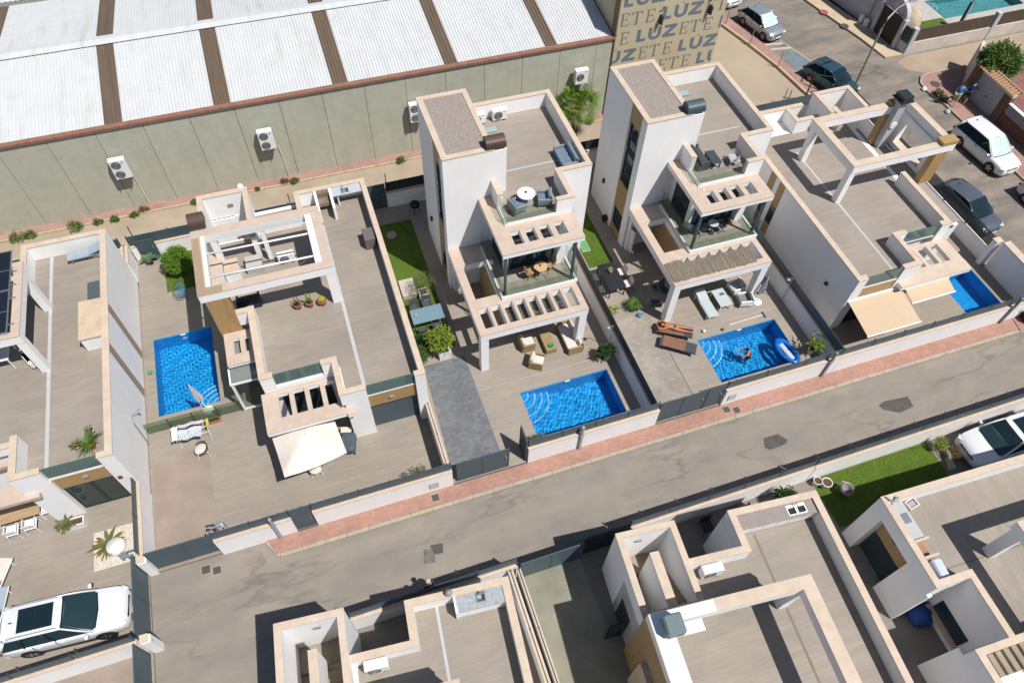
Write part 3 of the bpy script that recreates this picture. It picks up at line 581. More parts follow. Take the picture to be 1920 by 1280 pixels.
# front pergola slab with four openings and the bracket into the wall
ph = [(-4.0,-3.5,18.17,19.42),(-3.3,-2.8,18.17,19.42),(-2.6,-2.09,18.17,19.42),(-1.88,-1.45,18.17,19.42)]
pg = part('pergola_slab', PL([(-4.7,-1.15,17.5,19.62),(-1.15,-0.75,17.4,17.74)], 2.74, 2.97, ph), WALL, HB); part('coping', PL([(-4.71,-1.15,17.49,19.62),(-1.15,-0.74,17.39,17.74)], 2.97, 3.0, ph), CAPR, pg)
part('porch_back_wall', B(-4.5,-1.15,19.86,19.895,0.16,3.0), WALL, HB); sliding(HB, -3.9, -1.6, 19.82, 0.16, 2.4, 2, FRAMED, DGLASS)
# ================================================================ houses C and D (three storeys, same design)
def tower_house(X, dz, lab, mats):
    h = thing('house', lab, 'house', (X+4, 25, 0.15), 0, 'white houses along the street'); Z = lambda z: z + dz
    T3, T2, F2, CN = Z(9.05), Z(7.2), Z(6.3), Z(6.2)
    # stair tower 2.52 x 4.72, window slot in its west wall from 25.85 to 27.1
    x0, x1, y0, y1 = X, X+2.5, 25.3, 30.02
    part('tower_wall', PL([(x0+0.3, x1, y0, y1), (x0, x0+0.3, y0, 25.85), (x0, x0+0.3, 27.08, y1)], 0.13, T3-0.05), WALL, h)
    tc = part('tower_parapet', PL([(x0, x1, y0, y1)], T3-0.05, T3-0.04), WALL, h); part('coping', PL([(x0-0.02, x1+0.02, y0-0.02, y1+0.02)], T3-0.04, T3+0.01, [(x0+0.27, x1-0.25, y0+0.27, y1-0.25)]), CAP, tc)
    part('gravel_roof', PL([(x0+0.27, x1-0.25, y0+0.27, y1-0.25)], T3-0.03, T3-0.025), GRAVEL, h)
    for a, b_, mt, nm in ((0.2, 0.62, WOODC, 'wood_panel'), (0.62, 2.0, DGLASS, 'window_pane'), (2.0, 3.95, WOODC, 'wood_panel'), (3.95, 6.05, DGLASS, 'window_pane'), (6.05, 6.2, FRAMED, 'window_sill'), (6.2, 7.9, DGLASS, 'window_pane'), (7.9, 8.98, WOODC, 'wood_panel')):
        a2, b2 = (a if a < 3 else Z(a)), (b_ if b_ < 3 else Z(b_)); xi = x0+0.04 if mt is WOODC else x0+0.16
        part(nm, PL([(25.853, 27.077, a2+0.002, b2-0.002)], xi, x0+0.298, ax='yzx'), mt, h)
    for a in (3.95, 6.2, 0.62):
        z = a if a < 3 else Z(a); part('window_frame', PL([(25.853, 27.077, z+0.01, z+(2.08 if a == 3.95 else 1.68 if a > 5 else 1.36))], x0+0.12, x0+0.158, [(25.93, 27.0, z+0.08, z+(2.0 if a == 3.95 else 1.6 if a > 5 else 1.28))], 'yzx'), FRAMED, h)
    part('wall_light', MB().cbox((x0-0.06, 28.6, 2.45), (0.12, 0.12, 0.3)), FRAMED, h)
    # main block behind with roof terrace
    bx1 = X+7.5
    part('wall', PL([(x1, bx1, 24.95, 31.15), (X+2.35, X+5.85, 23.1, 25.3)], 0.13, F2, []), WALL, h)
    part('terrace_floor', PL([(x1, bx1-0.25, 25.2, 30.9), (X+2.45, X+5.6, 23.2, 25.2)], F2, F2+0.006), DECKC, h)
    part('drain_strip', B(x1+0.6, bx1-0.8, 26.6, 26.68, F2+0.007, F2+0.011), STRIP, h)
    parapet(h, [(x1, bx1, 30.9, 31.15), (bx1-0.25, bx1, 24.95, 31.15), (X+5.6, bx1, 24.95, 25.2), (X+5.6, X+5.85, 23.1, 25.2), (X+4.95, X+5.85, 23.1, 23.32), (X+2.35, X+2.62, 24.25, 25.3)], F2, T2)
    part('chimney', B(x1, x1+0.62, 25.3, 26.0, F2, T3-0.1), WALL, h); louvre(h, x1+0.12, 25.62, T3+0.0, 0.95, 0.62, 0.5, mats['cowl'])
    # glass corner of the upper terrace
    rail(h, X+2.45, X+4.95, 23.14, 23.14, F2, T2, GLASS); rail(h, X+2.42, X+2.42, 23.14, 24.25, F2, T2, GLASS)
    # middle canopy with four openings
    cy = [(X+a, X+b_, 21.85, 22.68) for a, b_ in ((2.45, 2.93), (3.17, 3.65), (3.88, 4.38), (4.66, 5.14))]
    cr = [(X+1.7, X+5.8, 21.38, 23.1), (X+1.7, X+2.35, 23.1, 25.25)]
    c = part('middle_canopy', PL(cr, CN-0.28, CN-0.04, cy), WALL, h); part('coping', PL([grow(r, 0.01) for r in cr], CN-0.04, CN, cy), CAPR, c)
    # first-floor balcony: deck, clear balustrade, corner posts
    BF = 3.36
    part('balcony_floor', PL([(X+1.75, X+5.6, 21.4, 23.1), (X+1.75, X+2.35, 23.1, 25.28)], 3.302, BF), DECKC, h)
    part('balcony_kerb', PL([(X+1.66, X+1.75, 21.3, 25.0), (X+1.66, X+5.7, 21.3, 21.4), (X+5.6, X+5.7, 21.3, 23.1)], 3.302, 3.46), FRAMEW, h)
    rail(h, X+1.74, X+5.62, 21.38, 21.38, 3.40, 4.45, GLASS, False); rail(h, X+1.72, X+1.72, 21.4, 25.0, 3.40, 4.45, GLASS, False); rail(h, X+5.66, X+5.66, 21.4, 23.0, 3.40, 4.45, GLASS, False)
    for px in (X+1.9, X+5.45): part('balcony_post', B(px-0.06, px+0.06, 21.52, 21.64, BF, CN-0.28), SLATE, h)
    sliding(h, X+2.6, X+5.0, 23.06, BF, CN-0.45, 3, FRAMED, DGLASS); part('white_pier', B(X+5.05, X+5.5, 22.7, 23.1, BF, CN-0.28), WALL, h)
    f = part('side_window', PL([(23.4, 24.9, BF+0.02, CN-0.4)], X+2.30, X+2.36, [(23.47, 24.83, BF+0.09, CN-0.47)], 'yzx'), FRAMED, h); part('pane', PL([(23.47, 24.83, BF+0.09, CN-0.47)], X+2.32, X+2.33, ax='yzx'), DGLASS, f)
    part('wood_block', B(bx1-1.55, bx1-0.9, 24.55, 24.95, Z(3.9), Z(4.9)), WOODX, h)
    # lower frame: slab with stair opening, row of openings, two front posts
    n = 8; rw = [(X+0.36, X+5.3, 19.88, 21.12)]; bw = 0.16; cell = (4.94 - bw*(n-1))/n
    holes = [(X+0.36+i*(cell+bw), X+0.36+i*(cell+bw)+cell, 19.88, 21.12) for i in range(n)] + [(X+0.42, X+1.62, 21.75, 24.08)]
    lr = [(X, X+5.62, 19.52, 21.42), (X, X+1.75, 21.42, 25.28)]
    l = part('lower_frame', PL(lr, 2.85, 3.26, holes), WALL, h); part('coping', PL([grow(r, 0.008) for r in lr], 3.26, 3.30, holes), CAPR, l)
    part('first_floor_slab', PL([(X+1.76, X+5.6, 21.43, 23.1), (X+1.76, X+2.35, 23.1, 25.28)], 2.85, 3.30), WALL, h)
    for a in (X+0.02, X+5.2): part('post', B(a, a+0.4, 19.54, 19.94, 0.15, 2.85), WALL, h)
    part('white_pier', B(X+0.15, X+0.55, 25.02, 25.28, 0.15, 2.85), WALL, h)
    part('wood_wall', B(X+1.64, X+1.74, 21.8, 25.0, 0.15, 2.85), WOODC, h)
    part('room_wall', B(X+1.75, X+5.6, 22.4, 23.1, 0.13, 2.85), WALL, h); sliding(h, X+2.2, X+5.2, 22.36, 0.16, 2.4, 3, FRAMED, DGLASS)
    return h, F2, BF
HC, FC, BFC = tower_house(5.75, 0.33, 'left of the two tall white houses with stair towers, terracotta plants on open pergola', {'cowl': BROWNM})
HD, FD, BFD = tower_house(16.14, 0.0, 'right of the two tall white houses with stair towers, reed mats on its pergola', {'cowl': SLATE})
HC['label'] = 'left of the two tall white houses with gravel-topped stair towers'
# coarse shade net on C, reed mat on D
NET = M('shade_net', (0.12, 0.12, 0.085), 0.95, 0.45, 5, 40, 0.8)
mb = MB()
for i in range(2, 7):
    xa = 5.75+0.36+i*0.6375; 
    for k in range(40):
        yy = 19.9 + k*0.031; mb.tube([(xa-0.08+random.uniform(-.02,.02), yy+random.uniform(-.04,.04), 2.78), (xa+0.2, yy+random.uniform(-.06,.06), 2.74+random.uniform(-.03,.02)), (xa+0.54, yy+random.uniform(-.04,.04), 2.78)], 0.016, 3)
    for k in range(14):
        xx = xa - 0.05 + k*0.042; mb.tube([(xx, 19.9, 2.77), (xx+random.uniform(-.08,.08), 20.5, 2.75), (xx, 21.1, 2.77)], 0.016, 3)
o = part('reed_netting', mb, NET, HC, kind='stuff')
REED = M('reed_mat', (0.20, 0.165, 0.125), 0.95, 0.35, 2.5, 25, 0.6, stretch=(6, 0.6, 1))
mb = MB(); x = 16.18
while x < 21.0:
    lean = 0.0; y1 = 21.02 + random.uniform(-0.03, 0.03) - (0.22 if x > 17.2 else 0); r = random.uniform(0.018, 0.03); zz = 3.34 + random.uniform(-0.008, 0.012)
    mb.box(x, x+r*1.6, 19.72+random.uniform(-0.04, 0.04), y1, zz, zz+0.012); x += r*1.75
part('reed_mat', mb, REED, HD, kind='stuff')
# ================================================================ house E (corner house, open pergola frame)
HE = thing('house', 'corner white house with bare pergola frame, wood posts and chimney on its roof terrace', 'house', (29, 23, 0.15), 0, 'white houses along the street')
T, FL = 4.2, 3.3
part('wall', PL([(24.63,32.2,18.75,29.6),(24.63,28.45,16.7,18.75),(24.6,25.2,16.4,16.7),(27.4,28.45,16.45,16.7),(28.25,29.0,18.4,18.75),(31.2,31.8,18.4,18.75)], 0.13, FL, [(28.5,29.9,28.4,29.3),(30.2,31.95,27.6,29.1)]), WALL, HE)
part('roof_floor', PL([(24.9,31.9,18.7,28.3),(24.9,28.25,16.7,18.7)], FL, FL+0.006), DECKC, HE); part('drain_strip', B(27.5,27.62,16.7,26.6,FL+0.008,FL+0.013), STRIP, HE)
parapet(HE, [(24.63,24.9,16.4,29.7),(24.63,25.18,16.4,16.7),(24.63,28.45,29.45,29.7),(28.2,28.45,28.2,29.7),(28.2,30.05,28.2,28.45),(27.4,28.48,16.45,16.7),(28.23,28.48,16.45,18.75),(28.23,29.02,18.5,18.75),(31.2,31.82,18.4,18.7),(31.55,31.82,18.4,22.6),(28.45,30.1,29.45,29.7)], FL, T)
parapet(HE, [(29.75,30.0,27.5,29.45),(29.75,32.25,29.2,29.45),(32.0,32.25,27.4,29.45)], FL, 5.05, name='stairwell_wall')
part('stair_block', B(30.9,31.2,27.6,28.7,FL-1.2,4.3), CAP, HE)
rail(HE, 25.2, 27.4, 16.52, 16.52, FL, T); rail(HE, 29.05, 31.2, 18.5, 18.5, FL, T)
part('lintel', B(25.2,27.4,16.5,16.7,2.4,FL-0.03), WOODX, HE); sliding(HE, 25.2, 27.4, 16.62, 0.16, 2.4, 2, FRAMED, DGLASS); part('sill_edge', B(25.2,27.4,16.47,16.7,FL-0.03,FL+0.003), CAP, HE)
ring(HE, 27.36, 33.95, 22.2, 26.36, 5.5, 6.0, 0.42, 0.42, cap=CAP)
for y in (25.84, 22.24): part('post', B(27.37,27.72,y,y+0.38,FL,5.5), WALL, HE)
part('wood_post', B(32.95,33.75,21.98+0.24,22.62,FL,5.5), WOODC, HE); part('wood_post', B(32.25,32.55,25.96,26.34,FL,5.5), WOODC, HE)
part('wood_collar', PL([(32.95,33.97,22.18,22.75)], 6.002, 6.22), WOODX, HE); part('wood_collar', PL([(32.3,32.75,26.0,26.38)], 6.002, 6.2), WOODX, HE)
part('east_frame', PL([(22.6,26.3,FL-0.5,5.5)], 33.4, 33.8, [(23.2,25.5,FL+0.25,5.0)], 'yzx'), WALL, HE); part('east_ledge', PL([(32.2,33.4,22.3,26.0)], FL-0.25, FL-0.05), WALL, HE); part('ledge_floor', PL([(32.2,33.4,19.05,26.3)], FL-0.045, FL-0.04), DECKC, HE); part('frame_lining', PL([(23.2,25.5,FL+0.25,FL+0.31)], 33.35, 33.85, ax='yzx'), CAP, HE)
part('chimney', B(32.5,33.0,25.58,26.1,FL-0.2,6.5), M('grey_render', (0.40,0.40,0.41), 0.85, 0.08), HE); part('flue_cowl', PL([(32.35,33.2,25.4,26.3)], 6.5, 6.58).box(32.45,33.1,25.48,26.22,6.58,6.85), SLATED, HE)
dsk = MB().lathe((0, 0, 0), [(0.24, 0), (0.24, 0.03), (0.2, 0.05), (0.02, 0.055)], 20); dsk.v = [(32.75 + a, 25.56 - c, 4.9 + b_) for a, b_, c in dsk.v]; part('wall_clock', dsk, PLASTW, HE)
part('wall', B(32.2,33.4,19.0,26.3,0.13,FL-0.26), WALL, HE)
can = [(29.97,30.58,16.93,18.15),(30.8,31.3,16.93,18.15),(29.15,29.75,16.93,18.15)]
c = part('canopy', PL([(27.6,32.0,16.08,16.44),(28.47,32.0,16.44,18.4)], 2.74, 2.97, can), WALL, HE); part('coping', PL([(27.59,32.02,16.06,16.44),(28.47,32.02,16.44,18.4)], 2.97, 3.0, can), CAP, HE)
for y in (24.75, 23.85):   # wood and window strips in the west wall
    part('wood_panel', PL([(y-0.35, y+0.15, 2.55, 4.1)], 24.60, 24.64, ax='yzx'), WOODC, HE); part('window_pane', PL([(y-0.35, y+0.15, 1.2, 2.55)], 24.605, 24.635, ax='yzx'), DGLASS, HE); part('wood_panel', PL([(y-0.35, y+0.15, 0.3, 1.2)], 24.60, 24.64, ax='yzx'), WOODC, HE)
part('wall_light', MB().cbox((24.56, 18.0, 2.2), (0.12, 0.2, 0.14)), FRAMED, HE)
# ================================================================ plots, pools
STAMPG = pavers('stamped_grey', (0.145, 0.15, 0.158), 0.22, 0.16, 0.72, 0.14); STAMPB = pavers('stamped_beige', (0.285, 0.25, 0.215), 0.3, 0.2, 0.72, 0.1); DRIVE = M('brown_concrete', (0.27, 0.215, 0.178), 0.85, 0.14, 0.9, 14, 0.2)
poolsB, poolsC, poolsD, poolsE = POOLS[:4]
struct('patio', PL([(-40,-10.9,11.1,32.5),(-11.0,-10.9,9,11.1)], -0.4, 0.15), DECK)
struct('patio', PL([(-10.6,2.62,14.0,32.5)], -0.4, 0.15, [poolsB]), DECK)
struct('patio', PL([(2.62,12.85,14.0,32.5)], -0.4, 0.15, [poolsC]), DECKC)
struct('patio', PL([(12.85,23.3,14.0,32.5)], -0.4, 0.15, [poolsD]), DECKC)
struct('patio', PL([(23.3,36.1,14.0,32.6)], -0.4, 0.15, [poolsE]), DECKC)
struct('driveway', PL([(-10.5,-7.92,14.05,19.5)], 0.153, 0.158), DRIVE)
struct('driveway', MB().prism([(2.78,14.05),(5.3,14.05),(5.2,20.75),(4.6,20.75),(3.0,20.75)], 0.153, 0.158), STAMPG)
struct('driveway', PL([(12.97,15.6,14.05,20.8)], 0.153, 0.158), STAMPB)
JOINT = M('pale_joint', (0.40, 0.355, 0.30), 0.8, 0.05)
struct('expansion_joint', B(5.3, 12.4, 18.475, 18.50, 0.152, 0.156), JOINT); struct('expansion_joint', B(15.7, 22.8, 18.60, 18.62, 0.152, 0.156), JOINT); struct('expansion_joint', B(15.6, 15.63, 14.1, 17.8, 0.152, 0.160), M('dark_joint', (0.05,0.045,0.04), 0.9))
def liner(name, c, k=1.0):
    m, t, b = nt(name); p = pos(t)
    br = N(t, 'TexBrick', Scale=1.0); t.links.new(p, br.inputs['Vector']); br.offset = 0; br.inputs['Brick Width'].default_value = 0.05; br.inputs['Row Height'].default_value = 0.05; br.inputs['Mortar Size'].default_value = 0.002
    br.inputs['Color1'].default_value = (*sh(c, 0.9), 1); br.inputs['Color2'].default_value = (*sh(c, 1.12), 1); br.inputs['Mortar'].default_value = (*sh(c, 0.8), 1)
    t.links.new(br.outputs['Color'], b.inputs['Base Color']); b.inputs['Roughness'].default_value = 0.4; return m
LINER = liner('pool_mosaic', (0.012, 0.38, 0.78)); STEPW = M('white_mosaic_edge', (0.62, 0.72, 0.80), 0.5)
def water():
    m, t, b = nt('pool_water'); out = t.nodes['Material Output']; t.nodes.remove(b)
    rf = N(t, 'BsdfRefraction', IOR=1.33, Roughness=0.0, Color=(0.80, 0.95, 1.0, 1)); tr = rf; gl = N(t, 'BsdfGlossy', Roughness=0.03); fr = N(t, 'Fresnel', IOR=1.33)
    mx = t.nodes.new('ShaderNodeMixShader'); t.links.new(fr.outputs[0], mx.inputs[0]); t.links.new(tr.outputs[0], mx.inputs[1]); t.links.new(gl.outputs[0], mx.inputs[2]); t.links.new(mx.outputs[0], out.inputs[0]); return m
WATER = water()
def wave_sheet(r, z, seed, amp=0.012, cell=0.04):
    x0, x1, y0, y1 = r; nx, ny = int((x1-x0)/cell), int((y1-y0)/cell); rn = random.Random(seed); ws = [(rn.uniform(0, 6.28), rn.uniform(9, 42), rn.uniform(0, 6.28)) for _ in range(14)]
    vs = []
    for j in range(ny+1):
        for i in range(nx+1):
            x, y = x0 + (x1-x0)*i/nx, y0 + (y1-y0)*j/ny
            vs.append((x, y, z + amp*sum(math.sin(k*(x*math.cos(a)+y*math.sin(a)) + p)*4.0/k for a, k, p in ws)))
    w_ = nx+1
    return MB().add(vs, [(j*w_+i, j*w_+i+1, (j+1)*w_+i+1, (j+1)*w_+i) for j in range(ny) for i in range(nx)])
def pool(r, lab, corner, seed, depth=1.35, steps=4, amp=0.0055):
    x0, x1, y0, y1 = r; t = thing('swimming_pool', lab, 'swimming pool', ((x0+x1)/2, (y0+y1)/2, 0.15), 0, 'rectangular garden pools'); zb = 0.1 - depth; e = 0.002
    mb = MB(); a, b_, c, d = x0+e, x1-e, y0+e, y1-e
    mb.add([(a,c,zb),(b_,c,zb),(b_,d,zb),(a,d,zb),(a,c,0.148),(b_,c,0.148),(b_,d,0.148),(a,d,0.148)], [(0,1,2,3),(0,4,5,1),(1,5,6,2),(2,6,7,3),(3,7,4,0)]); part('basin', mb, LINER, t)
    if corner:
        cx, cy, q = corner
        for k in range(steps):
            rr = 0.45 + 0.36*k; pts = [(cx, cy)] + [(cx + rr*math.cos(q + math.pi/2*i/10), cy + rr*math.sin(q + math.pi/2*i/10)) for i in range(11)]
            zt = 0.0 - 0.20*(k+1); s = part('step', MB().prism(pts, zb+0.001*k, zt), LINER, t)
            ar = MB(); ii = [(cx + (rr-0.055)*math.cos(q + math.pi/2*i/10), cy + (rr-0.055)*math.sin(q + math.pi/2*i/10)) for i in range(11)]
            oo = pts[1:]; n = 11; ar.add([(u, v, zt+0.003) for u, v in oo] + [(u, v, zt+0.003) for u, v in ii], [(i, i+1, n+i+1, n+i) for i in range(n-1)]); part('edge_band', ar, STEPW, s)
    part('skimmer', MB().cbox(((x0+x1)/2 + (0.2 if x1-x0 > y1-y0 else 0), y1-0.03, 0.02), (0.26, 0.05, 0.12)), PLASTW, t)
    lt = MB().lathe((0, 0, 0), [(0.14, 0), (0.14, 0.03), (0.02, 0.04)], 16); lt.v = [((x1-0.004-c2) if x1-x0 > y1-y0 else (x0+x1)/2+a2, (y0+y1)/2+a2 if x1-x0 > y1-y0 else y1-0.004-c2, -0.45+b2) for a2, b2, c2 in lt.v]; part('pool_light', lt, PLASTW, t)
    wsh = part('water', wave_sheet((a+e, b_-e, c+e, d-e), 0.06, seed, amp), WATER, t, True); wsh.cycles.is_caustics_caster = True
    for o in t.children_recursive:
        if o is not wsh: o.cycles.is_caustics_receiver = True
    return t
pool(poolsB, 'tall narrow pool left of the pergola house with a folded parasol over its corner', (-7.112, 21.822, math.pi/2), 3)
pool(poolsC, 'still pool with arc steps below the left tall house', (7.242, 17.718, -math.pi/2), 4)
pool(poolsD, 'pool with a swimmer and a blue float in it', (17.372, 17.918, -math.pi/2), 5, amp=0.007)
pool(poolsE, 'shaded pool in the corner plot beside a tall wall', None, 6, amp=0.002)
# ================================================================ boundaries
GR = 'boundary walls and fences'
def gate(name, lab, x0, x1, y, z0, z1, bars=True, alongx=True, cells=2, mat=SLATE):
    t = thing(name, lab, 'gate', ((x0+x1)/2, y, z0) if alongx else (y, (x0+x1)/2, z0)); ax = 'xzy' if alongx else 'yzx'; n = cells
    part('frame', PL([(x0, x1, z0, z1)], y-0.03, y+0.03, [(x0+0.05+(x1-x0)*i/n, x0-0.05+(x1-x0)*(i+1)/n, z0+0.06, z1-0.06) for i in range(n)], ax), mat, t)
    mb = MB(); z = z0 + 0.06
    while z < z1 - 0.08:
        mb.plan([(x0+0.05, x1-0.05, z+0.006, z+0.068)], y-0.014, y+0.014, (), ax); z += 0.078
    part('slats', mb, mat, t, kind='stuff'); part('handle', MB().cbox((x1-0.15, y-0.05, z0+1.0) if alongx else (y-0.05, x1-0.15, z0+1.0), (0.04, 0.05, 0.2)), STEEL, t); return t
fence_run('boundary_wall', 'front wall with slate fence between driveway gate and small gate of the pergola house', 'wall', -7.8, -4.56, 13.95, 14.15, 1.53, 2.18, group=GR)
fence_run('boundary_wall', 'long front wall with slate fence right of the small gate of the pergola house', 'wall', -3.62, 2.66, 13.95, 14.15, 1.53, 2.18, group=GR)
gate('pedestrian_gate', 'small slate slatted gate between the two front walls', -4.54, -3.64, 14.05, 0.13, 2.22, cells=1)
gate('sliding_gate', 'blue-grey slatted driveway gate before the brown concrete drive', -10.5, -7.7, 14.15, 0.03, 1.92)
gate('sliding_gate', 'slate driveway gate before the grey stamped driveway', 2.9, 5.42, 14.08, 0.13, 1.95)
gl_ = gate('pedestrian_gate', 'dark gate leaf standing open beside the pool fence', 14.05, 14.95, 6.27, 0.16, 2.15, alongx=False, cells=1)
fence_run('boundary_wall', 'front wall with slate fence below the still pool', 'wall', 6.34, 13.02, 13.95, 14.15, 1.5, 2.12, group=GR)
gate('sliding_gate', 'slate driveway gate before the beige stamped driveway', 13.08, 15.62, 14.08, 0.13, 1.95)
gate('pedestrian_gate', 'small slate gate right of the beige driveway gate', 15.66, 16.62, 14.08, 0.13, 1.95, cells=1)
fence_run('boundary_wall', 'front wall with slate fence below the swimmer', 'wall', 16.68, 23.2, 13.95, 14.15, 1.5, 2.1, group=GR)
fence_run('boundary_wall', 'long front wall with slate fence of the corner house', 'wall', 23.22, 36.08, 13.95, 14.15, 1.5, 2.1, group=GR)
fence_run('boundary_wall', 'wall with dark fence separating the leftmost house from the brown driveway', 'wall', -10.9, -10.6, 14.32, 17.74, 1.6, 2.12, group=GR, side=-1)
fence_run('boundary_wall', 'short wall stub behind the leftmost house by the back fence', 'wall', -10.95, -10.6, 31.02, 32.4, 1.6, 1.65, group=GR, side=-1)
fence_run('boundary_wall', 'short capped wall between the garage front and the grey driveway', 'wall', 2.42, 2.62, 14.2, 17.73, 1.6, 1.64, group=GR, side=-1)
fence_run('boundary_wall', 'wall with dark fence between the gardens of the two tall houses', 'wall', 12.76, 12.94, 14.2, 32.4, 1.45, 2.05, 2.6, group=GR, mat=SLATED)
fence_run('boundary_wall', 'wall with dark teal fence between the swimmer pool and the corner house', 'wall', 23.2, 23.4, 14.2, 32.4, 1.4, 1.98, 2.6, group=GR)
fence_run('boundary_wall', 'back fence behind the leftmost house', 'wall', -22, -10.97, 32.5, 32.7, 1.25, 2.0, 2.2, group=GR, slats=True)
fence_run('boundary_wall', 'back fence behind the pergola house', 'wall', -10.58, 2.7, 32.5, 32.7, 1.25, 2.0, 2.2, group=GR, slats=True)
fence_run('boundary_wall', 'back fence behind the left tall house', 'wall', 3.9, 12.74, 32.5, 32.7, 1.3, 2.0, 2.2, group=GR, slats=True, mat=SLATED)
gate('garden_gate', 'slatted back gate in the shadow behind the small lawn', 2.74, 3.86, 32.6, 0.15, 2.0, cells=1)
fence_run('boundary_wall', 'back fence behind the right tall house', 'wall', 12.96, 23.18, 32.5, 32.7, 1.3, 2.0, 2.2, group=GR, slats=True, mat=SLATED)
fence_run('boundary_wall', 'back fence of the corner house along the vacant lot', 'wall', 23.42, 34.2, 32.5, 32.7, 1.45, 2.0, 2.2, group=GR)
# east side of the corner plot: tall wall, then low wall with black rails
tw = thing('boundary_wall', 'tall white wall shading the corner pool', 'wall', (36.2, 16, 0)); part('wall', B(35.95,36.35,14.2,17.55,-0.3,2.15), WALL, tw); part('coping', B(35.92,36.38,14.18,17.57,2.15,2.2), CAP, tw)
part('pier', B(35.7,36.1,17.75,18.05,0.15,2.05), WALL, tw); part('pier_cap', B(35.66,36.14,17.7,18.1,2.05,2.1), CAP, tw)
rw = thing('railing_wall', 'low wall with black horizontal rails along the cross street', 'wall', (36.1, 24, 0)); part('wall', B(35.95,36.15,18.1,32.4,-0.3,1.15), WALL, rw)
for i in range(7): part('rail', B(36.0+0.012*i,36.05+0.012*i,18.1,32.4,1.22+0.11*i,1.28+0.11*i), SLATED, rw)
for i in range(8): part('post', B(36.02,36.1,18.15+2.0*i,18.22+2.0*i,1.15,2.02), SLATED, rw)
# galvanised conduits on the street front
for x, lab in ((-5.3, 'pale upright conduit on front wall left of the small gate'), (8.95, 'pale upright conduit on the front wall below the still pool'), (22.55, 'grey upright conduit on the front wall right of the swimmer pool'), (34.0, 'grey upright conduit near the right end of the corner front wall')):
    t = thing('conduit', lab, 'conduit', (x, 13.86, 0.13)); part('channel', B(x-0.06,x+0.06,13.84,13.945,0.13,2.3), M('galvanised', (0.30,0.33,0.36), 0.5, 0.1) if x < 20 else GREYM, t); part('clamp', B(x-0.09,x+0.09,13.82,13.95,1.5,1.56), STEEL, t)
for x, lab in ((1.75, 'small grey meter cover on the front wall left of the grey driveway gate'), (17.15, 'small grey meter cover on the front wall below the swimmer pool')):
    t = thing('meter_cover', lab, 'meter cover', (x, 13.94, 0.5)); part('frame', B(x-0.22,x+0.22,13.935,13.949,0.42,0.92), GREYM, t); part('lid', B(x-0.19,x+0.19,13.928,13.935,0.45,0.89), M('meter_lid', (0.45,0.46,0.48), 0.6), t)
# plot A boundaries: pillars, sliding gates on the left, south wall
for y, lab in ((13.96, 'white gate pillar with box at the left end of the slatted driveway gate'), (10.68, 'white gate pillar beside the white estate car')):
    t = thing('gate_pillar', lab, 'pillar', (-10.7, y+0.16, 0), 0, 'white gate pillars'); part('shaft', B(-10.88,-10.52,y,y+0.32,-0.1,1.5), WALL, t); part('cap', B(-10.92,-10.6,y+0.04,y+0.36,1.5,1.55), CAP, t); part('keypad', B(-10.53,-10.515,y+0.1,y+0.16,1.2,1.28), FRAMED, t)
gate('sliding_gate', 'dark slatted gate on the left beyond the white estate car', 11.06, 14.3, -10.95, 0.05, 1.92, alongx=False, cells=2, mat=SLATE)
gate('sliding_gate', 'dark slatted gate at the bottom left corner of the street', 4.0, 10.62, -11.02, 0.05, 1.92, alongx=False, cells=3)
fence_run('boundary_wall', 'wall with slate fence below the white estate car', 'wall', -22, -11.06, 10.78, 10.98, 1.48, 2.0, 2.4, group=GR)
struct('street', B(-11.0, -5.2, -12, 9.0, -0.4, 0.0), ROAD)
struct('yard', B(-40, -11.0, -12, 10.78, -0.4, 0.1), DRIVE)
for x, y, lab in ((-11.1, 14.28, 'steel gate guide frame left of the slatted driveway gate'), (-7.55, 14.42, 'steel gate guide frame at the right end of the slatted driveway gate')):
    t = thing('gate_guide', lab, 'gate guide', (x, y, 0.15)); s = 0.32
    part('frame', MB().tube([(x, y, 0.15), (x, y, 2.05)], 0.03).tube([(x-s*(x < -9), y+0.1, 1.4), (x-s*(x < -9), y+0.1, 2.0), (x+s*(x > -9), y+0.1, 2.0), (x+s*(x > -9), y+0.1, 1.4)], 0.03).box(x-0.25, x+0.25, y-0.04, y+0.04, 1.9, 1.98).box(x-0.25, x+0.25, y+0.16, y+0.22, 1.9, 1.98), GREYM, t); part('roller', MB().cbox((x+0.1, y+0.1, 1.7), (0.3, 0.12, 0.12)), PLASTW, t)
# ================================================================ south side of the street
CONCY = M('yard_concrete', (0.225, 0.215, 0.165), 0.9, 0.22, 0.8, 18, 0.25); DTILE = deck('dark_shaded_tile', (0.20, 0.175, 0.15), 'x', 0.8, 0.4, 0.08)  # DTILE: darker plank floor, the passage's shade is put into its colour
struct('patio', B(-5.2, 4.0, -12, 9.0, -0.4, 0.12), DTILE); struct('patio', B(4.0, 7.0, -12, 9.0, -0.4, 0.12), CONCY); struct('patio', B(7.0, 18.5, -12, 9.0, -0.4, 0.12), DTILE); struct('patio', B(18.5, 36.1, -12, 9.0, -0.4, 0.12), DTILE)
def fence_s(lab, x0, x1, y0=9.0): return fence_run('boundary_wall', lab, 'wall', x0, x1, y0, y0+0.2, 1.48, 2.05, 2.0, group=GR)
fence_s('street wall with slate panels beside the leftmost bottom house', -2.95, 4.12); fence_s('street wall with slate panels beside the granite counter terrace', 9.3, 18.55); fence_s('long street wall with slate panels along the dark lawn', 18.62, 36.0)
gate('sliding_gate', 'slate gate of the shaded concrete yard', 4.2, 7.05, 8.92, 0.12, 1.92)
gate('entrance_gate', 'dark barred gate in the corner beside the shaded yard', 7.1, 9.25, 9.05, 0.12, 2.0, cells=2, mat=SLATED)
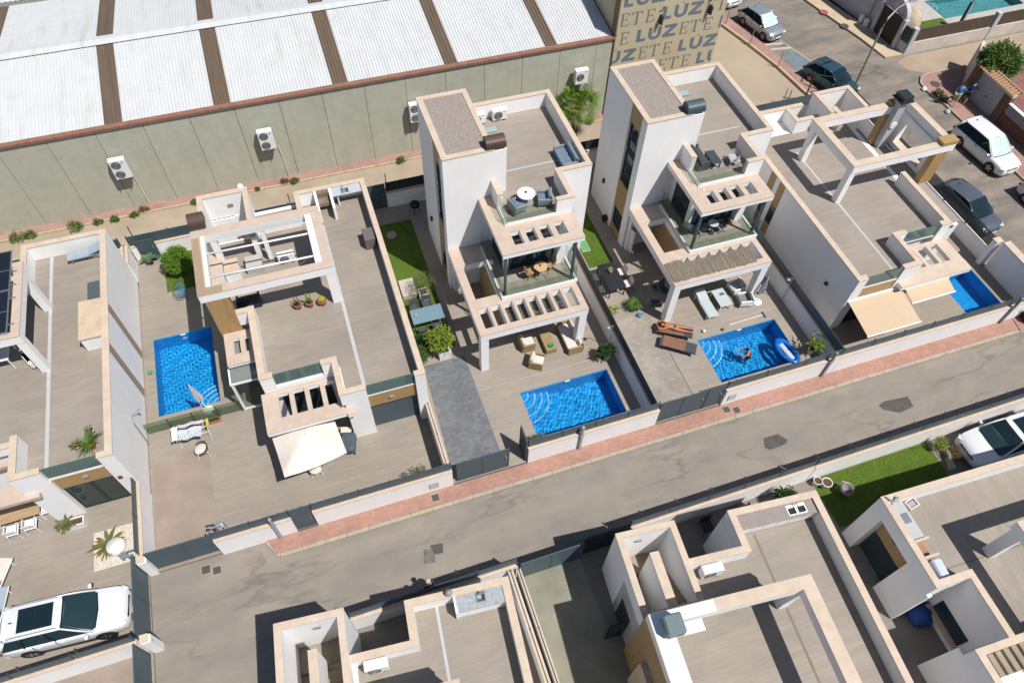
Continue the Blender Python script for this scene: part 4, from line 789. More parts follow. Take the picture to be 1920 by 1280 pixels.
fence_run('boundary_wall', 'capped wall between the leftmost bottom house and the concrete yard', 'wall', 3.66, 3.86, -6, 8.95, 1.45, 1.5, 2.4, group=GR, side=-1); fence_run('boundary_wall', 'thin pale wall along the concrete yard', 'wall', 4.02, 4.16, -6, 8.85, 1.6, 1.66, 2.4, group=GR)
def south(name, lab, piv, rot): return thing(name, lab, 'house', (*piv, 0.12), R(rot), 'white houses along the street')
GRAN = M('speckled_granite', (0.33, 0.35, 0.36), 0.4, 0.25, 8, 70); GRANP = M('mauve_granite', (0.27, 0.225, 0.205), 0.5, 0.16, 8, 70)
def sink(h, x0, x1, y0, y1, z, bowls=1, mat=STEEL):
    n = bowls; s = part('sink', PL([(x0, x1, y0, y1)], z, z+0.02, [(x0+0.05+(x1-x0)*i/n, x0-0.05+(x1-x0)*(i+1)/n, y0+0.05, y1-0.12) for i in range(n)]), mat, h)
    for i in range(n):
        a, b_ = x0+0.05+(x1-x0)*i/n, x0-0.05+(x1-x0)*(i+1)/n
        part('bowl', PL([(a-0.01, b_+0.01, y0+0.04, y1-0.11)], z-0.2, z, [(a, b_, y0+0.05, y1-0.12)]).box(a, b_, y0+0.05, y1-0.12, z-0.2, z-0.19), mat, s)
    xm = (x0+x1)/2; part('tap', MB().tube([(xm, y1-0.05, z), (xm, y1-0.05, z+0.22), (xm, y1-0.16, z+0.27), (xm, y1-0.22, z+0.2)], 0.016), STEEL, s); return s
# ---- F1
F1 = south('house', 'bottom left white house with open stair tower and speckled granite counter', (3.25, 7.94), -5); T, FL = 4.2, 3.4
part('wall', PL([(-2.9,3.25,-8,6.52),(-0.71,3.25,6.52,7.96)], 0.05, FL), WALL, F1); part('roof_floor', PL([(-2.75,2.98,-8,6.3),(-0.45,2.98,6.3,7.7)], FL, FL+0.006), DECK, F1); part('drain_strip', B(0.36,0.47,-2,7.7,FL+0.008,FL+0.013), STRIP, F1)
parapet(F1, [(-2.92,-0.42,6.28,6.52),(-0.70,-0.42,6.28,7.96),(-0.70,3.25,7.71,7.96),(2.98,3.25,-8,7.96)], FL, T)
tw = part('stair_tower', PL([(-5.38,-2.9,-8,8.15)], 0.05, 4.35, [(-5.12,-3.15,-7.7,7.9)]), WALL, F1); part('coping', PL([(-5.4,-2.88,-8,8.17)], 4.35, 4.4, [(-5.12,-3.15,-7.7,7.9)]), CAP, tw)
sw = part('stair_spine', B(-4.28,-3.98,-7.7,7.0,0.1,4.2), WALL, F1); part('coping', B(-4.3,-3.96,-7.7,7.02,4.2,4.25), CAP, sw)
STEPM = M('stair_tile', (0.27, 0.225, 0.165), 0.8, 0.12)
for k in range(9): part('step', B(-3.97,-3.16,6.6-0.28*k,6.88-0.28*k,0.1,2.05+0.17*k), STEPM, F1)
for k in range(3): part('step', B(-3.9+0.25*k,-3.65+0.25*k,6.9,7.88,0.1,1.6+0.16*k), STEPM, F1)
part('landing', B(-5.11,-3.92,6.9,7.88,0.1,1.5), STEPM, F1)
for k in range(7): part('step', B(-5.11,-4.29,6.6-0.28*k,6.88-0.28*k,0.1,1.35-0.17*k), STEPM, F1)
part('bulkhead_light', MB().cbox((-4.0, 7.87, 3.7), (0.26, 0.06, 0.14)), GREYM, F1)
w_ = part('worktop', PL([(1.15,2.97,7.08,7.7)], 4.1, 4.15, [(1.95,2.24,7.32,7.56)]), GRAN, F1); part('counter_front', B(1.15,2.97,7.12,7.18,FL,4.1), WALL, F1); part('counter_end', B(1.08,1.15,7.06,7.71,FL,4.22), WALL, F1); sink(F1, 1.92, 2.27, 7.28, 7.66, 4.152)
part('globe_light', MB().lathe((0.95, 7.83, 4.2), [(0.05,0),(0.14,0.1),(0.14,0.2),(0.03,0.3)], 10), GREYM, F1, True)
ring(F1, -3.4, 0.75, -2, 4.55, 5.5, 6.0, 0.42, 0.42); part('post', B(0.3,0.7,4.1,4.5,FL,5.5), WALL, F1); part('post', B(-3.3,-2.9,4.1,4.5,FL,5.5), WALL, F1)
def place_ac(h, piv, rot, x, y, z, lab):
    a = R(rot); dx, dy = x-piv[0], y-piv[1]
    return ac_unit('air_conditioner', lab, piv[0]+dx*math.cos(a)-dy*math.sin(a), piv[1]+dx*math.sin(a)+dy*math.cos(a), z, 0.85, 0.36, 0.62, 1, a, False)
place_ac(F1, (3.25, 7.94), -5, -2.03, 6.06, FL+0.07, 'roof unit on the bottom left house terrace')
# ---- F2
F2 = south('house', 'bottom middle white house with stair tower, mauve counter and pale pergola ring', (16.36, 7.36), -5); FL = 3.35
part('wall', PL([(7.72,16.4,-8,5.87),(12.46,16.4,5.87,7.36)], 0.05, FL, [(7.97,9.92,4.3,5.88)]), WALL, F2); part('roof_floor', PL([(10.15,16.15,-8,5.62),(12.7,16.15,5.62,7.12),(7.9,10.15,-8,3.4)], FL, FL+0.006), DECK, F2); part('drain_strip', B(13.45,13.55,-2,6.45,FL+0.008,FL+0.013), M('sand_joint', (0.20,0.17,0.12), 0.9), F2)
parapet(F2, [(10.14,12.74,5.62,5.87),(12.48,12.74,5.62,7.36),(12.48,16.4,7.11,7.36),(16.14,16.4,-8,7.36)], FL, T)
tw = part('stair_tower', PL([(7.72,10.15,4.05,7.4)], 0.05, 4.35, [(7.97,9.91,4.3,7.18)]), WALL, F2); part('coping', PL([(7.7,10.17,4.05,7.42)], 4.35, 4.4, [(7.97,9.91,4.3,7.18)]), CAP, tw)
sw = part('stair_spine', B(8.80,9.13,4.31,6.39,0.1,4.3), WALL, F2); part('coping', B(8.78,9.15,4.31,6.41,4.3,4.35), CAP, sw)
for k in range(8): part('step', B(9.14,9.9,6.15-0.24*k,6.39-0.24*k,0.1,1.9+0.17*k), STEPM, F2)
part('landing', B(7.98,9.9,6.42,7.17,0.1,1.75), STEPM, F2)
for k in range(6): part('step', B(7.98,8.79,6.1-0.28*k,6.38-0.28*k,0.1,1.55-0.17*k), STEPM, F2)
part('bulkhead_light', MB().cbox((8.7, 7.15, 3.7), (0.26, 0.06, 0.14)), GREYM, F2)
part('worktop', PL([(12.75,16.13,6.5,7.1)], 4.05, 4.1, [(14.92,15.27,6.66,6.9),(15.33,15.66,6.66,6.9)]), GRANP, F2); sink(F2, 14.88, 15.71, 6.6, 7.04, 4.102, 2, FRAMEW)
for k in range(6):
    part('cabinet_door', B(12.78+0.56*k,13.32+0.56*k,6.54,6.58,FL+0.08,4.04), FRAMEW, F2); 
part('cabinet_body', B(12.76,16.12,6.59,7.1,FL+0.02,4.04), DARKIN, F2)
ring(F2, 7.5, 13.7, -4, 3.89, 5.5, 6.0, 0.5, 0.44, cap=CAP)
wt = part('white_cap', PL([(7.52,8.2,-4,3.87),(8.2,9.9,3.46,3.87)], 6.001, 6.012), WALL, F2)
part('post', B(13.12,13.52,3.47,3.85,FL,5.5), WALL, F2); part('wood_wall', PL([(7.58,8.05,-4,4.0)], 0.12, 5.45), WOODC, F2); part('travertine_block', B(7.35,7.58,0.5,2.9,0.12,3.3), TRAV, F2)
fl = part('flue_cowl', MB().cbox((8.12, 3.28, 6.42), (0.66, 0.7, 0.5), bev=0.05), M('teal_metal', (0.13,0.175,0.18), 0.5, 0.1), F2); part('flue_base', B(7.9,8.35,3.05,3.5,6.0,6.2), WALL, fl)
part('side_door', PL([(4.6,5.5,0.13,2.2)], 7.70, 7.73, ax='yzx'), FRAMED, F2); dl = part('door_leaf', B(6.9,7.7,4.58,4.62,0.13,2.15), M('dark_green_door', (0.012,0.02,0.018), 0.5), F2); part('pane', B(7.0,7.35,4.575,4.58,0.4,1.9), DGLASS, dl)
place_ac(F2, (16.36, 7.36), -5, 11.08, 5.38, FL+0.07, 'roof unit on the bottom middle house terrace')
# ---- F3
F3 = south('house', 'bottom right white house with wood-lined recess and open light well', (18.81, 6.26), -2)
part('wall', PL([(18.81,32,-8,6.26)], 0.05, FL, [(18.8,19.3,3.72,5.58),(19.0,20.4,0.2,2.45),(18.7,19.1,0.4,2.3)]), WALL, F3); part('roof_floor', PL([(19.1,32,2.6,6.0),(20.6,32,-8,2.6)], FL, FL+0.006), DECKY, F3)
part('drain_strip', B(19.9,30,3.05,3.09,FL+0.007,FL+0.011), M('grey_joint', (0.16,0.15,0.13), 0.9), F3)
parapet(F3, [(18.81,32,6.0,6.26),(18.81,19.06,2.45,6.26),(18.81,20.56,2.42,2.68),(20.32,20.56,-0.1,2.68),(18.81,24,-0.12,0.12),(18.81,19.06,-6,0.12)], FL, T)
part('wood_panel', B(19.28,19.32,3.73,5.57,1.85,FL-0.02), WOODX, F3); part('glass_door', B(19.28,19.31,3.73,5.57,0.14,1.85), DGLASS, F3); part('wall_light', MB().cbox((19.24, 4.75, 2.6), (0.08, 0.22, 0.12)), GREYM, F3)
part('well_window', PL([(0.55,2.2,0.9,1.75)], 20.36, 20.40, ax='yzx'), DGLASS, F3); part('window_ledge', B(20.1,20.4,0.45,2.35,0.8,0.88), CAP, F3)
for k in range(7): part('step', B(19.35+0.26*k,19.61+0.26*k,-0.95,-0.14,2.2,3.36+0.13*k), STEPM, F3)
part('worktop', PL([(19.13,19.64,4.3,5.98)], 4.02, 4.08, [(19.25,19.5,5.05,5.4)]), M('pale_quartz', (0.42,0.43,0.42), 0.4, 0.08), F3); part('counter_front', B(19.56,19.62,4.3,5.98,FL,4.02), WALL, F3)
for y in (4.2, 3.52): part('kitchen_wall', B(19.06,19.72,y,y+0.1,FL,T), CAP, F3)
part('terracotta_shelf', B(19.07,19.6,3.62,4.2,FL+0.4,FL+0.46), M('clay_shelf', (0.33,0.16,0.095), 0.8), F3); part('hob', B(19.22,19.52,5.0,5.42,4.081,4.1), STEEL, F3)
ring(F3, 22.05, 30, -5, 3.5, 5.5, 6.0, 0.42, 0.42, cap=CAP); part('post', B(22.1,22.5,2.95,3.4,FL,5.5), WALL, F3)
# ================================================================ cars
TYRE = BLACK; CARGLASS = glass('car_glass', (0.22, 0.30, 0.31), 0.45, (0.016, 0.040, 0.050), 0.02, 1.65); CHROME = M('chrome', (0.6, 0.6, 0.6), 0.2, 0.02, metal=0.9); TRIM = M('car_trim', (0.015, 0.015, 0.017), 0.5, 0.1); LAMPG = M('lamp_lens', (0.55, 0.58, 0.6), 0.15, 0.05); TAIL = M('tail_lens', (0.25, 0.01, 0.01), 0.2, 0.1); SHADE = M('sun_shade', (0.45, 0.60, 0.55), 0.35, 0.25, 4, obj=True)
def loft(secs):
    n = len(secs[0]); vs = [p for s in secs for p in s]; k = len(secs)
    fs = [(i*n+j, i*n+j+1, (i+1)*n+j+1, (i+1)*n+j) for i in range(k-1) for j in range(n-1)]
    fs += [tuple(range(n-1, -1, -1)), tuple(range((k-1)*n, k*n))]
    return MB().add(vs, fs)
def car(label, loc, rot, col, L=4.5, W=1.84, H=1.66, kind='suv', sunroof=False, rails=False, shade=False, name='parked_car', metal=0.0, rim=None):
    t = thing(name, label, 'car', loc, rot, 'parked cars', True); P = paint('car_paint_%d' % len(bpy.data.materials), col, 0.28, metal); w = W/2
    hb = 0.60*H if kind == 'suv' else 0.62*H   # belt height
    # body: x fraction, half width, sill z, shoulder z, centre z
    st = [(-0.500, 0.78, 0.36, hb*0.86, hb*0.88), (-0.485, 0.90, 0.27, hb*0.97, hb*1.0), (-0.44, 0.965, 0.21, hb, hb*1.01), (-0.30, 1.0, 0.19, hb, hb), (-0.05, 1.0, 0.19, hb*0.985, hb), (0.16, 1.0, 0.19, hb*0.97, hb*1.0), (0.25, 0.99, 0.19, hb*0.955, hb*1.03),
          (0.33, 0.975, 0.19, hb*0.93, hb*1.01), (0.41, 0.95, 0.20, hb*0.885, hb*0.96), (0.455, 0.89, 0.22, hb*0.82, hb*0.89), (0.485, 0.79, 0.24, hb*0.70, hb*0.77), (0.500, 0.62, 0.30, hb*0.55, hb*0.60)]
    def sec(f, k, zs, zb, zc):
        x = f*L; a = w*k; h = [(0.0, zs), (a*0.82, zs), (a*0.965, zs+0.08), (a, zs+(zb-zs)*0.45), (a*0.985, zs+(zb-zs)*0.72), (a*0.955, zb-0.02), (a*0.90, zb), (a*0.55, (zb*0.4+zc*0.6)), (0.0, zc)]
        return [(x, y, z) for y, z in h] + [(x, -y, z) for y, z in h[-2::-1]]
    body = part('body', loft([sec(*s) for s in st]), P, t, True)
    # cabin
    f0, f1, r1, r0 = (0.25, 0.045, -0.40, -0.475) if kind == 'suv' else (0.265, 0.05, -0.34, -0.462) if kind == 'hatch' else (0.25, 0.04, -0.27, -0.42)
    wb, wr = w*0.90, w*0.70; zb = hb*0.99; zr = H
    def grid(fn, nu, nv, mat, nm, par=t):
        vs = [fn(i/nu, j/nv) for j in range(nv+1) for i in range(nu+1)]; m = nu+1
        return part(nm, MB().add(vs, [(j*m+i, j*m+i+1, (j+1)*m+i+1, (j+1)*m+i) for j in range(nv) for i in range(nu)]), mat, par, True)
    cr = lambda u: 1 - (2*u-1)**2
    ins = 0.93
    grid(lambda u, v: (L*(f0 + (f1-f0)*v) + 0.17*cr(u)*(1-v*0.6) - 0.03, (2*u-1)*(wb+(wr-wb)*v)*ins, zb + (zr-zb)*(v**0.9) - 0.0 + 0.02*cr(u)*v + 0.01), 8, 5, CARGLASS if not shade else SHADE, 'windscreen')
    roof = grid(lambda u, v: (L*(f1 + (r1-f1)*v), (2*u-1)*(wr + 0.02*math.sin(math.pi*v)), zr - 0.03*(2*u-1)**4 + 0.035*math.sin(math.pi*min(1, v*1.05)) * (0.6+0.4*cr(u)) - (0.10 if kind == 'hatch' else 0.06)*v**3 + 0.01), 8, 8, P, 'roof')
    zrr = zr - (0.10 if kind == 'hatch' else 0.06) + 0.01
    grid(lambda u, v: (L*(r1 + (r0-r1)*v) - 0.05*cr(u), (2*u-1)*(wr+(wb-wr)*v)*ins, zrr + (zb-zrr)*v), 8, 4, CARGLASS, 'rear_window')
    for s in (1, -1):
        def side(u, v, s=s):
            xb, xr = L*(f0-0.01 + (r0+0.01-f0)*u), L*(f1 + (r1-f1)*u); zt = zr + (zrr-zr)*u**3
            return (xb+(xr-xb)*v, s*(wb + (wr+0.005-wb)*v), zb + (zt-zb)*v*0.97)
        vs = [side(i/10, j/3) for j in range(4) for i in range(11)]; fs = [(j*11+i, j*11+i+1, (j+1)*11+i+1, (j+1)*11+i) for j in range(3) for i in range(10)]
        part('side_window', MB().add(vs, fs if s < 0 else [f[::-1] for f in fs]), CARGLASS, t, True)
        for u, wd in ((0.0, 0.05), (0.40, 0.035), (0.74, 0.05), (1.0, 0.085)):
            a, b_ = Vector(side(u, 0)), Vector(side(u, 1)); a.y += s*0.006; b_.y += s*0.006; part('pillar', MB().tube([a, (a+b_)/2 + Vector((0, s*0.012, 0)), b_], wd*0.8, 6), P if u in (0.0, 1.0) else TRIM, t, True)
        part('roof_edge', MB().tube([Vector(side(u, 1)) for u in (0, 0.25, 0.5, 0.75, 1)], 0.035, 6), P, t, True)
        if rails: part('roof_rail', MB().tube([(L*f1-0.15, s*wr*0.93, zr+0.03), (L*f1-0.3, s*wr*0.93, zr+0.07), (L*r1+0.3, s*wr*0.93, zr+0.06), (L*r1+0.15, s*wr*0.93, zr+0.0)], 0.022), GREYM if col[0] > 0.4 else STEEL, t)
        part('mirror', MB().cbox((L*f0-0.25, s*(w+0.09), hb+0.06), (0.14, 0.2, 0.13), bev=0.03), P, t)
        hl = part('headlight', MB().cbox((L*0.452, s*w*0.70, hb*0.74), (0.30, 0.36, 0.10), rz=-s*0.55, bev=0.02), LAMPG, t); part('tail_light', MB().cbox((-L*0.482, s*w*0.76, hb*0.86), (0.12, 0.34, 0.16), rz=s*0.3, bev=0.02), TAIL, t)
        for fx in (0.30, -0.29):
            r = 0.20*H + 0.02 if kind == 'suv' else 0.31; x = fx*L
            arch = MB().lathe((0, 0, 0), [(r*1.14, 0), (r*1.14, 0.2)], 20); arch.v = [(x+a, s*(w+0.004-c), r+0.0+b_) for a, b_, c in arch.v]; part('wheel_arch', arch, TRIM, t)
            ty = MB().lathe((0, 0, 0), [(r*0.66, 0.02), (r*0.94, 0.0), (r, 0.04), (r, 0.18), (r*0.9, 0.21)], 20); ty.v = [(x+a, s*(w+0.012-c), r+b_) for a, b_, c in ty.v]; wl = part('wheel', ty, TYRE, t, True)
            rm = MB()
            for k in range(5):
                q = 2*math.pi*k/5 + 0.3; rm.cbox((x + r*0.34*math.cos(q), s*(w+0.006), r + r*0.34*math.sin(q)), (0.06, 0.02, 0.06)); rm.add([(x+r*0.1*math.cos(q-0.5), s*(w+0.012), r+r*0.1*math.sin(q-0.5)), (x+r*0.64*math.cos(q-0.16), s*(w+0.008), r+r*0.64*math.sin(q-0.16)), (x+r*0.64*math.cos(q+0.16), s*(w+0.008), r+r*0.64*math.sin(q+0.16)), (x+r*0.1*math.cos(q+0.5), s*(w+0.012), r+r*0.1*math.sin(q+0.5))], [(0, 1, 2, 3)])
            part('rim', rm, CHROME, wl)
        part('door_handle', MB().box(-0.1, 0.05, s*w-0.005, s*w+0.02, hb*0.84, hb*0.87).box(-0.95, -0.8, s*w-0.005, s*w+0.02, hb*0.84, hb*0.87), P, t)
        part('door_seam', MB().box(-0.24, -0.232, s*w*0.93, s*w+0.002, 0.35, hb).box(-1.08, -1.072, s*w*0.93, s*w+0.002, 0.4, hb).box(L*0.17, L*0.17+0.008, s*w*0.93, s*w+0.002, 0.35, hb*0.95), TRIM, t)
        part('sill', MB().box(-L*0.22, L*0.22, s*w*0.90, s*w*0.985, 0.17, 0.26) if s > 0 else MB().box(-L*0.22, L*0.22, s*w*0.985, s*w*0.90, 0.17, 0.26), TRIM, t)
    part('grille', MB().cbox((L*0.49, 0, hb*0.60), (0.06, w*0.95, hb*0.2), bev=0.02), TRIM, t); part('front_bumper_intake', MB().cbox((L*0.488, 0, 0.33), (0.05, w*1.25, 0.12), bev=0.02), TRIM, t); part('rear_bumper', MB().cbox((-L*0.487, 0, 0.38), (0.08, w*1.5, 0.16), bev=0.03), TRIM, t)
    part('number_plate', MB().cbox((L*0.508, 0, 0.44), (0.015, 0.5, 0.11)), PLASTW, t); part('number_plate', MB().cbox((-L*0.503, 0, hb*0.7), (0.015, 0.5, 0.11)), PLASTW, t)
    part('wiper_cowl', MB().tube([(L*f0+0.03, -wb*0.85, zb+0.012), (L*f0+0.11, 0, zb+0.03), (L*f0+0.03, wb*0.85, zb+0.012)], 0.03, 5), TRIM, t)
    for q in (1, -1): part('bonnet_crease', MB().tube([(L*0.26, q*0.45*w, hb*1.012), (L*0.40, q*0.5*w, hb*0.945)], 0.012, 4), P, t)
    if kind == 'hatch' or kind == 'suv': part('roof_spoiler', MB().cbox((L*r1-0.02, 0, zrr+0.0), (0.16, wr*1.75, 0.03), bev=0.01), P if kind == 'hatch' else P, t)
    part('aerial', MB().cbox((L*r1+0.25, 0, zr+0.04), (0.12, 0.03, 0.05)), TRIM, t)
    if sunroof:
        sr = part('sunroof', MB().cbox((L*(f1*0.35+r1*0.65)+0.42, 0, zr+0.046), (1.3, wr*1.42, 0.012), bev=0.005), CARGLASS, t); part('sunroof_bar', MB().cbox((L*(f1*0.35+r1*0.65)+0.42, 0, zr+0.055), (0.03, wr*1.4, 0.008)), TRIM, sr)
    return t
WC = (0.62, 0.63, 0.65)
car('white estate car with big dark sunroof behind the left slatted gate', (-13.85, 12.82, 0.155), R(-4), WC, 4.75, 1.88, 1.70, 'suv', True, True)
car('white car with dark sunroof half hidden behind the bottom right house', (28.8, 7.72, 0.125), R(180), WC, 4.7, 1.9, 1.62, 'suv', True)
car('white crossover with silver sunshade parked on the cross street', (42.55, 25.85, 0.003), R(-86), (0.66, 0.67, 0.68), 4.64, 1.87, 1.64, 'suv', shade=True)
car('grey-blue saloon parked beside the black railings', (37.7, 21.65, 0.003), R(-82), (0.115, 0.135, 0.16), 4.35, 1.78, 1.46, 'hatch', metal=0.4)
car('dark teal hatchback parked at the blue bay', (36.75, 35.3, 0.003), R(-72), (0.025, 0.075, 0.10), 4.0, 1.74, 1.46, 'hatch', metal=0.3)
car('small silver hatchback with sunshade at the top of the cross street', (35.5, 43.0, 0.003), R(-78), (0.36, 0.38, 0.42), 3.85, 1.68, 1.44, 'hatch', shade=True, metal=0.5)
car('white car cut off at the top edge behind the lettered building', (34.55, 48.15, 0.003), R(-79), WC, 4.3, 1.78, 1.48, 'hatch')
car('white car cut off at the right edge on the cross street', (42.95, 20.15, 0.003), R(-88), WC, 4.3, 1.78, 1.5, 'hatch')
# ================================================================ plants
RN = random.Random(11)
def rdir():
    while True:
        v = Vector((RN.uniform(-1, 1), RN.uniform(-1, 1), RN.uniform(-1, 1)))
        if 0.05 < v.length < 1: return v.normalized()
def leaf(mb, p, d, L, w, droop=0.2):
    d = d.normalized(); side = d.cross(Vector((0, 0, 1)));
    if side.length < 0.05: side = Vector((1, 0, 0))
    side = (side.normalized() + rdir()*0.5).normalized()
    m = p + d*L*0.5; e = p + d*L + Vector((0, 0, -droop*L))
    mb.add([p, m + side*w/2, e, m - side*w/2], [(0, 1, 2, 3)])
def clump_crown(c, rx, ry, rz, clumps, per, L, w, cr=0.35):
    # leaf clumps scattered in an uneven crown
    mb = MB(); c = Vector(c)
    for _ in range(clumps):
        d = rdir(); k = RN.uniform(0.45, 1.0)**0.6; q = c + Vector((d.x*rx*k, d.y*ry*k, d.z*rz*k)); r = cr*RN.uniform(0.6, 1.2)
        for _ in range(per):
            e = rdir(); p = q + e*r*RN.uniform(0.2, 1.0); leaf(mb, p, (e + d*0.6 + rdir()*0.5), L*RN.uniform(0.6, 1.3), w*RN.uniform(0.7, 1.3))
    return mb
def blades(c, n, L, w, up=0.6, spread=1.0, seg=4, droop=0.5):
    # arching strap leaves
    mb = MB(); c = Vector(c)
    for i in range(n):
        a = RN.uniform(0, 6.283); el = RN.uniform(up-0.45, up+0.45); d = Vector((math.cos(a)*spread, math.sin(a)*spread, el)).normalized(); s = Vector((-math.sin(a), math.cos(a), 0)); l = L*RN.uniform(0.6, 1.15); vs = []
        for k in range(seg+1):
            f = k/seg; p = c + d*l*f + Vector((0, 0, -droop*l*f*f)); ww = w*(1 - f)**0.6*(0.55 + 0.9*f if f < 0.5 else 1.0); vs += [p + s*ww/2, p - s*ww/2]
        mb.add(vs, [(2*k, 2*k+1, 2*k+3, 2*k+2) for k in range(seg)])
    return mb
def pot(t, x, y, z, r, h, mat, sq=False, soil=True):
    if sq:
        part('pot', PL([(x-r, x+r, y-r, y+r)], z, z+h, []), mat, t) if not soil else part('pot', PL([(x-r, x+r, y-r, y+r)], z, z+h, [(x-r+0.04, x+r-0.04, y-r+0.04, y+r-0.04)]), mat, t)
        part('soil', B(x-r+0.041, x+r-0.041, y-r+0.041, y+r-0.041, z+0.02, z+h-0.05), SOIL, t)
    else:
        part('pot', MB().lathe((x, y, z), [(r*0.72, 0), (r*0.98, h*0.86), (r*1.06, h*0.87), (r*1.06, h), (r*0.92, h), (r*0.9, h*0.9)], 16, cap=False), mat, t, True); part('soil', MB().lathe((x, y, z), [(0.01, h*0.9), (r*0.92, h*0.9)][::-1], 16, cap=False), SOIL, t)
WPOT = M('white_pot', (0.66, 0.64, 0.61), 0.6, 0.08, 4)
def potplant(lab, x, y, z, mk, mat, r=0.2, h=0.35, pm=WPOT, sq=False, stem=None, name='potted_plant', group='potted plants'):
    t = thing(name, lab, 'plant', (x, y, z), 0, group); pot(t, x, y, z, r, h, pm, sq)
    if stem: part('trunk', MB().tube([(x, y, z+h*0.85), (x+0.04, y+0.02, z+h+stem*0.5), (x, y, z+h+stem)], 0.028, 6, 0.012), BARK, t)
    part('foliage', mk, mat, t); return t
FLA, FLB = 3.43, 3.31
# house B terrace cacti
t = thing('potted_cactus', 'tall branching cactus, leftmost of three terracotta pots under the pergola ring', 'plant', (-2.25, 23.84, FLB), 0, 'cacti in terracotta pots'); pot(t, -2.25, 23.84, FLB, 0.19, 0.32, TERRA)
mb = MB()
for k in range(6):
    a = k*1.05; mb.tube([(-2.25, 23.84, FLB+0.28), (-2.25+0.12*math.cos(a), 23.84+0.12*math.sin(a), FLB+0.5), (-2.25+0.15*math.cos(a), 23.84+0.15*math.sin(a), FLB+0.68+0.05*(k % 3))], 0.035, 6, 0.022)
part('stem', mb, LEAFB, t, True)
t = thing('potted_cactus', 'pale green upright cactus, middle of three terracotta pots', 'plant', (-1.68, 23.79, FLB), 0, 'cacti in terracotta pots'); pot(t, -1.68, 23.79, FLB, 0.19, 0.32, TERRA)
part('stem', MB().tube([(-1.68, 23.79, FLB+0.28), (-1.72, 23.8, FLB+0.6), (-1.74, 23.82, FLB+0.95)], 0.06, 7, 0.05).tube([(-1.7, 23.8, FLB+0.5), (-1.58, 23.8, FLB+0.6), (-1.56, 23.8, FLB+0.85)], 0.05, 7, 0.04).tube([(-1.7, 23.8, FLB+0.45), (-1.8, 23.72, FLB+0.55), (-1.84, 23.7, FLB+0.7)], 0.045, 7, 0.03), LEAFY, t, True)
t = thing('potted_cactus', 'round golden barrel cactus, rightmost of three terracotta pots', 'plant', (-1.09, 23.74, FLB), 0, 'cacti in terracotta pots'); pot(t, -1.09, 23.74, FLB, 0.22, 0.3, TERRA)
gb = MB(); prof = [(0.05, 0.24), (0.17, 0.28), (0.20, 0.38), (0.16, 0.48), (0.06, 0.53), (0.01, 0.52)]; gb.lathe((-1.09, 23.74, FLB), prof, 24)
for i, v in enumerate(gb.v):
    j = i % 24; k = 1.0 if j % 2 else 0.86; gb.v[i] = (-1.09+(v[0]+1.09)*k, 23.74+(v[1]-23.74)*k, v[2])
part('stem', gb, M('golden_cactus', (0.30, 0.24, 0.03), 0.8, 0.2, 10), t)
# house A
potplant('spiky green yucca by the parapet corner of the leftmost terrace', -11.75, 18.9, FLA, blades((-11.75, 18.9, FLA+0.42), 46, 0.72, 0.075, 0.55, droop=0.25), LEAF, 0.2, 0.4, TERRA, stem=None)
potplant('small brown dry succulent beside the yucca on the leftmost terrace', -12.3, 19.05, FLA, blades((-12.3, 19.05, FLA+0.22), 34, 0.38, 0.05, 0.7, droop=0.2), LEAFB, 0.14, 0.24)
potplant('small succulent in white pot behind the yucca on the leftmost terrace', -11.72, 19.6, FLA, blades((-11.72, 19.6, FLA+0.32), 26, 0.32, 0.05, 0.7, droop=0.2), LEAFO, 0.15, 0.32)
t = thing('planter', 'white trough with leafy plant beside the leftmost house door', 'plant', (-13.85, 17.25, 0.15)); part('box', PL([(-14.35,-13.35,17.05,17.45)], 0.15, 0.55, [(-14.3,-13.4,17.1,17.4)]), WPOT, t); part('soil', B(-14.29,-13.41,17.11,17.39,0.2,0.5), SOIL, t); part('foliage', blades((-14.1, 17.25, 0.5), 40, 0.62, 0.16, 0.9, droop=0.4), LEAFO, t)
t = thing('bird_of_paradise', 'large paddle-leaved plant with yellowing leaves on the white gravel patch', 'plant', (-12.5, 15.85, 0.15)); part('pot', MB().lathe((-12.1, 15.6, 0.15), [(0.3, 0), (0.42, 0.2), (0.36, 0.4)], 14), WPOT, t, True)
part('leaf', blades((-12.45, 15.85, 0.2), 24, 1.05, 0.2, 1.0, droop=0.5), LEAFO, t); part('old_leaf', blades((-12.45, 15.85, 0.2), 14, 0.9, 0.15, 0.45, droop=0.35), leafmat('leaf_ochre', (0.30, 0.17, 0.03)), t)
def pebbles():
    m, t2, b = nt('white_pebbles'); v = N(t2, 'TexVoronoi', Scale=22.0); t2.links.new(pos(t2), v.inputs['Vector']); c = ramp(t2, v.outputs['Color'], [(0.0, (0.36, 0.31, 0.24)), (0.4, (0.52, 0.47, 0.39)), (1.0, (0.66, 0.62, 0.55))]); t2.links.new(c, b.inputs['Base Color']); b.inputs['Roughness'].default_value = 0.9; bump(t2, b, v.outputs['Distance'], 0.8, 0.03); return m
struct('gravel_bed', MB().prism([(-13.1,14.83),(-11.0,14.83),(-11.0,16.62),(-13.1,16.62)], 0.152, 0.165), pebbles())
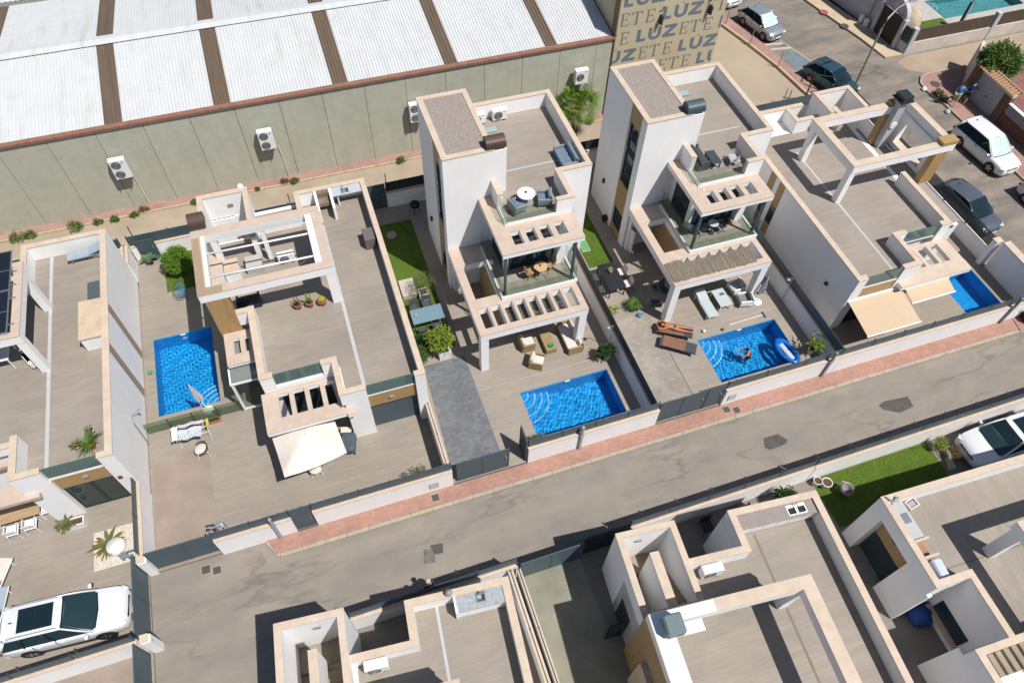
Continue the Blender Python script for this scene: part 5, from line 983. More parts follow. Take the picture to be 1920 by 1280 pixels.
# B garden: round bush, back gate plants
t = thing('round_bush', 'bright green ball-shaped tree in the small lawn left of the pergola house', 'tree', (-8.25, 31.0, 0.15)); part('trunk', MB().tube([(-8.25, 31.0, 0.15), (-8.22, 31.0, 0.5), (-8.25, 31.02, 0.95)], 0.06, 7, 0.04), BARK, t)
part('crown', clump_crown((-8.25, 31.0, 1.15), 0.72, 0.72, 0.66, 190, 26, 0.12, 0.06, 0.16), leafmat('leaf_bright', (0.12, 0.235, 0.012)), t)
def lawn(rects, lab_h=0.03, nm='lawn', n=1400, z=0.15):
    o = struct(nm, PL(rects, z+0.003, z+0.014), TURF); area = sum((r[1]-r[0])*(r[3]-r[2]) for r in rects); mb = MB()
    for r in rects:
        for _ in range(int(n*(r[1]-r[0])*(r[3]-r[2])/area)):
            x, y = RN.uniform(r[0]+0.01, r[1]-0.01), RN.uniform(r[2]+0.01, r[3]-0.01); a = RN.uniform(0, 6.28); h = RN.uniform(0.02, 0.045); mb.add([(x-0.012*math.cos(a), y-0.012*math.sin(a), z+0.013), (x+0.012*math.cos(a), y+0.012*math.sin(a), z+0.013), (x+RN.uniform(-.02,.02), y+RN.uniform(-.02,.02), z+0.013+h)], [(0, 1, 2)])
    g_ = bpy.data.objects.new('turf_blades', mesh('turf_blades', mb, TURFB)); link(g_, o); g_['kind'] = 'stuff'
TURFB = leafmat('turf_blade', (0.095, 0.16, 0.015), 0.3, 0.2)
lawn([(-9.15,-7.2,29.68,32.45)], n=2500); lawn([(2.95,4.92,21.45,31.15)], n=9000); lawn([(13.75,15.25,24.35,31.5)], n=6000); lawn([(18.85,25.4,6.5,8.95)], n=9000, z=0.12)
PUTT = M('putting_green', (0.10, 0.30, 0.13), 0.9, 0.1)
for (x0, x1, y0, y1), lab in (((-9.13,-8.55,31.4,32.35), 'pale green putting mat beside the round tree'), ((13.86,14.3,25.6,26.5), 'green putting mat with white rim on the lawn between the tall houses')):
    t = thing('putting_mat', lab, 'mat', ((x0+x1)/2, (y0+y1)/2, 0.165)); part('felt', B(x0,x1,y0,y1,0.166,0.18), PUTT, t); part('rim', PL([(x0-0.03,x1+0.03,y0-0.03,y1+0.03)], 0.166, 0.19, [(x0,x1,y0,y1)]), JOINT, t)
gate('garden_gate', 'dark slatted back gate with pale leaves before it', -10.2, -9.25, 32.42, 0.15, 1.7, cells=1)
potplant('large-leaved plant before the dark back gate', -9.85, 32.1, 0.155, blades((-9.85, 32.15, 0.5), 16, 0.7, 0.28, 0.9, droop=0.45), leafmat('leaf_pale', (0.13, 0.22, 0.11)), 0.16, 0.3, SLATED)
# C garden
potplant('airy olive tree in pale square pot on the narrow lawn', 4.18, 25.15, 0.165, clump_crown((4.18, 25.2, 1.35), 0.55, 0.55, 0.55, 60, 20, 0.10, 0.025, 0.26), LEAFO, 0.25, 0.5, WPOT, True, 0.6)
potplant('yellow-green citrus tree in white square pot at the end of the blue table', 4.2, 21.1, 0.165, clump_crown((4.05, 21.25, 1.5), 0.55, 0.5, 0.6, 60, 18, 0.17, 0.09, 0.28), LEAFY, 0.3, 0.58, WPOT, True, 0.5)
t = thing('shrub', 'dark leafy shrub below the blue garden table', 'shrub', (3.4, 21.95, 0.16)); part('stem', MB().tube([(3.4, 21.95, 0.16), (3.42, 22, 0.6)], 0.03), BARK, t); part('foliage', clump_crown((3.4, 21.95, 0.55), 0.42, 0.4, 0.38, 60, 18, 0.12, 0.06, 0.2), LEAFD, t)
potplant('feathery green plant in white pot at the corner of the grey driveway', 3.02, 20.95, 0.16, clump_crown((3.05, 21.1, 0.75), 0.28, 0.4, 0.4, 45, 18, 0.12, 0.03, 0.18), LEAF, 0.17, 0.32)
t = thing('planter', 'dark green plant in long white trough by the garden wall beside the sofa', 'plant', (12.1, 18.4, 0.155)); part('box', PL([(11.75,12.4,18.2,18.45)], 0.155, 0.45, [(11.78,12.37,18.23,18.42)]), WPOT, t); part('soil', B(11.79,12.36,18.24,18.41,0.2,0.4), SOIL, t); part('foliage', clump_crown((12.1, 18.35, 0.8), 0.38, 0.2, 0.36, 40, 16, 0.16, 0.09, 0.18), LEAFD, t)
t = thing('shrub', 'low grey-green shrub behind the fence at the still pool corner', 'shrub', (7.0, 14.6, 0.15)); part('stem', MB().tube([(7.0, 14.6, 0.15), (7.0, 14.62, 0.5)], 0.03), BARK, t); part('foliage', clump_crown((7.1, 14.65, 0.6), 0.5, 0.25, 0.35, 45, 16, 0.12, 0.05, 0.18), LEAFO, t)
# D garden
potplant('arching fern in black and white pot beside the beige driveway', 14.95, 20.95, 0.155, blades((14.95, 20.95, 0.62), 110, 0.75, 0.05, 0.8, droop=0.75), LEAF, 0.24, 0.5, M('black_pot', (0.03,0.03,0.034), 0.5), True)
potplant('yucca in pale pot against the garden fence of the right tall house', 13.75, 20.95, 0.155, blades((13.75, 20.95, 0.5), 60, 0.5, 0.06, 0.75, droop=0.35), LEAFY, 0.17, 0.42)
potplant('thin citrus in white and gold pot at the corner of the swimmer pool', 22.75, 15.35, 0.155, clump_crown((22.75, 15.4, 1.15), 0.35, 0.35, 0.5, 16, 8, 0.26, 0.10, 0.2), LEAFY, 0.2, 0.42, WPOT, False, 0.6)
# palm behind the left tall house
t = thing('fan_palm', 'bushy fan palm against the sage warehouse wall', 'palm tree', (17.4, 36.0, 0)); part('trunk', MB().lathe((17.4, 36.0, 0), [(0.24, 0), (0.2, 0.5), (0.17, 1.1), (0.2, 1.7), (0.12, 2.0)], 10), BARK, t, True)
fr = MB(); stalk = MB()
for i in range(52):
    a = RN.uniform(0, 6.283); el = RN.uniform(-0.45, 1.3); d = Vector((math.cos(a)*math.cos(el), math.sin(a)*math.cos(el), math.sin(el))); b0 = Vector((17.4, 36.0, 2.1)); ctr = b0 + d*RN.uniform(0.75, 1.15); stalk.tube([b0, b0 + d*0.4 + Vector((0, 0, 0.08)), ctr], 0.014, 4)
    s = d.cross(Vector((0, 0, 1))).normalized(); u = s.cross(d).normalized()
    for k in range(15):
        q = R(-105 + 15*k); dd = (d*math.cos(q) + s*math.sin(q)).normalized(); L_ = RN.uniform(0.5, 0.8); e = ctr + dd*L_ + Vector((0, 0, -0.18*L_)) ; m_ = ctr + dd*L_*0.5; sw = (d*-math.sin(q) + s*math.cos(q)).normalized()*0.028
        fr.add([ctr, m_ + sw + u*0.02, e, m_ - sw], [(0, 1, 2, 3)])
part('frond_stalks', stalk, LEAFY, t); part('fronds', fr, leafmat('palm_green', (0.13, 0.25, 0.02)), t)
dead = blades((17.4, 36.0, 1.35), 22, 0.7, 0.1, -0.35, droop=0.4); part('dead_fronds', dead, LEAFB, t)
# weeds along the warehouse kerb
for i, (x, y, r, mt, lab) in enumerate(((-17.0,36.3,0.5,LEAF,'largest weed clump at the left end of the warehouse kerb'), (-16.3,36.35,0.35,LEAF,'small weed clump second from the left along the warehouse kerb'), (-13.9,36.25,0.5,LEAF,'bushy weed behind the leftmost terrace corner'), (-12.6,36.3,0.25,LEAF,'small weed right of the bushy one behind the leftmost terrace'), (-11.7,36.3,0.28,LEAF,'weed left of the brown dry bush on the warehouse kerb'), (-10.05,36.6,0.3,LEAFB,'brown dry bush under the left wall unit'), (-10.6,36.35,0.2,LEAF,'tiny weed beside the brown dry bush'), (-7.1,36.35,0.25,LEAF,'weed clump behind the stairwell of the pergola house'), (-6.45,36.4,0.18,LEAF,'smallest weed behind the stairwell of the pergola house'), (-1.75,36.6,0.28,LEAFB,'brown dry bush under the second wall unit'), (-1.15,36.45,0.25,LEAF,'weed right of the second brown bush'), (-3.4,36.42,0.12,LEAF,'tiny weed left of the second brown bush'), (5.6,36.35,0.3,LEAF,'weed left of the left stair tower'), (18.6,36.5,0.4,LEAF,'low weed right of the fan palm'))):
    mb = clump_crown((x, y, 0.12+r*0.35), r*0.9, r*0.55, r*0.5, int(40*r)+8, 14, 0.11, 0.045, r*0.35); solo('weed', mb, mt, lab, 'weed', 'weeds along the warehouse kerb')
for x, y, lab in ((0.9, 14.6, 'thin sprigs behind the front fence near the grey driveway'), (1.35, 14.75, 'taller sprigs behind the front fence near the grey driveway')): solo('sprig', clump_crown((x, y, 0.9), 0.16, 0.12, 0.5, 14, 8, 0.12, 0.05, 0.15), LEAFO, lab, 'plant')
# F side plants
potplant('small green plant in round white pot in the bottom middle yard', 13.95, 8.15, 0.125, blades((13.95, 8.15, 0.55), 30, 0.3, 0.04, 0.9, droop=0.4), LEAF, 0.26, 0.5)
potplant('dark green bushy plant in the corner of the bottom middle yard', 16.9, 8.35, 0.125, clump_crown((16.75, 8.35, 1.0), 0.4, 0.35, 0.6, 60, 18, 0.14, 0.06, 0.22), LEAFD, 0.2, 0.4)
potplant('cream pot with dead stems left on the dark lawn', 19.3, 8.5, 0.135, blades((19.3, 8.5, 0.4), 14, 0.28, 0.02, 1.0), LEAFB, 0.24, 0.42)
potplant('cream pot with twiggy plant in the lawn corner', 18.95, 8.72, 0.135, blades((18.95, 8.72, 0.4), 18, 0.3, 0.03, 1.0), LEAFB, 0.2, 0.38)
potplant('white pot with leafy plant at the right end of the dark lawn', 25.6, 8.5, 0.135, clump_crown((25.6, 8.5, 0.75), 0.25, 0.25, 0.25, 26, 14, 0.12, 0.05, 0.14), LEAFY, 0.2, 0.4)
t = thing('planter', 'stone trough with dry brown plant before the white car', 'plant', (25.95, 7.75, 0.13)); part('box', MB().cbox((25.75, 7.7, 0.3), (0.16, 0.95, 0.34), R(-20)), KERB, t); part('foliage', clump_crown((26.0, 7.9, 0.5), 0.35, 0.4, 0.3, 40, 14, 0.12, 0.03, 0.2), LEAFB, t)
# NE orange tree
t = thing('leafy_tree', 'dense glossy tree behind the tiled garage wall', 'tree', (47.4, 31.6, 0)); part('trunk', MB().tube([(47.4, 31.6, 0), (47.3, 31.6, 1.2), (47.1, 31.5, 2.0)], 0.14, 8, 0.09).tube([(47.3, 31.6, 1.2), (47.9, 31.9, 2.3)], 0.08, 6, 0.04), BARK, t)
part('crown', clump_crown((47.1, 31.5, 2.5), 1.25, 1.35, 0.95, 210, 22, 0.24, 0.12, 0.36), LEAF, t)
for x, y, lab in ((43.62, 32.0, 'small kerbside shrub by the rounded corner'), (43.6, 31.55, 'second kerbside shrub nearer the walkers')): solo('shrub', clump_crown((x, y, 0.35), 0.28, 0.3, 0.22, 28, 14, 0.1, 0.06, 0.14), LEAFD, lab, 'shrub')
# ================================================================ furniture
def table(lab, loc, rot, sx, sy, h, mat, legmat=None, group=None, th=0.04, name='table'):
    t = thing(name, lab, 'table', loc, rot, group, True); part('tabletop', MB().cbox((0, 0, h-th/2), (sx, sy, th), bev=0.01), mat, t)
    for a in (-1, 1):
        for b_ in (-1, 1): part('leg', MB().cbox((a*(sx/2-0.06), b_*(sy/2-0.06), (h-th)/2), (0.05, 0.05, h-th)), legmat or mat, t)
    return t
def chair(lab, loc, rot, mat, legmat=None, w=0.5, seat=0.44, back=0.85, arms=False, name='chair', group='garden chairs', cush=None):
    # faces +y
    t = thing(name, lab, 'chair', loc, rot, group, True); part('seat', MB().cbox((0, 0, seat), (w, w, 0.04), bev=0.012), mat, t); part('backrest', MB().cbox((0, -w/2+0.0, (seat+back)/2+0.05), (w*0.95, 0.035, back-seat-0.06), tilt=0.16, bev=0.012), mat, t)
    for a in (-1, 1):
        for b_ in (-1, 1): part('leg', MB().tube([(a*(w/2-0.03), b_*(w/2-0.03), seat), (a*(w/2+0.01), b_*(w/2+0.02), 0)], 0.017, 5), legmat or mat, t)
        if arms: part('armrest', MB().tube([(a*w/2, -w/2, seat+0.22), (a*w/2, w/2-0.04, seat+0.22), (a*w/2, w/2-0.02, seat)], 0.018, 5), legmat or mat, t)
    if cush: part('cushion', MB().cbox((0, 0.01, seat+0.045), (w*0.9, w*0.9, 0.06), bev=0.02), cush, t)
    return t
def lounger(lab, loc, rot, frame, cloth, L=1.95, w=0.66, h=0.34, back=0.0, cover=None, name='sun_lounger', group='sun loungers'):
    # lies along +x, head at -x
    t = thing(name, lab, 'sun lounger', loc, rot, group, True)
    for b_ in (-1, 1): part('side_rail', MB().cbox((0, b_*(w/2-0.02), h-0.04), (L, 0.04, 0.05)), frame, t)
    for a in (-1, 1):
        for b_ in (-1, 1): part('leg', MB().cbox((a*L*0.38, b_*(w/2-0.03), (h-0.04)/2), (0.05, 0.04, h-0.05)), frame, t)
    part('bed', MB().cbox((L*0.18*(1 if back else 0), 0, h), (L*(0.63 if back else 0.99), w-0.04, 0.05), bev=0.015), cloth, t)
    if back: part('backrest', MB().add([(-L*0.13, -w/2+0.02, h), (-L*0.13, w/2-0.02, h), (-L*0.5, w/2-0.02, h+back), (-L*0.5, -w/2+0.02, h+back), (-L*0.13, -w/2+0.02, h+0.05), (-L*0.13, w/2-0.02, h+0.05), (-L*0.5, w/2-0.02, h+back+0.05), (-L*0.5, -w/2+0.02, h+back+0.05)], [(0,1,2,3),(7,6,5,4),(0,4,5,1),(1,5,6,2),(2,6,7,3),(3,7,4,0)]), cloth, t)
    if cover: part('towel', MB().cbox((cover[1], 0, h+0.034), (cover[2], w+0.02, 0.018), bev=0.005), cover[0], t)
    return t
def sofa(lab, loc, rot, sx, sy, base, cush, h=0.40, back=0.72, arm=True, name='sofa', legs=False, n=2, cat='sofa', group=None, wick=True):
    # faces +y: base, seat cushions, back cushions, arms
    t = thing(name, lab, cat, loc, rot, group, True); z0 = 0.14 if legs else 0.0
    if not legs: part('base', MB().cbox((0, 0, 0.15), (sx, sy, 0.30), bev=0.015), base, t)
    else:
        part('frame', MB().cbox((0, 0, 0.24), (sx, sy, 0.05), bev=0.01), base, t)
        for a in (-1, 1):
            for b_ in (-1, 1): part('leg', MB().tube([(a*(sx/2-0.06), b_*(sy/2-0.06), 0.22), (a*(sx/2-0.02), b_*(sy/2-0.02), 0)], 0.018, 5), base, t)
    part('back_frame', MB().cbox((0, -sy/2+0.04, (0.3+back)/2-0.02), (sx, 0.07, back-0.3+0.02), bev=0.012), base, t)
    aw = 0.09 if arm else 0
    if arm:
        for a in (-1, 1): part('arm', MB().cbox((a*(sx/2-aw/2), 0.0, 0.42), (aw, sy, 0.26), bev=0.015), base, t)
    iw = (sx-2*aw)/n
    for i in range(n):
        x = -sx/2+aw+iw*(i+0.5); part('seat_cushion', MB().cbox((x, 0.06, 0.36), (iw-0.015, sy-0.12, 0.14), bev=0.035), cush, t); part('back_cushion', MB().cbox((x, -sy/2+0.15, 0.58), (iw-0.02, 0.15, 0.34), tilt=0.2, bev=0.04), cush, t)
    return t
WHF = M('white_resin', (0.70, 0.71, 0.72), 0.45, 0.05, obj=True); PALEB = M('pale_blue_mesh', (0.30, 0.36, 0.42), 0.7, 0.08, 3, obj=True); OAKT = wood('table_oak', (0.36, 0.25, 0.15), 'x', 0.25); BLUET = M('blue_tabletop', (0.145, 0.225, 0.27), 0.35, 0.05, obj=True); BROWNT = M('brown_towel', (0.20, 0.105, 0.07), 0.95, 0.2, 6, 60, 0.4, obj=True); PALEC = M('pale_cushion', (0.58, 0.53, 0.49), 0.9, 0.08, 4, obj=True); GREYW = M('grey_resin', (0.40, 0.385, 0.385), 0.6, 0.06, obj=True); PALET = M('pale_grey_top', (0.42, 0.47, 0.48), 0.35, 0.06, obj=True); NAVYC = M('navy_cover', (0.02, 0.024, 0.034), 0.7, 0.2, obj=True)
# house A ground: dining set, deck chairs
table('pale wooden dining table under the leftmost porch beam', (-15.9, 18.25, 0.155), R(2), 1.75, 0.72, 0.75, OAKT, WHF)
for x, y, r, lab in ((-16.25, 17.62, 0, 'white chair at the near side of the leftmost dining table, left one'), (-15.52, 17.68, 0, 'white chair at the near side of the leftmost dining table, right one'), (-14.85, 18.25, 90, 'white chair at the right end of the leftmost dining table'), (-15.6, 18.95, 180, 'white chair behind the leftmost dining table')): chair(lab, (x, y, 0.155), R(r), WHF, arms=True)
lounger('white framed folding deck chair at the left edge above the other', (-16.75, 15.75, 0.155), R(70), WHF, PALEC, 1.5, 0.6, 0.4, 0.35); lounger('white framed folding deck chair at the left edge nearer the estate car', (-16.72, 14.45, 0.155), R(80), WHF, PALEB, 1.5, 0.6, 0.4, 0.35)
chair('pale blue chair behind the estate car at the left edge', (-16.65, 12.55, 0.155), R(-90), PALEB, WHF, 0.6)
lounger('pale blue sun lounger by the back parapet of the leftmost terrace', (-11.9, 30.2, 3.43), R(182), GREYM, PALEB, 1.65, 0.62, 0.34, 0.22)
solo('door_mat', MB().cbox((-11.62, 27.8, 3.437), (0.56, 1.25, 0.016)), M('slate_mat', (0.075,0.085,0.10), 0.9), 'dark slate mat beside the travertine block on the leftmost terrace', 'mat')
table('white folding table under the solar pergola', (-15.35, 24.7, 3.43), 0, 0.8, 1.2, 0.74, WHF); solo('wrapped_cloth', MB().cbox((-14.3, 24.15, 3.75), (0.25, 0.9, 0.5), R(30), bev=0.1), WHITEC, 'bundled white cloth leaning at the solar pergola post', 'cloth')
# house B garden and porch
t = thing('wire_armchair', 'blue woven egg-shaped armchair beside the round tree', 'chair', (-8.3, 29.2, 0.155), R(160), None, True); BL = M('blue_cord', (0.05, 0.20, 0.30), 0.6, 0.1); mb = MB()
for k in range(26):
    a = 2*math.pi*k/26; mb.tube([(0.34*math.cos(a), 0.1+0.36*math.sin(a), 0.62 - 0.28*math.sin(a)), (0.2*math.cos(a), 0.1+0.2*math.sin(a), 0.40-0.12*math.sin(a)), (0.03*math.cos(a), 0.1+0.03*math.sin(a), 0.34)], 0.010, 4)
part('cord_seat', mb, BL, t, kind='stuff'); part('rim', MB().tube([(0.35*math.cos(a), 0.1+0.37*math.sin(a), 0.63-0.28*math.sin(a)) for a in [2*math.pi*k/24 for k in range(25)]], 0.018, 5), FRAMED, t)
for k in range(3): a = 2*math.pi*k/3+0.5; part('leg', MB().tube([(0.15*math.cos(a), 0.1+0.15*math.sin(a), 0.42), (0.32*math.cos(a), 0.1+0.34*math.sin(a), 0)], 0.014, 5), FRAMED, t)
t = thing('glass_fence', 'low glass fence with brown posts below the narrow pool', 'fence', (-8.3, 20.95, 0.155))
for i in range(4): part('glass_panel', PL([(-10.5+1.11*i, -9.42+1.11*i, 0.2, 1.1)], 20.945, 20.957, ax='xzy'), glass('fence_glass_%d' % i, (0.70, 0.78, 0.68), 0.18, (0.22, 0.26, 0.18)), t)
for x in (-9.42, -8.31, -7.2, -6.1): part('post', B(x-0.03,x+0.02,20.90,20.95,0.155,1.12), BROWNM, t)
def parasol_closed(lab, x, y, h, mat, base=True, lean=(0.1, 0.2), pm=FRAMEW):
    t = thing('folded_parasol', lab, 'parasol', (x, y, 0.155)); top = Vector((x+lean[0], y+lean[1], h)); b0 = Vector((x, y, 0.2)); part('pole', MB().tube([b0, top], 0.022, 6), pm, t)
    d = (top-b0).normalized(); mb = MB(); vs = []; n = 16; a1 = d.cross(Vector((0, 1, 0))).normalized(); a2 = d.cross(a1)
    for f, r in ((0.42, 0.17), (0.6, 0.15), (0.8, 0.09), (0.97, 0.02)):
        for k in range(n):
            q = 2*math.pi*k/n; rr = r*(1.0 if k % 2 else 0.62); vs.append(b0 + (top-b0)*f + a1*rr*math.cos(q) + a2*rr*math.sin(q))
    mb.add(vs, [(i*n+j, i*n+(j+1) % n, (i+1)*n+(j+1) % n, (i+1)*n+j) for i in range(3) for j in range(n)]); part('folded_canopy', mb, mat, t)
    if base: part('base', MB().lathe((x, y, 0.155), [(0.28, 0), (0.28, 0.05), (0.22, 0.1), (0.05, 0.14)], 18), PLASTW, t, True)
    return t
parasol_closed('pale folded parasol on round white base beside the narrow pool', -7.72, 21.45, 2.3, M('mauve_cloth', (0.45, 0.40, 0.39), 0.9, 0.1), lean=(-0.25, 0.25))
t = thing('drying_rack', 'folding rack with pale laundry below the glass fence', 'drying rack', (-8.45, 20.05, 0.155))
for y in (19.75, 20.4): part('leg_frame', MB().tube([(-9.1, y, 0.155), (-9.1, 20.08, 0.95), (-7.7, 20.08, 0.95), (-7.7, y, 0.155)], 0.014, 5), PLASTW, t)
part('rail', MB().tube([(-9.2, 19.75, 0.95), (-7.6, 19.75, 0.95), (-7.6, 20.42, 0.95), (-9.2, 20.42, 0.95), (-9.2, 19.75, 0.95)], 0.012, 5), PLASTW, t)
def cloth(x0, x1, y0, y1, z, seed, sag=0.05):
    rn = random.Random(seed); n = 8; vs = [(x0+(x1-x0)*i/n, y0+(y1-y0)*j/n + 0.04*math.sin(i*1.3+seed), z - sag*math.sin(math.pi*j/n) + rn.uniform(-0.015, 0.015)) for j in range(n+1) for i in range(n+1)]
    return MB().add(vs, [(j*9+i, j*9+i+1, (j+1)*9+i+1, (j+1)*9+i) for j in range(n) for i in range(n)])
for nm, lab, c, mt in (('sheet', 'crumpled grey-white patterned sheet hung over the drying rack', cloth(-9.0, -7.95, 19.62, 20.2, 0.985, 1), M('patterned_sheet', (0.42, 0.47, 0.50), 0.9, 0.35, 9, 30)), ('towel', 'mauve towel along the far rail of the drying rack', cloth(-9.0, -7.85, 20.3, 20.5, 0.975, 2), M('mauve_towel', (0.36, 0.33, 0.36), 0.95, 0.1)), ('pillow_case', 'white pillow case on the left end of the drying rack', cloth(-9.3, -9.02, 19.7, 20.45, 1.0, 3), WHITEC), ('towel', 'yellow towel on the right end of the drying rack', cloth(-7.72, -7.6, 20.0, 20.45, 1.0, 4), M('yellow_towel', (0.42, 0.40, 0.03), 0.95, 0.1))): solo(nm, c, mt, lab, 'laundry', smooth=True)
for x, y, w_, mt, ft, lab in ((-7.55, 20.72, 0.7, TERRA, LEAFD, 'orange trough with dark greenery at the foot of the glass fence'), (-9.2, 20.55, 0.6, M('pink_trough', (0.34, 0.17, 0.15), 0.8), LEAFB, 'pink trough left of the drying rack')):
    t = thing('planter', lab, 'planter', (x, y, 0.155)); part('box', PL([(x-w_/2, x+w_/2, y-0.11, y+0.11)], 0.155, 0.35, [(x-w_/2+0.02, x+w_/2-0.02, y-0.09, y+0.09)]), mt, t); part('soil', B(x-w_/2+0.021, x+w_/2-0.021, y-0.089, y+0.089, 0.16, 0.31), SOIL, t)
    if ft is LEAFD: part('foliage', clump_crown((x, y, 0.38), w_/2-0.05, 0.07, 0.05, 26, 8, 0.06, 0.03, 0.06), ft, t)
def wicker(lab, x, y, rot, s=1.0):
    t = thing('wicker_armchair', lab, 'chair', (x, y, 0.155), rot, 'wicker armchairs with white seats', True); mb = MB(); n = 18; vs = []; DK = M('dark_wicker', (0.12, 0.095, 0.075), 0.8, 0.25, 8, 60) if 'dark_wicker' not in bpy.data.materials else bpy.data.materials['dark_wicker']
    for zz, rr in ((0.36, 0.30), (0.55, 0.33), (0.74, 0.335)):
        for k in range(n+1): a = R(-20) + R(220)*k/n; vs.append((rr*math.cos(a)*s, -rr*math.sin(a)*s, zz + (0.0 if zz < 0.7 else -0.14*abs(math.cos(a))**2)))
    mb.add(vs, [(i*(n+1)+j, i*(n+1)+j+1, (i+1)*(n+1)+j+1, (i+1)*(n+1)+j) for i in range(2) for j in range(n)]); part('shell_back', mb, DK, t, True); part('seat', MB().lathe((0, 0, 0.36), [(0.30*s, 0), (0.31*s, 0.05), (0.27*s, 0.09), (0.02, 0.1)], 18), PALEC, t, True)
    for a in (-1, 1):
        for b_ in (-1, 1): part('leg', MB().tube([(a*0.2*s, b_*0.2*s, 0.37), (a*0.27*s, b_*0.27*s, 0)], 0.018, 5), PLASTW, t)
wicker('round wicker armchair with white seat on the brown drive edge', -8.15, 19.15, R(95)); wicker('round wicker armchair with white seat peeking from under the cream parasol', -3.25, 16.55, R(180))
t = thing('square_parasol', 'large cream square parasol open before the porch of the pergola house', 'parasol', (-3.2, 17.3, 0.155), R(7), None, True); cv = MB(); n = 12; vs = []
for j in range(n+1):
    for i in range(n+1):
        u, v = 2*i/n-1, 2*j/n-1; m = max(abs(u), abs(v)); q = abs(abs(u)-abs(v)); vs.append((u*1.42, v*1.42, 2.42 - 0.60*m + 0.10*max(0, 1-q*2.2)*m - 0.10*m*m*max(0, 1-min(abs(u), abs(v))/(m+1e-6)*1.2)))
cv.add(vs, [(j*(n+1)+i, j*(n+1)+i+1, (j+1)*(n+1)+i+1, (j+1)*(n+1)+i) for j in range(n) for i in range(n)]); part('canopy', cv, M('cream_canvas', (0.66, 0.59, 0.52), 0.9, 0.05, 2, obj=True), t, True); part('pole', MB().tube([(0, 0, 0), (0, 0, 2.42)], 0.03, 8), GREYM, t); part('base', MB().cbox((0, 0, 0.05), (0.6, 0.6, 0.1), bev=0.02), GREYM, t)
for a in (-1, 1):
    for b_ in (-1, 1): part('rib', MB().tube([(0, 0, 2.36), (a*1.38, b_*1.38, 1.78)], 0.012, 4), FRAMEW, t)
t = thing('gas_barbecue', 'covered dark barbecue beside the cream parasol', 'barbecue', (-1.55, 17.35, 0.155), R(-15), None, True); part('cover', MB().cbox((0, 0, 0.45), (0.75, 1.0, 0.5), bev=0.12), M('blue_slate_cover', (0.06, 0.085, 0.11), 0.7, 0.15, obj=True), t); part('shelf', MB().cbox((-0.1, 0.62, 0.6), (0.5, 0.3, 0.04)), PALEC, t); part('handle', MB().tube([(-0.1, 0.25, 0.78), (0.1, -0.15, 0.74)], 0.02), STEEL, t)
for a in (-1, 1):
    for b_ in (-1, 1): part('leg', MB().cbox((a*0.3, b_*0.4, 0.12), (0.05, 0.05, 0.24)), FRAMED, t)
solo('storage_box', MB().cbox((1.98, 27.0, 3.68), (0.54, 0.85, 0.74), bev=0.02), M('taupe_resin', (0.135, 0.115, 0.11), 0.7, 0.08), 'taupe storage box against the right parapet of the pergola terrace', 'storage box')
sofa('dark covered bench under the pergola ring of the middle terrace', (-4.45, 24.75, 3.31), R(0), 1.1, 0.6, NAVYC, NAVYC, n=1)
ac_unit('air_conditioner', 'roof unit lying under the back beam of the pergola ring', -2.3, 27.05, 3.37, 0.85, 0.34, 0.55, 1, 0, False)
for x, y, lab, c in ((-10.3, 24.55, 'green and white toy at the left edge of the narrow pool', (0.06, 0.30, 0.12)), (-7.2, 21.3, 'small turquoise toy at the lower right corner of the narrow pool', (0.02, 0.30, 0.33))): solo('pool_toy', MB().lathe((x, y, 0.155), [(0.05, 0), (0.12, 0.05), (0.10, 0.14), (0.03, 0.2)], 12), M('toy_%d' % int(-x*10), c, 0.5), lab, 'toy', smooth=True)
t = thing('wall_shower', 'thin steel shower bent over the driveway wall of the leftmost house', 'shower', (-10.5, 20.6, 0.15)); part('pipe', MB().tube([(-10.55, 20.4, 0.15), (-10.52, 20.5, 2.0), (-10.6, 20.9, 2.1), (-10.3, 21.2, 2.05)], 0.018, 5), GREYM, t); part('head', MB().lathe((-10.3, 21.2, 2.0), [(0.08, 0), (0.08, 0.02), (0.02, 0.05)], 10), GREYM, t)
solo('paint_bucket', MB().lathe((-3.72, 19.95, 3.315), [(0.17, 0), (0.2, 0.28), (0.18, 0.28), (0.17, 0.05)], 14), BROWNM, 'round brown bowl behind the front glass panel of the pergola terrace', 'bowl')
# house C
zC = FC+0.008; zD = FD+0.008
sofa('blue two-seat sofa in the parapet corner of the left tall house', (12.45, 26.4, zC), R(90), 1.5, 0.85, GREYM, BLUEG, legs=True, group='blue rope lounge set')
t = thing('round_table', 'round white table on the upper terrace of the left tall house', 'table', (9.5, 24.15, zC), 0, None, True); part('tabletop', MB().lathe((0, 0, 0.70), [(0.02, 0), (0.44, 0.0), (0.45, 0.02), (0.43, 0.04), (0.02, 0.04)], 28), PLASTW, t, True); part('column', MB().lathe((0, 0, 0), [(0.28, 0), (0.28, 0.03), (0.04, 0.06), (0.04, 0.7)], 14), GREYM, t); part('ashtray', MB().lathe((0, 0.03, 0.742), [(0.06, 0), (0.06, 0.04), (0.05, 0.02)], 8), FRAMED, t)
sofa('blue rope armchair left of the round white table', (8.95, 23.85, zC), R(-75), 0.72, 0.7, GREYM, BLUEG, legs=True, n=1, name='armchair', cat='chair', group='blue rope lounge set'); sofa('blue rope armchair right of the round white table', (10.4, 23.95, zC), R(75), 0.72, 0.7, GREYM, BLUEG, legs=True, n=1, name='armchair', cat='chair', group='blue rope lounge set')
ac_unit('air_conditioner', 'right roof unit at the back parapet of the left tall house', 10.25, 30.62, zC+0.06, 0.8, 0.32, 0.6, 1, 0, False); ac_unit('air_conditioner', 'left roof unit half behind the left stair tower', 9.05, 30.62, zC+0.06, 0.8, 0.32, 0.6, 1, 0, False); ac_unit('air_conditioner', 'roof unit half behind the right stair tower', 19.15, 30.62, zD+0.06, 0.8, 0.32, 0.6, 1, 0, False)
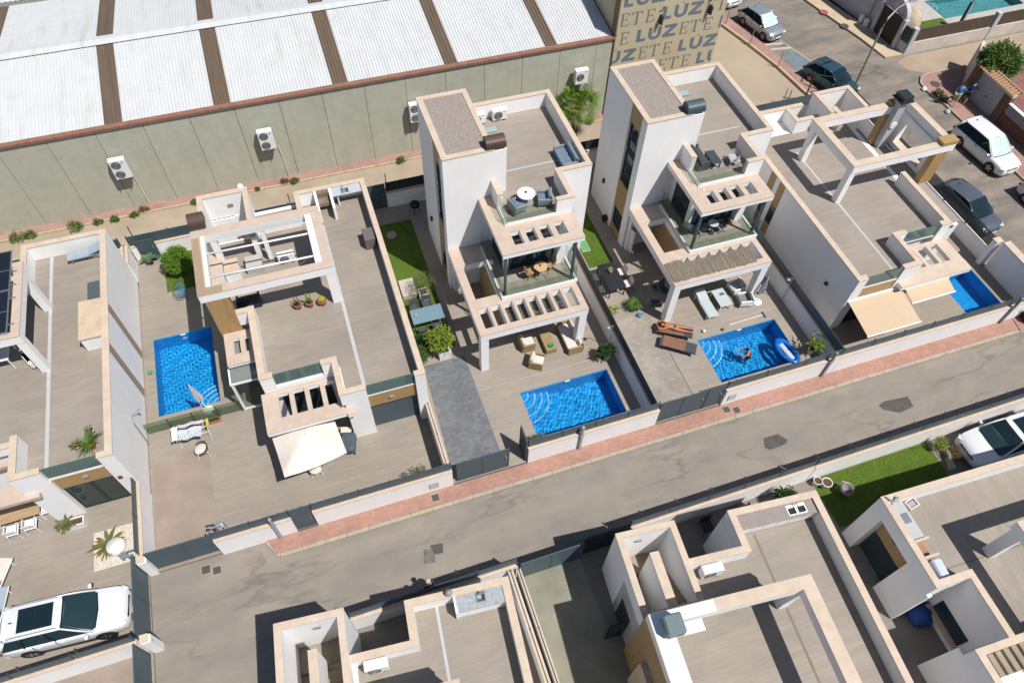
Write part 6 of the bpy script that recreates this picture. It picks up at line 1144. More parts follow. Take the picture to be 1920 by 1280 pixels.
for x, y, z, lab in ((9.7, 29.85, zC, 'pale blue lid on the terrace behind the left stair tower'), (21.2, 30.05, zD, 'pale blue lid on the terrace behind the right stair tower')): solo('roof_hatch', MB().cbox((x-0.2, y, z+0.06), (0.7, 0.36, 0.12), bev=0.02), M('aqua_lid_%d' % int(x), (0.26, 0.36, 0.37), 0.4), lab, 'roof hatch')
def folding(lab, loc, rot, mat):
    t = thing('folding_chair', lab, 'chair', loc, rot, 'folding balcony chairs', True); part('seat', MB().cbox((0, 0, 0.45), (0.4, 0.38, 0.03)), mat, t); part('backrest', MB().cbox((0, -0.2, 0.72), (0.4, 0.03, 0.3), tilt=0.15), mat, t)
    for a in (-1, 1):
        part('front_leg', MB().tube([(a*0.19, -0.22, 0.88), (a*0.19, 0.24, 0)], 0.015, 5), mat, t); part('back_leg', MB().tube([(a*0.17, 0.17, 0.45), (a*0.17, -0.22, 0)], 0.015, 5), mat, t)
ACAC = wood('acacia', (0.34, 0.21, 0.10), 'x', 0.2)
t = thing('folding_table', 'six-sided wooden table on the balcony of the left tall house', 'table', (9.75, 22.2, BFC), 0, None, True); part('tabletop', MB().lathe((0, 0, 0.70), [(0.38, 0), (0.38, 0.03)], 6), wood('pale_acacia', (0.50, 0.34, 0.17), 'x', 0.12), t); part('ashtray', MB().lathe((-0.02, 0.05, 0.732), [(0.05, 0), (0.05, 0.04)], 8), FRAMED, t)
for a in (-1, 1): part('leg', MB().tube([(a*0.25, -0.25, 0), (a*0.2, 0.2, 0.7)], 0.018, 5).tube([(a*0.22, 0.25, 0), (a*0.2, -0.2, 0.7)], 0.018, 5), ACAC, t)
folding('wooden folding chair left of the six-sided table', (9.15, 22.25, BFC), R(-80), ACAC); folding('wooden folding chair right of the six-sided table', (10.35, 22.4, BFC), R(100), ACAC)
ST = 'pale rattan lounge set under the pergola'
sofa('pale rattan sofa with white cushions under the left pergola', (10.82, 20.0, 0.16), R(90), 1.85, 0.82, RATTAN, PALEC, group=ST, n=2); sofa('rattan armchair in shade at the back of the coffee table', (8.5, 20.35, 0.16), R(-90), 0.8, 0.72, RATTAN, PALEC, n=1, name='armchair', cat='chair', group=ST); sofa('rattan armchair turned at the front of the lounge set', (8.62, 19.1, 0.16), R(-122), 0.75, 0.72, RATTAN, PALEC, n=1, name='armchair', cat='chair', group=ST)
t = thing('coffee_table', 'rattan coffee table with a green bowl on it', 'table', (9.6, 20.05, 0.16), 0, ST, True); part('body', MB().cbox((0, 0, 0.18), (0.58, 1.12, 0.36), bev=0.02), RATTAN, t); solo('bowl', MB().lathe((9.63, 19.72, 0.522), [(0.06, 0), (0.14, 0.07), (0.12, 0.07), (0.03, 0.03)], 12), M('green_glass', (0.01, 0.20, 0.08), 0.3), 'green bowl on the rattan coffee table', 'bowl')
solo('stone_block', MB().cbox((3.46, 25.85, 0.33), (0.82, 1.18, 0.32), bev=0.01), M('pale_block', (0.44, 0.38, 0.34), 0.85, 0.1), 'pale low block on the narrow lawn beside the olive pot', 'block')
table('blue rectangular garden table on the narrow lawn', (3.95, 23.4, 0.165), 0, 1.7, 0.98, 0.76, BLUET, CHAR)
for x, y, r, lab in ((3.45, 24.2, 180, 'grey garden chair behind the blue table, left one'), (4.15, 24.3, 180, 'grey garden chair behind the blue table, right one'), (3.55, 22.6, 0, 'grey garden chair before the blue table, left one'), (4.3, 22.7, 0, 'grey garden chair before the blue table beside the citrus')): chair(lab, (x, y, 0.165), R(r), CHAR, CHAR, 0.5, arms=True)
solo('flower_bowl', MB().lathe((3.35, 23.45, 0.93), [(0.03, 0), (0.08, 0.08), (0.05, 0.1)], 10), M('grey_vase', (0.3, 0.3, 0.29), 0.6), 'small grey vase on the blue garden table', 'vase')
solo('stepping_stone', MB().lathe((3.55, 30.2, 0.16), [(0.30, 0), (0.30, 0.04), (0.27, 0.06)], 14), M('rose_stone', (0.28, 0.23, 0.20), 0.9), 'round stone disc in the shaded narrow lawn', 'stone')
t = thing('kettle_barbecue', 'black barbecue in the shade against the left stair tower', 'barbecue', (5.35, 31.6, 0.155)); part('bowl', MB().lathe((5.35, 31.6, 0.6), [(0.1, 0), (0.3, 0.15), (0.3, 0.3), (0.15, 0.42), (0.02, 0.46)], 14), BLACK, t, True)
for k in range(3): a = 2.1*k; part('leg', MB().tube([(5.35+0.15*math.cos(a), 31.6+0.15*math.sin(a), 0.65), (5.35+0.3*math.cos(a), 31.6+0.3*math.sin(a), 0.155)], 0.018, 5), FRAMED, t)
for x, y, lab in ((12.45, 18.9, 'steel shower column on the garden wall of the left tall house'), (22.95, 18.9, 'steel shower column on the garden wall of the right tall house')):
    t = thing('garden_shower', lab, 'shower', (x, y, 0.155)); part('column', MB().tube([(x+0.15, y, 0.155), (x+0.15, y, 2.15), (x-0.1, y, 2.2)], 0.02, 6), STEEL, t); part('head', MB().lathe((x-0.12, y, 2.14), [(0.11, 0), (0.11, 0.02), (0.02, 0.05)], 12), STEEL, t)
# house D
sofa('charcoal sofa on the upper terrace of the right tall house', (19.22, 24.75, zD), R(-90), 1.45, 0.65, CHAR, CHAR, n=2); table('low black table on the upper terrace of the right tall house', (19.92, 24.45, zD), 0, 0.52, 0.98, 0.42, M('black_glass_top', (0.05,0.065,0.075), 0.2, 0.05), BLACK, th=0.06)
t = thing('tub_armchair', 'pale grey moulded armchair on the upper terrace of the right tall house', 'chair', (20.95, 24.1, zD), R(80), None, True); part('seat', MB().cbox((0, 0, 0.36), (0.6, 0.55, 0.08), bev=0.03), GREYW, t); part('shell', MB().add([(0.3*math.cos(a)*k, -0.28*math.sin(a)*k+0.02, z) for z, k in ((0.36, 1.0), (0.62, 1.12), (0.72, 1.1)) for a in [R(-10)+R(200)*i/12 for i in range(13)]], [(i*13+j, i*13+j+1, (i+1)*13+j+1, (i+1)*13+j) for i in range(2) for j in range(12)]), GREYW, t, True)
for a in (-1, 1):
    for b_ in (-1, 1): part('leg', MB().tube([(a*0.24, b_*0.22, 0.34), (a*0.3, b_*0.28, 0)], 0.03, 6, 0.02), GREYW, t)
t = thing('bistro_table', 'small pale round table on the balcony of the right tall house', 'table', (19.55, 22.3, BFD), 0, None, True); part('tabletop', MB().lathe((0, 0, 0.7), [(0.28, 0), (0.28, 0.03)], 18), PALET, t); part('column', MB().lathe((0, 0, 0), [(0.2, 0), (0.03, 0.04), (0.03, 0.7)], 10), FRAMED, t)
folding('dark folding chair left on the balcony of the right tall house', (18.95, 22.35, BFD), R(-80), FRAMED); folding('dark folding chair right on the balcony of the right tall house', (20.1, 22.25, BFD), R(95), FRAMED); chair('pale wire chair in the balcony corner of the right tall house', (18.35, 22.75, BFD), R(-60), PALET, FRAMED, 0.45)
table('black outdoor dining table between the tall houses', (14.38, 22.88, 0.165), R(0), 1.0, 1.9, 0.76, M('black_tabletop', (0.02,0.022,0.027), 0.35, 0.06), BLACK)
for x, y, r, lab in ((15.15, 22.35, 90, 'pale chair at the right side of the black table, nearer one'), (15.15, 23.25, 90, 'pale chair at the right side of the black table, farther one'), (13.6, 22.4, -90, 'chair between the black table and the garden fence, nearer one'), (13.6, 23.3, -90, 'chair between the black table and the garden fence, farther one')): chair(lab, (x, y, 0.165), R(r), PALEC if x > 14 else CHAR, BLACK, 0.5)
t = thing('flower_vase', 'vase of yellow flowers on the black dining table', 'vase', (14.4, 23.1, 0.93)); part('vase', MB().lathe((14.4, 23.1, 0.93), [(0.04, 0), (0.06, 0.12), (0.03, 0.2)], 10), PALET, t); part('flowers', clump_crown((14.4, 23.1, 1.22), 0.12, 0.12, 0.08, 12, 8, 0.06, 0.04, 0.06), leafmat('yellow_petal', (0.50, 0.42, 0.15)), t)
lounger('dark sun lounger carrying the sunbather', (16.35, 18.72, 0.16), R(-31), CHAR, CHAR, 1.95, 0.68, 0.34, 0.0, (BROWNT, -0.2, 1.4)); lounger('empty dark sun lounger with brown towel', (16.1, 17.78, 0.16), R(-36), CHAR, CHAR, 1.95, 0.68, 0.34, 0.0, (BROWNT, -0.22, 1.2))
lounger('white framed grey daybed under the right pergola', (18.77, 19.75, 0.16), R(-90), WHF, PALET, 1.85, 0.62, 0.38, 0.14); table('white low table with plants under the right pergola', (19.75, 19.85, 0.16), 0, 0.72, 1.2, 0.46, PALET, WHF)
t = thing('table_plant', 'small dark plant on the white low table', 'plant', (19.85, 20.0, 0.625)); part('pot', MB().lathe((19.85, 20.0, 0.625), [(0.05, 0), (0.08, 0.1)], 10), PLASTW, t); part('foliage', blades((19.85, 20.0, 0.72), 24, 0.18, 0.03, 0.8), LEAFD, t)
sofa('white framed armchair with grey cushions, back one by the folded parasol', (20.95, 20.35, 0.16), R(95), 0.75, 0.75, WHF, GREYW, legs=True, n=1, name='armchair', cat='chair'); sofa('white framed armchair with dark cushion, front one by the folded parasol', (21.0, 19.42, 0.16), R(80), 0.75, 0.75, WHF, M('mid_grey_cushion', (0.17,0.175,0.185), 0.9, obj=True), legs=True, n=1, name='armchair', cat='chair')
def stripes():
    m, t2, b = nt('striped_canvas'); wv = N(t2, 'TexWave', Scale=3.0); wv.bands_direction = 'DIAGONAL'; t2.links.new(pos(t2, (4, 4, 0.2)), wv.inputs['Vector']); t2.links.new(ramp(t2, wv.outputs['Fac'], [(0.45, (0.10, 0.17, 0.26)), (0.55, (0.60, 0.62, 0.64))]), b.inputs['Base Color']); b.inputs['Roughness'].default_value = 0.9; return m
parasol_closed('blue and white striped folded parasol beside the right pergola post', 21.75, 19.25, 2.15, stripes(), lean=(0.12, 0.1))
t = thing('pool_brush', 'long white pool brush lying above the swimmer pool', 'pool brush', (20.6, 18.32, 0.16)); part('pole', MB().tube([(19.5, 18.3, 0.18), (21.6, 18.35, 0.18)], 0.018, 6), PLASTW, t); part('head', MB().cbox((21.68, 18.33, 0.19), (0.08, 0.4, 0.06)), M('blue_brush', (0.05,0.10,0.16), 0.6), t)
solo('ball', MB().lathe((17.95, 18.3, 0.155), [(0.01, 0), (0.07, 0.03), (0.1, 0.1), (0.07, 0.17), (0.01, 0.2)], 12), PLASTW, 'small white ball beside the sunbather lounger', 'ball', smooth=True); solo('stone', MB().lathe((19.0, 18.12, 0.155), [(0.08, 0), (0.1, 0.04), (0.04, 0.09)], 8), BROWNM, 'small brown object at the edge of the swimmer pool', 'stone')
t = thing('pool_float', 'blue and white inflatable lounger floating in the swimmer pool', 'inflatable', (21.65, 15.82, 0.07), R(98), None, True); FB = M('blue_vinyl', (0.01, 0.13, 0.50), 0.2, 0.1, obj=True); part('ring_tube', MB().tube([(0.78*math.cos(a)*(1.0), 0.38*math.sin(a), 0.08 + (0.05 if math.cos(a) < -0.6 else 0)) for a in [2*math.pi*k/28 for k in range(29)]], 0.115, 8), FB, t, True); part('bed', MB().cbox((0.02, 0, 0.06), (1.15, 0.30, 0.10), bev=0.05), M('white_vinyl', (0.42, 0.50, 0.62), 0.3, obj=True), t); part('pillow', MB().cbox((0.62, 0, 0.17), (0.26, 0.56, 0.14), bev=0.06), FB, t)
def camp(lab, loc, rot):
    t = thing('camp_chair', lab, 'chair', loc, rot, 'dark folding camp chairs', True); part('sling', MB().add([(-0.28,0.28,0.46),(0.28,0.28,0.46),(0.28,-0.2,0.40),(-0.28,-0.2,0.40),(-0.28,-0.36,0.95),(0.28,-0.36,0.95)], [(0,3,2,1),(3,4,5,2)]), CHAR, t)
    for a in (-1, 1): part('cross_leg', MB().tube([(a*0.28, 0.28, 0), (a*0.28, -0.34, 0.95)], 0.014, 5), GREYM, t); part('arm', MB().tube([(a*0.3, 0.25, 0), (a*0.3, 0.28, 0.62), (a*0.3, -0.28, 0.62)], 0.014, 5), GREYM, t)
camp('dark camp chair in the shade left of the right pergola post, nearer one', (16.05, 20.55, 0.16), R(-20)); camp('dark camp chair in the shade left of the right pergola post, farther one', (16.9, 21.3, 0.16), R(-160))
solo('watering_can', MB().lathe((15.05, 20.35, 0.16), [(0.12, 0), (0.13, 0.14), (0.05, 0.17)], 12).tube([(15.15, 20.35, 0.2), (15.35, 20.37, 0.34)], 0.02, 5), M('blue_can', (0.02, 0.18, 0.36), 0.4), 'blue watering can on the beige driveway below the fern', 'watering can')
solo('towel_pile', cloth(16.35, 16.75, 21.3, 21.75, 0.7, 9, 0.1), M('teal_towel', (0.02, 0.10, 0.13), 0.9), 'dark teal towel over the farther camp chair', 'towel'); solo('cushion', MB().cbox((13.95, 27.3, 0.3), (0.75, 0.6, 0.12), R(25), 0.35, 0.04), M('taupe_cushion', (0.24, 0.21, 0.19), 0.9), 'taupe cushion propped on the lawn between the tall houses', 'cushion')
t = thing('surfboard', 'white board with red tip standing by the right stair tower', 'board', (16.4, 24.85, 0.155)); part('board', MB().cbox((16.42, 24.86, 1.05), (0.06, 0.42, 1.75), R(10), bev=0.02), FRAMEW, t); part('red_tip', MB().cbox((16.42, 24.86, 1.98), (0.062, 0.40, 0.14), R(10), bev=0.02), M('red_vinyl', (0.35, 0.02, 0.03), 0.5), t)
t = thing('hose_reel', 'round black hose reel on the west wall of the right stair tower', 'hose reel', (15.95, 27.55, 0.155)); hr = MB().lathe((0, 0, 0), [(0.2, -0.1), (0.2, 0.1)], 16); hr.v = [(15.98+c, 27.55+a, 0.45+b_) for a, b_, c in hr.v]; part('drum', hr, BLACK, t); part('stand', B(15.9,16.06,27.5,27.6,0.155,0.4), FRAMED, t)
# house E awnings
def awning(lab, x0, x1, y0, y1, z0, z1):
    t = thing('awning', lab, 'awning', ((x0+x1)/2, y1, z1), 0, 'beige fabric awnings'); n = 6; part('fabric', MB().add([(x0, y1, z1), (x1, y1, z1), (x1, y0, z0), (x0, y0, z0), (x0, y1, z1-0.015), (x1, y1, z1-0.015), (x1, y0, z0-0.015), (x0, y0, z0-0.015)], [(0,3,2,1),(4,5,6,7),(0,4,7,3),(1,2,6,5),(3,7,6,2),(0,1,5,4)]), M('beige_canvas_%d' % int(x0), (0.50, 0.38, 0.26), 0.9, 0.04, 1), t); part('front_bar', MB().tube([(x0-0.03, y0, z0-0.02), (x1+0.03, y0, z0-0.02)], 0.04, 8), FRAMEW, t); part('cassette', MB().cbox(((x0+x1)/2, y1+0.05, z1+0.02), (x1-x0+0.1, 0.14, 0.14), bev=0.02), FRAMEW, t)
    for x in (x0+0.2, x1-0.2): part('arm', MB().tube([(x, y1, z1-0.12), ((x0+x1)/2 + (x-(x0+x1)/2)*0.4, (y0+y1)/2, (z0+z1)/2-0.1), (x, y0, z0-0.06)], 0.025, 6), GREYM, t)
awning('large beige awning over the corner patio', 24.75, 28.0, 14.35, 16.36, 2.12, 2.5); awning('smaller beige awning beside the corner pool', 28.05, 30.75, 15.35, 16.1, 2.4, 2.62)
solo('linen_basket', MB().cbox((32.9, 19.2, 3.0), (0.4, 0.4, 0.3)), PLASTW, 'white box seen through the corner canopy opening', 'box')
# south side extras
solo('bean_bag', MB().lathe((19.75, 2.05, 0.13), [(0.3, 0), (0.5, 0.2), (0.52, 0.42), (0.36, 0.72), (0.12, 0.85), (0.02, 0.86)], 18), M('royal_blue_cover', (0.008, 0.045, 0.22), 0.55, 0.2, 5, 12, 0.6), 'royal blue wrapped bundle in the light well', 'bag', smooth=True)
BA = bpy.data.objects['bean_bag']
for i, v in enumerate(BA.data.vertices): a = math.atan2(v.co.y, v.co.x); v.co.x *= 1 + 0.12*math.sin(5*a + v.co.z*4); v.co.y *= 1 + 0.12*math.sin(5*a + v.co.z*4)
t = thing('laundry_basket', 'cream basket with mauve cloth on the bottom right terrace', 'basket', (20.3, 5.75, 3.36), R(10), None, True); part('rim', PL([(-0.26,0.26,-0.2,0.2)], 0.0, 0.26, [(-0.2,0.2,-0.14,0.14)]), M('cream_basket', (0.55,0.48,0.40), 0.8, obj=True), t); part('cloth', MB().cbox((0, 0, 0.16), (0.38, 0.26, 0.12), bev=0.04), M('mauve_cloth2', (0.33,0.29,0.38), 0.9, obj=True), t)
solo('cool_box', MB().cbox((19.5, 3.0, 3.66), (0.42, 0.92, 0.6), R(-6), bev=0.06), M('pale_cool_box', (0.48, 0.52, 0.60), 0.4), 'pale blue cool box beside the bottom right counter', 'cool box')
t = thing('wall_ornament', 'dark curled metal lizard on the corner of the bottom right parapet', 'ornament', (19.1, 6.0, 4.22)); part('body', MB().tube([(18.98, 6.2, 4.24), (19.05, 6.02, 4.25), (19.2, 5.95, 4.25), (19.38, 6.06, 4.25), (19.45, 6.0, 4.24)], 0.04, 6).tube([(19.1, 5.98, 4.24), (19.05, 5.82, 4.23)], 0.018, 4).tube([(19.25, 5.98, 4.24), (19.35, 5.84, 4.23)], 0.018, 4), GREYM, t)
t = thing('garden_lamp', 'round wicker lamp standing on the dark lawn', 'lamp', (19.95, 7.9, 0.135), 0, None, True); part('shade', MB().lathe((0, 0, 0.2), [(0.2, 0), (0.32, 0.2), (0.30, 0.42), (0.26, 0.42), (0.24, 0.2)], 18), M('grey_wicker', (0.20,0.18,0.17), 0.8, 0.25, 10, obj=True), t, True); part('stand', MB().lathe((0, 0, 0), [(0.15, 0), (0.1, 0.25)], 10), FRAMED, t); part('hook', MB().tube([(-0.25, 0.3, 0), (-0.25, 0.3, 0.9), (0, 0.1, 0.95)], 0.012, 4), PLASTW, t)
chair('brown garden chair in the bottom middle yard', (15.0, 8.3, 0.125), R(200), BROWNM, BLACK, 0.52, arms=True); chair('dark rattan chair in the shade of the bottom middle yard', (12.9, 8.35, 0.125), R(180), NAVYC, BLACK, 0.55, arms=True); table('slatted wooden table in the bottom middle yard', (14.6, 8.0, 0.125), R(10), 0.8, 0.5, 0.5, BROWNM)
solo('covered_cart', MB().cbox((11.15, 6.6, 0.55), (0.8, 0.7, 0.85), R(-5), bev=0.2), NAVYC, 'black covered object in the bottom middle light court', 'cover')
# ================================================================ people and dog
SKIN = M('tanned_skin', (0.40, 0.155, 0.075), 0.55, 0.1, 6, obj=True); SKINL = M('light_skin', (0.46, 0.26, 0.19), 0.55, 0.1, 6, obj=True); HAIR = M('dark_hair', (0.012, 0.010, 0.009), 0.7, 0.2, 20, obj=True)
def skinned(verts, edges, radii, sub=2):
    me = bpy.data.meshes.new('tmp'); me.from_pydata([tuple(v) for v in verts], edges, []); o = bpy.data.objects.new('tmp', me); COL.objects.link(o)
    o.modifiers.new('skin', 'SKIN').use_smooth_shade = True
    for i, r in enumerate(radii): d = me.skin_vertices[0].data[i]; d.radius = (r, r) if not isinstance(r, tuple) else r; d.use_root = (i == 0); d.use_loose = False
    s = o.modifiers.new('sub', 'SUBSURF'); s.levels = sub; s.render_levels = sub
    dg = bpy.context.evaluated_depsgraph_get(); out = bpy.data.meshes.new_from_object(o.evaluated_get(dg)); bpy.data.objects.remove(o); bpy.data.meshes.remove(me)
    for p in out.polygons: p.use_smooth = True
    return out
def hand(V, E, Rd, wi, wr, d, side, n):
    # palm and five bent fingers grown from wrist index wi
    d = d.normalized(); side = side.normalized(); pi = len(V); V.append(wr + d*0.07); E.append((wi, pi)); Rd.append((0.036, 0.018))
    for k, (off, L) in enumerate(((-0.030, 0.062), (-0.010, 0.075), (0.010, 0.072), (0.028, 0.056))):
        a = len(V); b0 = wr + d*0.10 + side*off; V.extend([b0, b0 + d*L*0.55 + n*0.008, b0 + d*L*0.95 + n*0.03]); E.extend([(pi, a), (a, a+1), (a+1, a+2)]); Rd.extend([0.010, 0.009, 0.007])
    a = len(V); V.extend([wr + d*0.045 - side*0.045, wr + d*0.085 - side*0.062 + n*0.01]); E.extend([(pi, a), (a, a+1)]); Rd.extend([0.011, 0.009])
def person(lab, loc, rot, J, skin, wear, hair=HAIR, hat=None, group=None):
    """J: joint positions; wear: list of (name, material, joint chain keys, radius factor)"""
    t = thing('person', lab, 'person', loc, rot, group, True); J = {k: Vector(v) for k, v in J.items()}
    rad = dict(pel=0.135, spi=0.125, che=0.145, nec=0.055, jaw=0.075, hea=0.098, top=0.07, shL=0.062, shR=0.062, elL=0.043, elR=0.043, wrL=0.028, wrR=0.028, hiL=0.095, hiR=0.095, knL=0.062, knR=0.062, anL=0.038, anR=0.038, heL=0.04, heR=0.04, toL=0.028, toR=0.028)
    ch = [('pel','spi'),('spi','che'),('che','nec'),('nec','jaw'),('jaw','hea'),('hea','top'),('che','shL'),('shL','elL'),('elL','wrL'),('che','shR'),('shR','elR'),('elR','wrR'),('pel','hiL'),('hiL','knL'),('knL','anL'),('anL','toL'),('pel','hiR'),('hiR','knR'),('knR','anR'),('anR','toR')]
    keys = ['pel'] + [b for a, b in ch]; idx = {k: i for i, k in enumerate(keys)}; V = [J[k].copy() for k in keys]; E = [(idx[a], idx[b]) for a, b in ch]; Rd = [rad[k] for k in keys]
    for s in 'LR':
        d = J['wr'+s]-J['el'+s]; sd = d.cross(J['hea']-J['nec']); hand(V, E, Rd, idx['wr'+s], J['wr'+s], d, sd if sd.length > 0.01 else Vector((1, 0, 0)), Vector((0, 0, -1)))
    me = skinned(V, E, Rd); me.materials.append(skin); b = bpy.data.objects.new('body', me); link(b, t); b.cycles.is_caustics_receiver = True; WT[b] = Vector((0, 0, 0))
    for nm, mt, cs, k in wear:
        ks = sorted({x for c in cs for x in c}, key=lambda q: keys.index(q)); ix = {q: i for i, q in enumerate(ks)}
        m2 = skinned([J[q] for q in ks], [(ix[a], ix[b_]) for a, b_ in cs], [rad[q]*k for q in ks]); m2.materials.append(mt); o = bpy.data.objects.new(nm, m2); link(o, t)
    # hair cap, ears, nose
    up = (J['top']-J['jaw']).normalized(); f = J.get('face', J['hea']+Vector((0, 0.1, 0)))-J['hea']; f = (f - up*f.dot(up)).normalized(); sd = up.cross(f)
    mb = MB(); n = 10; vs = []
    for i in range(6):
        th = i/5*1.75
        for j in range(n):
            ph = 2*math.pi*j/n; d = up*math.cos(th) + (f*math.cos(ph) + sd*math.sin(ph))*math.sin(th); r = 0.118 if not (th > 0.9 and math.cos(ph) > 0.35) else 0.085; vs.append(J['hea'] + up*0.015 + d*r)
    mb.add(vs, [(i*n+j, i*n+(j+1) % n, (i+1)*n+(j+1) % n, (i+1)*n+j)[::-1] for i in range(5) for j in range(n)]); h = part('hair' if not hat else 'cap', mb, hat or hair, t, True)
    part('nose', MB().tube([J['hea']+f*0.085-up*0.01, J['hea']+f*0.118-up*0.03], 0.014, 6), skin, b)
    for s in (1, -1): part('ear', MB().cbox(J['hea']+sd*s*0.1-up*0.015, (0.03, 0.03, 0.055), bev=0.01), skin, b); part('eye', MB().lathe(J['hea']+f*0.094+sd*s*0.034+up*0.0, [(0.004, -0.008), (0.012, 0), (0.004, 0.008)], 8), FRAMED, b)
    part('mouth', MB().cbox(J['hea']+f*0.085-up*0.062, (0.04, 0.02, 0.012)), TAIL, b)
    return t
SH = [('pel','spi'),('spi','che'),('che','shL'),('che','shR')]; 
def upper(J): return [('pel','spi'),('spi','che'),('che','shL'),('che','shR'),('shL','elL'),('shR','elR')]
SHORTS = [('pel','hiL'),('pel','hiR'),('hiL','knL'),('hiR','knR')]
# sunbather lying face down, head towards -x, arms folded under the head (lounger frame)
z = 0.52
JL = dict(pel=(-0.02,0,z), spi=(-0.22,0,z), che=(-0.42,0,z+0.01), nec=(-0.62,0,z+0.02), jaw=(-0.69,0.01,z+0.03), hea=(-0.77,0.02,z+0.06), top=(-0.86,0.03,z+0.07), face=(-0.80,0.14,z+0.02), shL=(-0.53,0.19,z), elL=(-0.80,0.33,z-0.03), wrL=(-0.92,0.12,z-0.05), shR=(-0.53,-0.19,z), elR=(-0.82,-0.30,z-0.03), wrR=(-0.93,-0.08,z-0.05), hiL=(0.07,0.10,z-0.01), hiR=(0.07,-0.10,z-0.01), knL=(0.47,0.13,z-0.04), knR=(0.47,-0.10,z-0.04), anL=(0.86,0.15,z-0.05), anR=(0.86,-0.09,z-0.05), toL=(1.02,0.18,z-0.09), toR=(1.02,-0.10,z-0.09))
th = {k: (v[0]*1.0, v[1], v[2]) for k, v in JL.items()}
mid = {'hmL': None}
person('person in black shorts lying face down on the dark lounger', (16.35, 18.72, 0.16), R(-31), th, SKIN, [('shorts', CHAR, [('pel','hiL'),('pel','hiR'),('spi','pel')], 1.13)])
# swimmer standing chest-deep, seen from behind, arms forward
z = 0.0
person('dark-haired swimmer chest-deep in the pool', (19.72, 16.35, -1.22), R(60), dict(pel=(0,0,0.92), spi=(0,0.03,1.08), che=(0,0.08,1.26), nec=(0,0.14,1.45), jaw=(0,0.19,1.50), hea=(0,0.21,1.58), top=(0,0.21,1.68), face=(0,0.33,1.56), shL=(-0.20,0.10,1.38), elL=(-0.30,0.34,1.28), wrL=(-0.18,0.55,1.30), shR=(0.20,0.10,1.38), elR=(0.30,0.34,1.28), wrR=(0.16,0.55,1.30), hiL=(-0.10,0,0.86), hiR=(0.10,0,0.86), knL=(-0.13,0.10,0.48), knR=(0.13,0.06,0.48), anL=(-0.13,-0.02,0.08), anR=(0.13,-0.06,0.08), toL=(-0.15,0.16,0.03), toR=(0.15,0.12,0.03)), SKIN, [('shorts', NAVYC, [('pel','hiL'),('pel','hiR')], 1.14)])
def walk(s, lean=0.0, stride=0.28, armf=0.2): return dict(pel=(0,0,0.93), spi=(0,lean*0.3,1.08), che=(0,lean*0.7,1.28), nec=(0,lean,1.47), jaw=(0,lean+0.04,1.52), hea=(0,lean+0.05,1.60), top=(0,lean+0.05,1.70), face=(0,lean+0.2,1.6), shL=(-0.19,lean*0.95,1.40), elL=(-0.25,lean*0.9-armf*0.6,1.14), wrL=(-0.24,lean*0.9-armf*0.2,0.92), shR=(0.19,lean*0.95,1.40), elR=(0.25,lean*0.9+armf*0.5,1.14), wrR=(0.23,lean*0.9+armf*1.3,0.95), hiL=(-0.10,0,0.88), hiR=(0.10,0,0.88), knL=(-0.11,stride*0.7,0.50), knR=(0.11,-stride*0.2,0.48), anL=(-0.11,stride,0.08), anR=(0.11,-stride,0.10), toL=(-0.12,stride+0.17,0.03), toR=(0.12,-stride+0.16,0.03))
person('person in bright blue shirt and pale yellow shorts walking on the corner pavement', (43.95, 30.75, 0.132), R(-60), walk(1, 0.12), SKINL, [('shirt', M('bright_blue_cotton', (0.02, 0.16, 0.45), 0.9, 0.1, obj=True), upper(0), 1.22), ('shorts', M('pale_yellow_cotton', (0.45, 0.44, 0.22), 0.9, 0.1, obj=True), SHORTS, 1.22)])
person('person in navy shirt and dark shorts leaning beside the garage wall', (44.85, 30.7, 0.132), R(-70), walk(1, 0.22, 0.22, 0.3), SKINL, [('shirt', M('navy_cotton', (0.012, 0.022, 0.09), 0.9, 0.1, obj=True), upper(0), 1.22), ('shorts', NAVYC, SHORTS, 1.22)])
person('person in dark clothes and pale cap standing in the shaded strip of the street', (0.40, 9.48, 0.003), R(20), walk(1, 0.03, 0.05, 0.05), SKINL, [('shirt', NAVYC, upper(0) + [('elL','wrL'),('elR','wrR')], 1.25), ('trousers', NAVYC, SHORTS + [('knL','anL'),('knR','anR')], 1.2)], hat=M('pale_cap', (0.45, 0.38, 0.33), 0.9, obj=True))
# dog on the kerb
t = thing('dog', 'small black dog standing at the kerb before the walkers', 'dog', (43.45, 31.2, 0.132), R(150), None, True)
V = [Vector(p) for p in ((-0.22,0,0.36),(0.0,0,0.36),(0.20,0,0.38),(0.30,0,0.48),(0.36,0,0.55),(0.48,0,0.52),(-0.30,0,0.40),(-0.40,0,0.52))]; E_ = [(0,1),(1,2),(2,3),(3,4),(4,5),(0,6),(6,7)]; Rr = [0.085,0.09,0.105,0.06,0.065,0.03,0.03,0.015]
for s in (1, -1):
    a = len(V); V += [Vector((0.20, s*0.07, 0.28)), Vector((0.19, s*0.08, 0.15)), Vector((0.20, s*0.08, 0.02)), Vector((-0.20, s*0.07, 0.28)), Vector((-0.16, s*0.08, 0.19)), Vector((-0.24, s*0.08, 0.11)), Vector((-0.22, s*0.08, 0.02))]; E_ += [(2,a),(a,a+1),(a+1,a+2),(0,a+3),(a+3,a+4),(a+4,a+5),(a+5,a+6)]; Rr += [0.045,0.028,0.026,0.06,0.04,0.024,0.026]
    a = len(V); V += [Vector((0.33, s*0.05, 0.62))]; E_ += [(4, a)]; Rr += [0.02]
me = skinned(V, E_, Rr); me.materials.append(HAIR); o = bpy.data.objects.new('body', me); link(o, t); WT[o] = Vector((0,0,0)); part('muzzle_patch', MB().cbox((0.5, 0, 0.52), (0.06, 0.06, 0.05), bev=0.02), PLASTW, t)
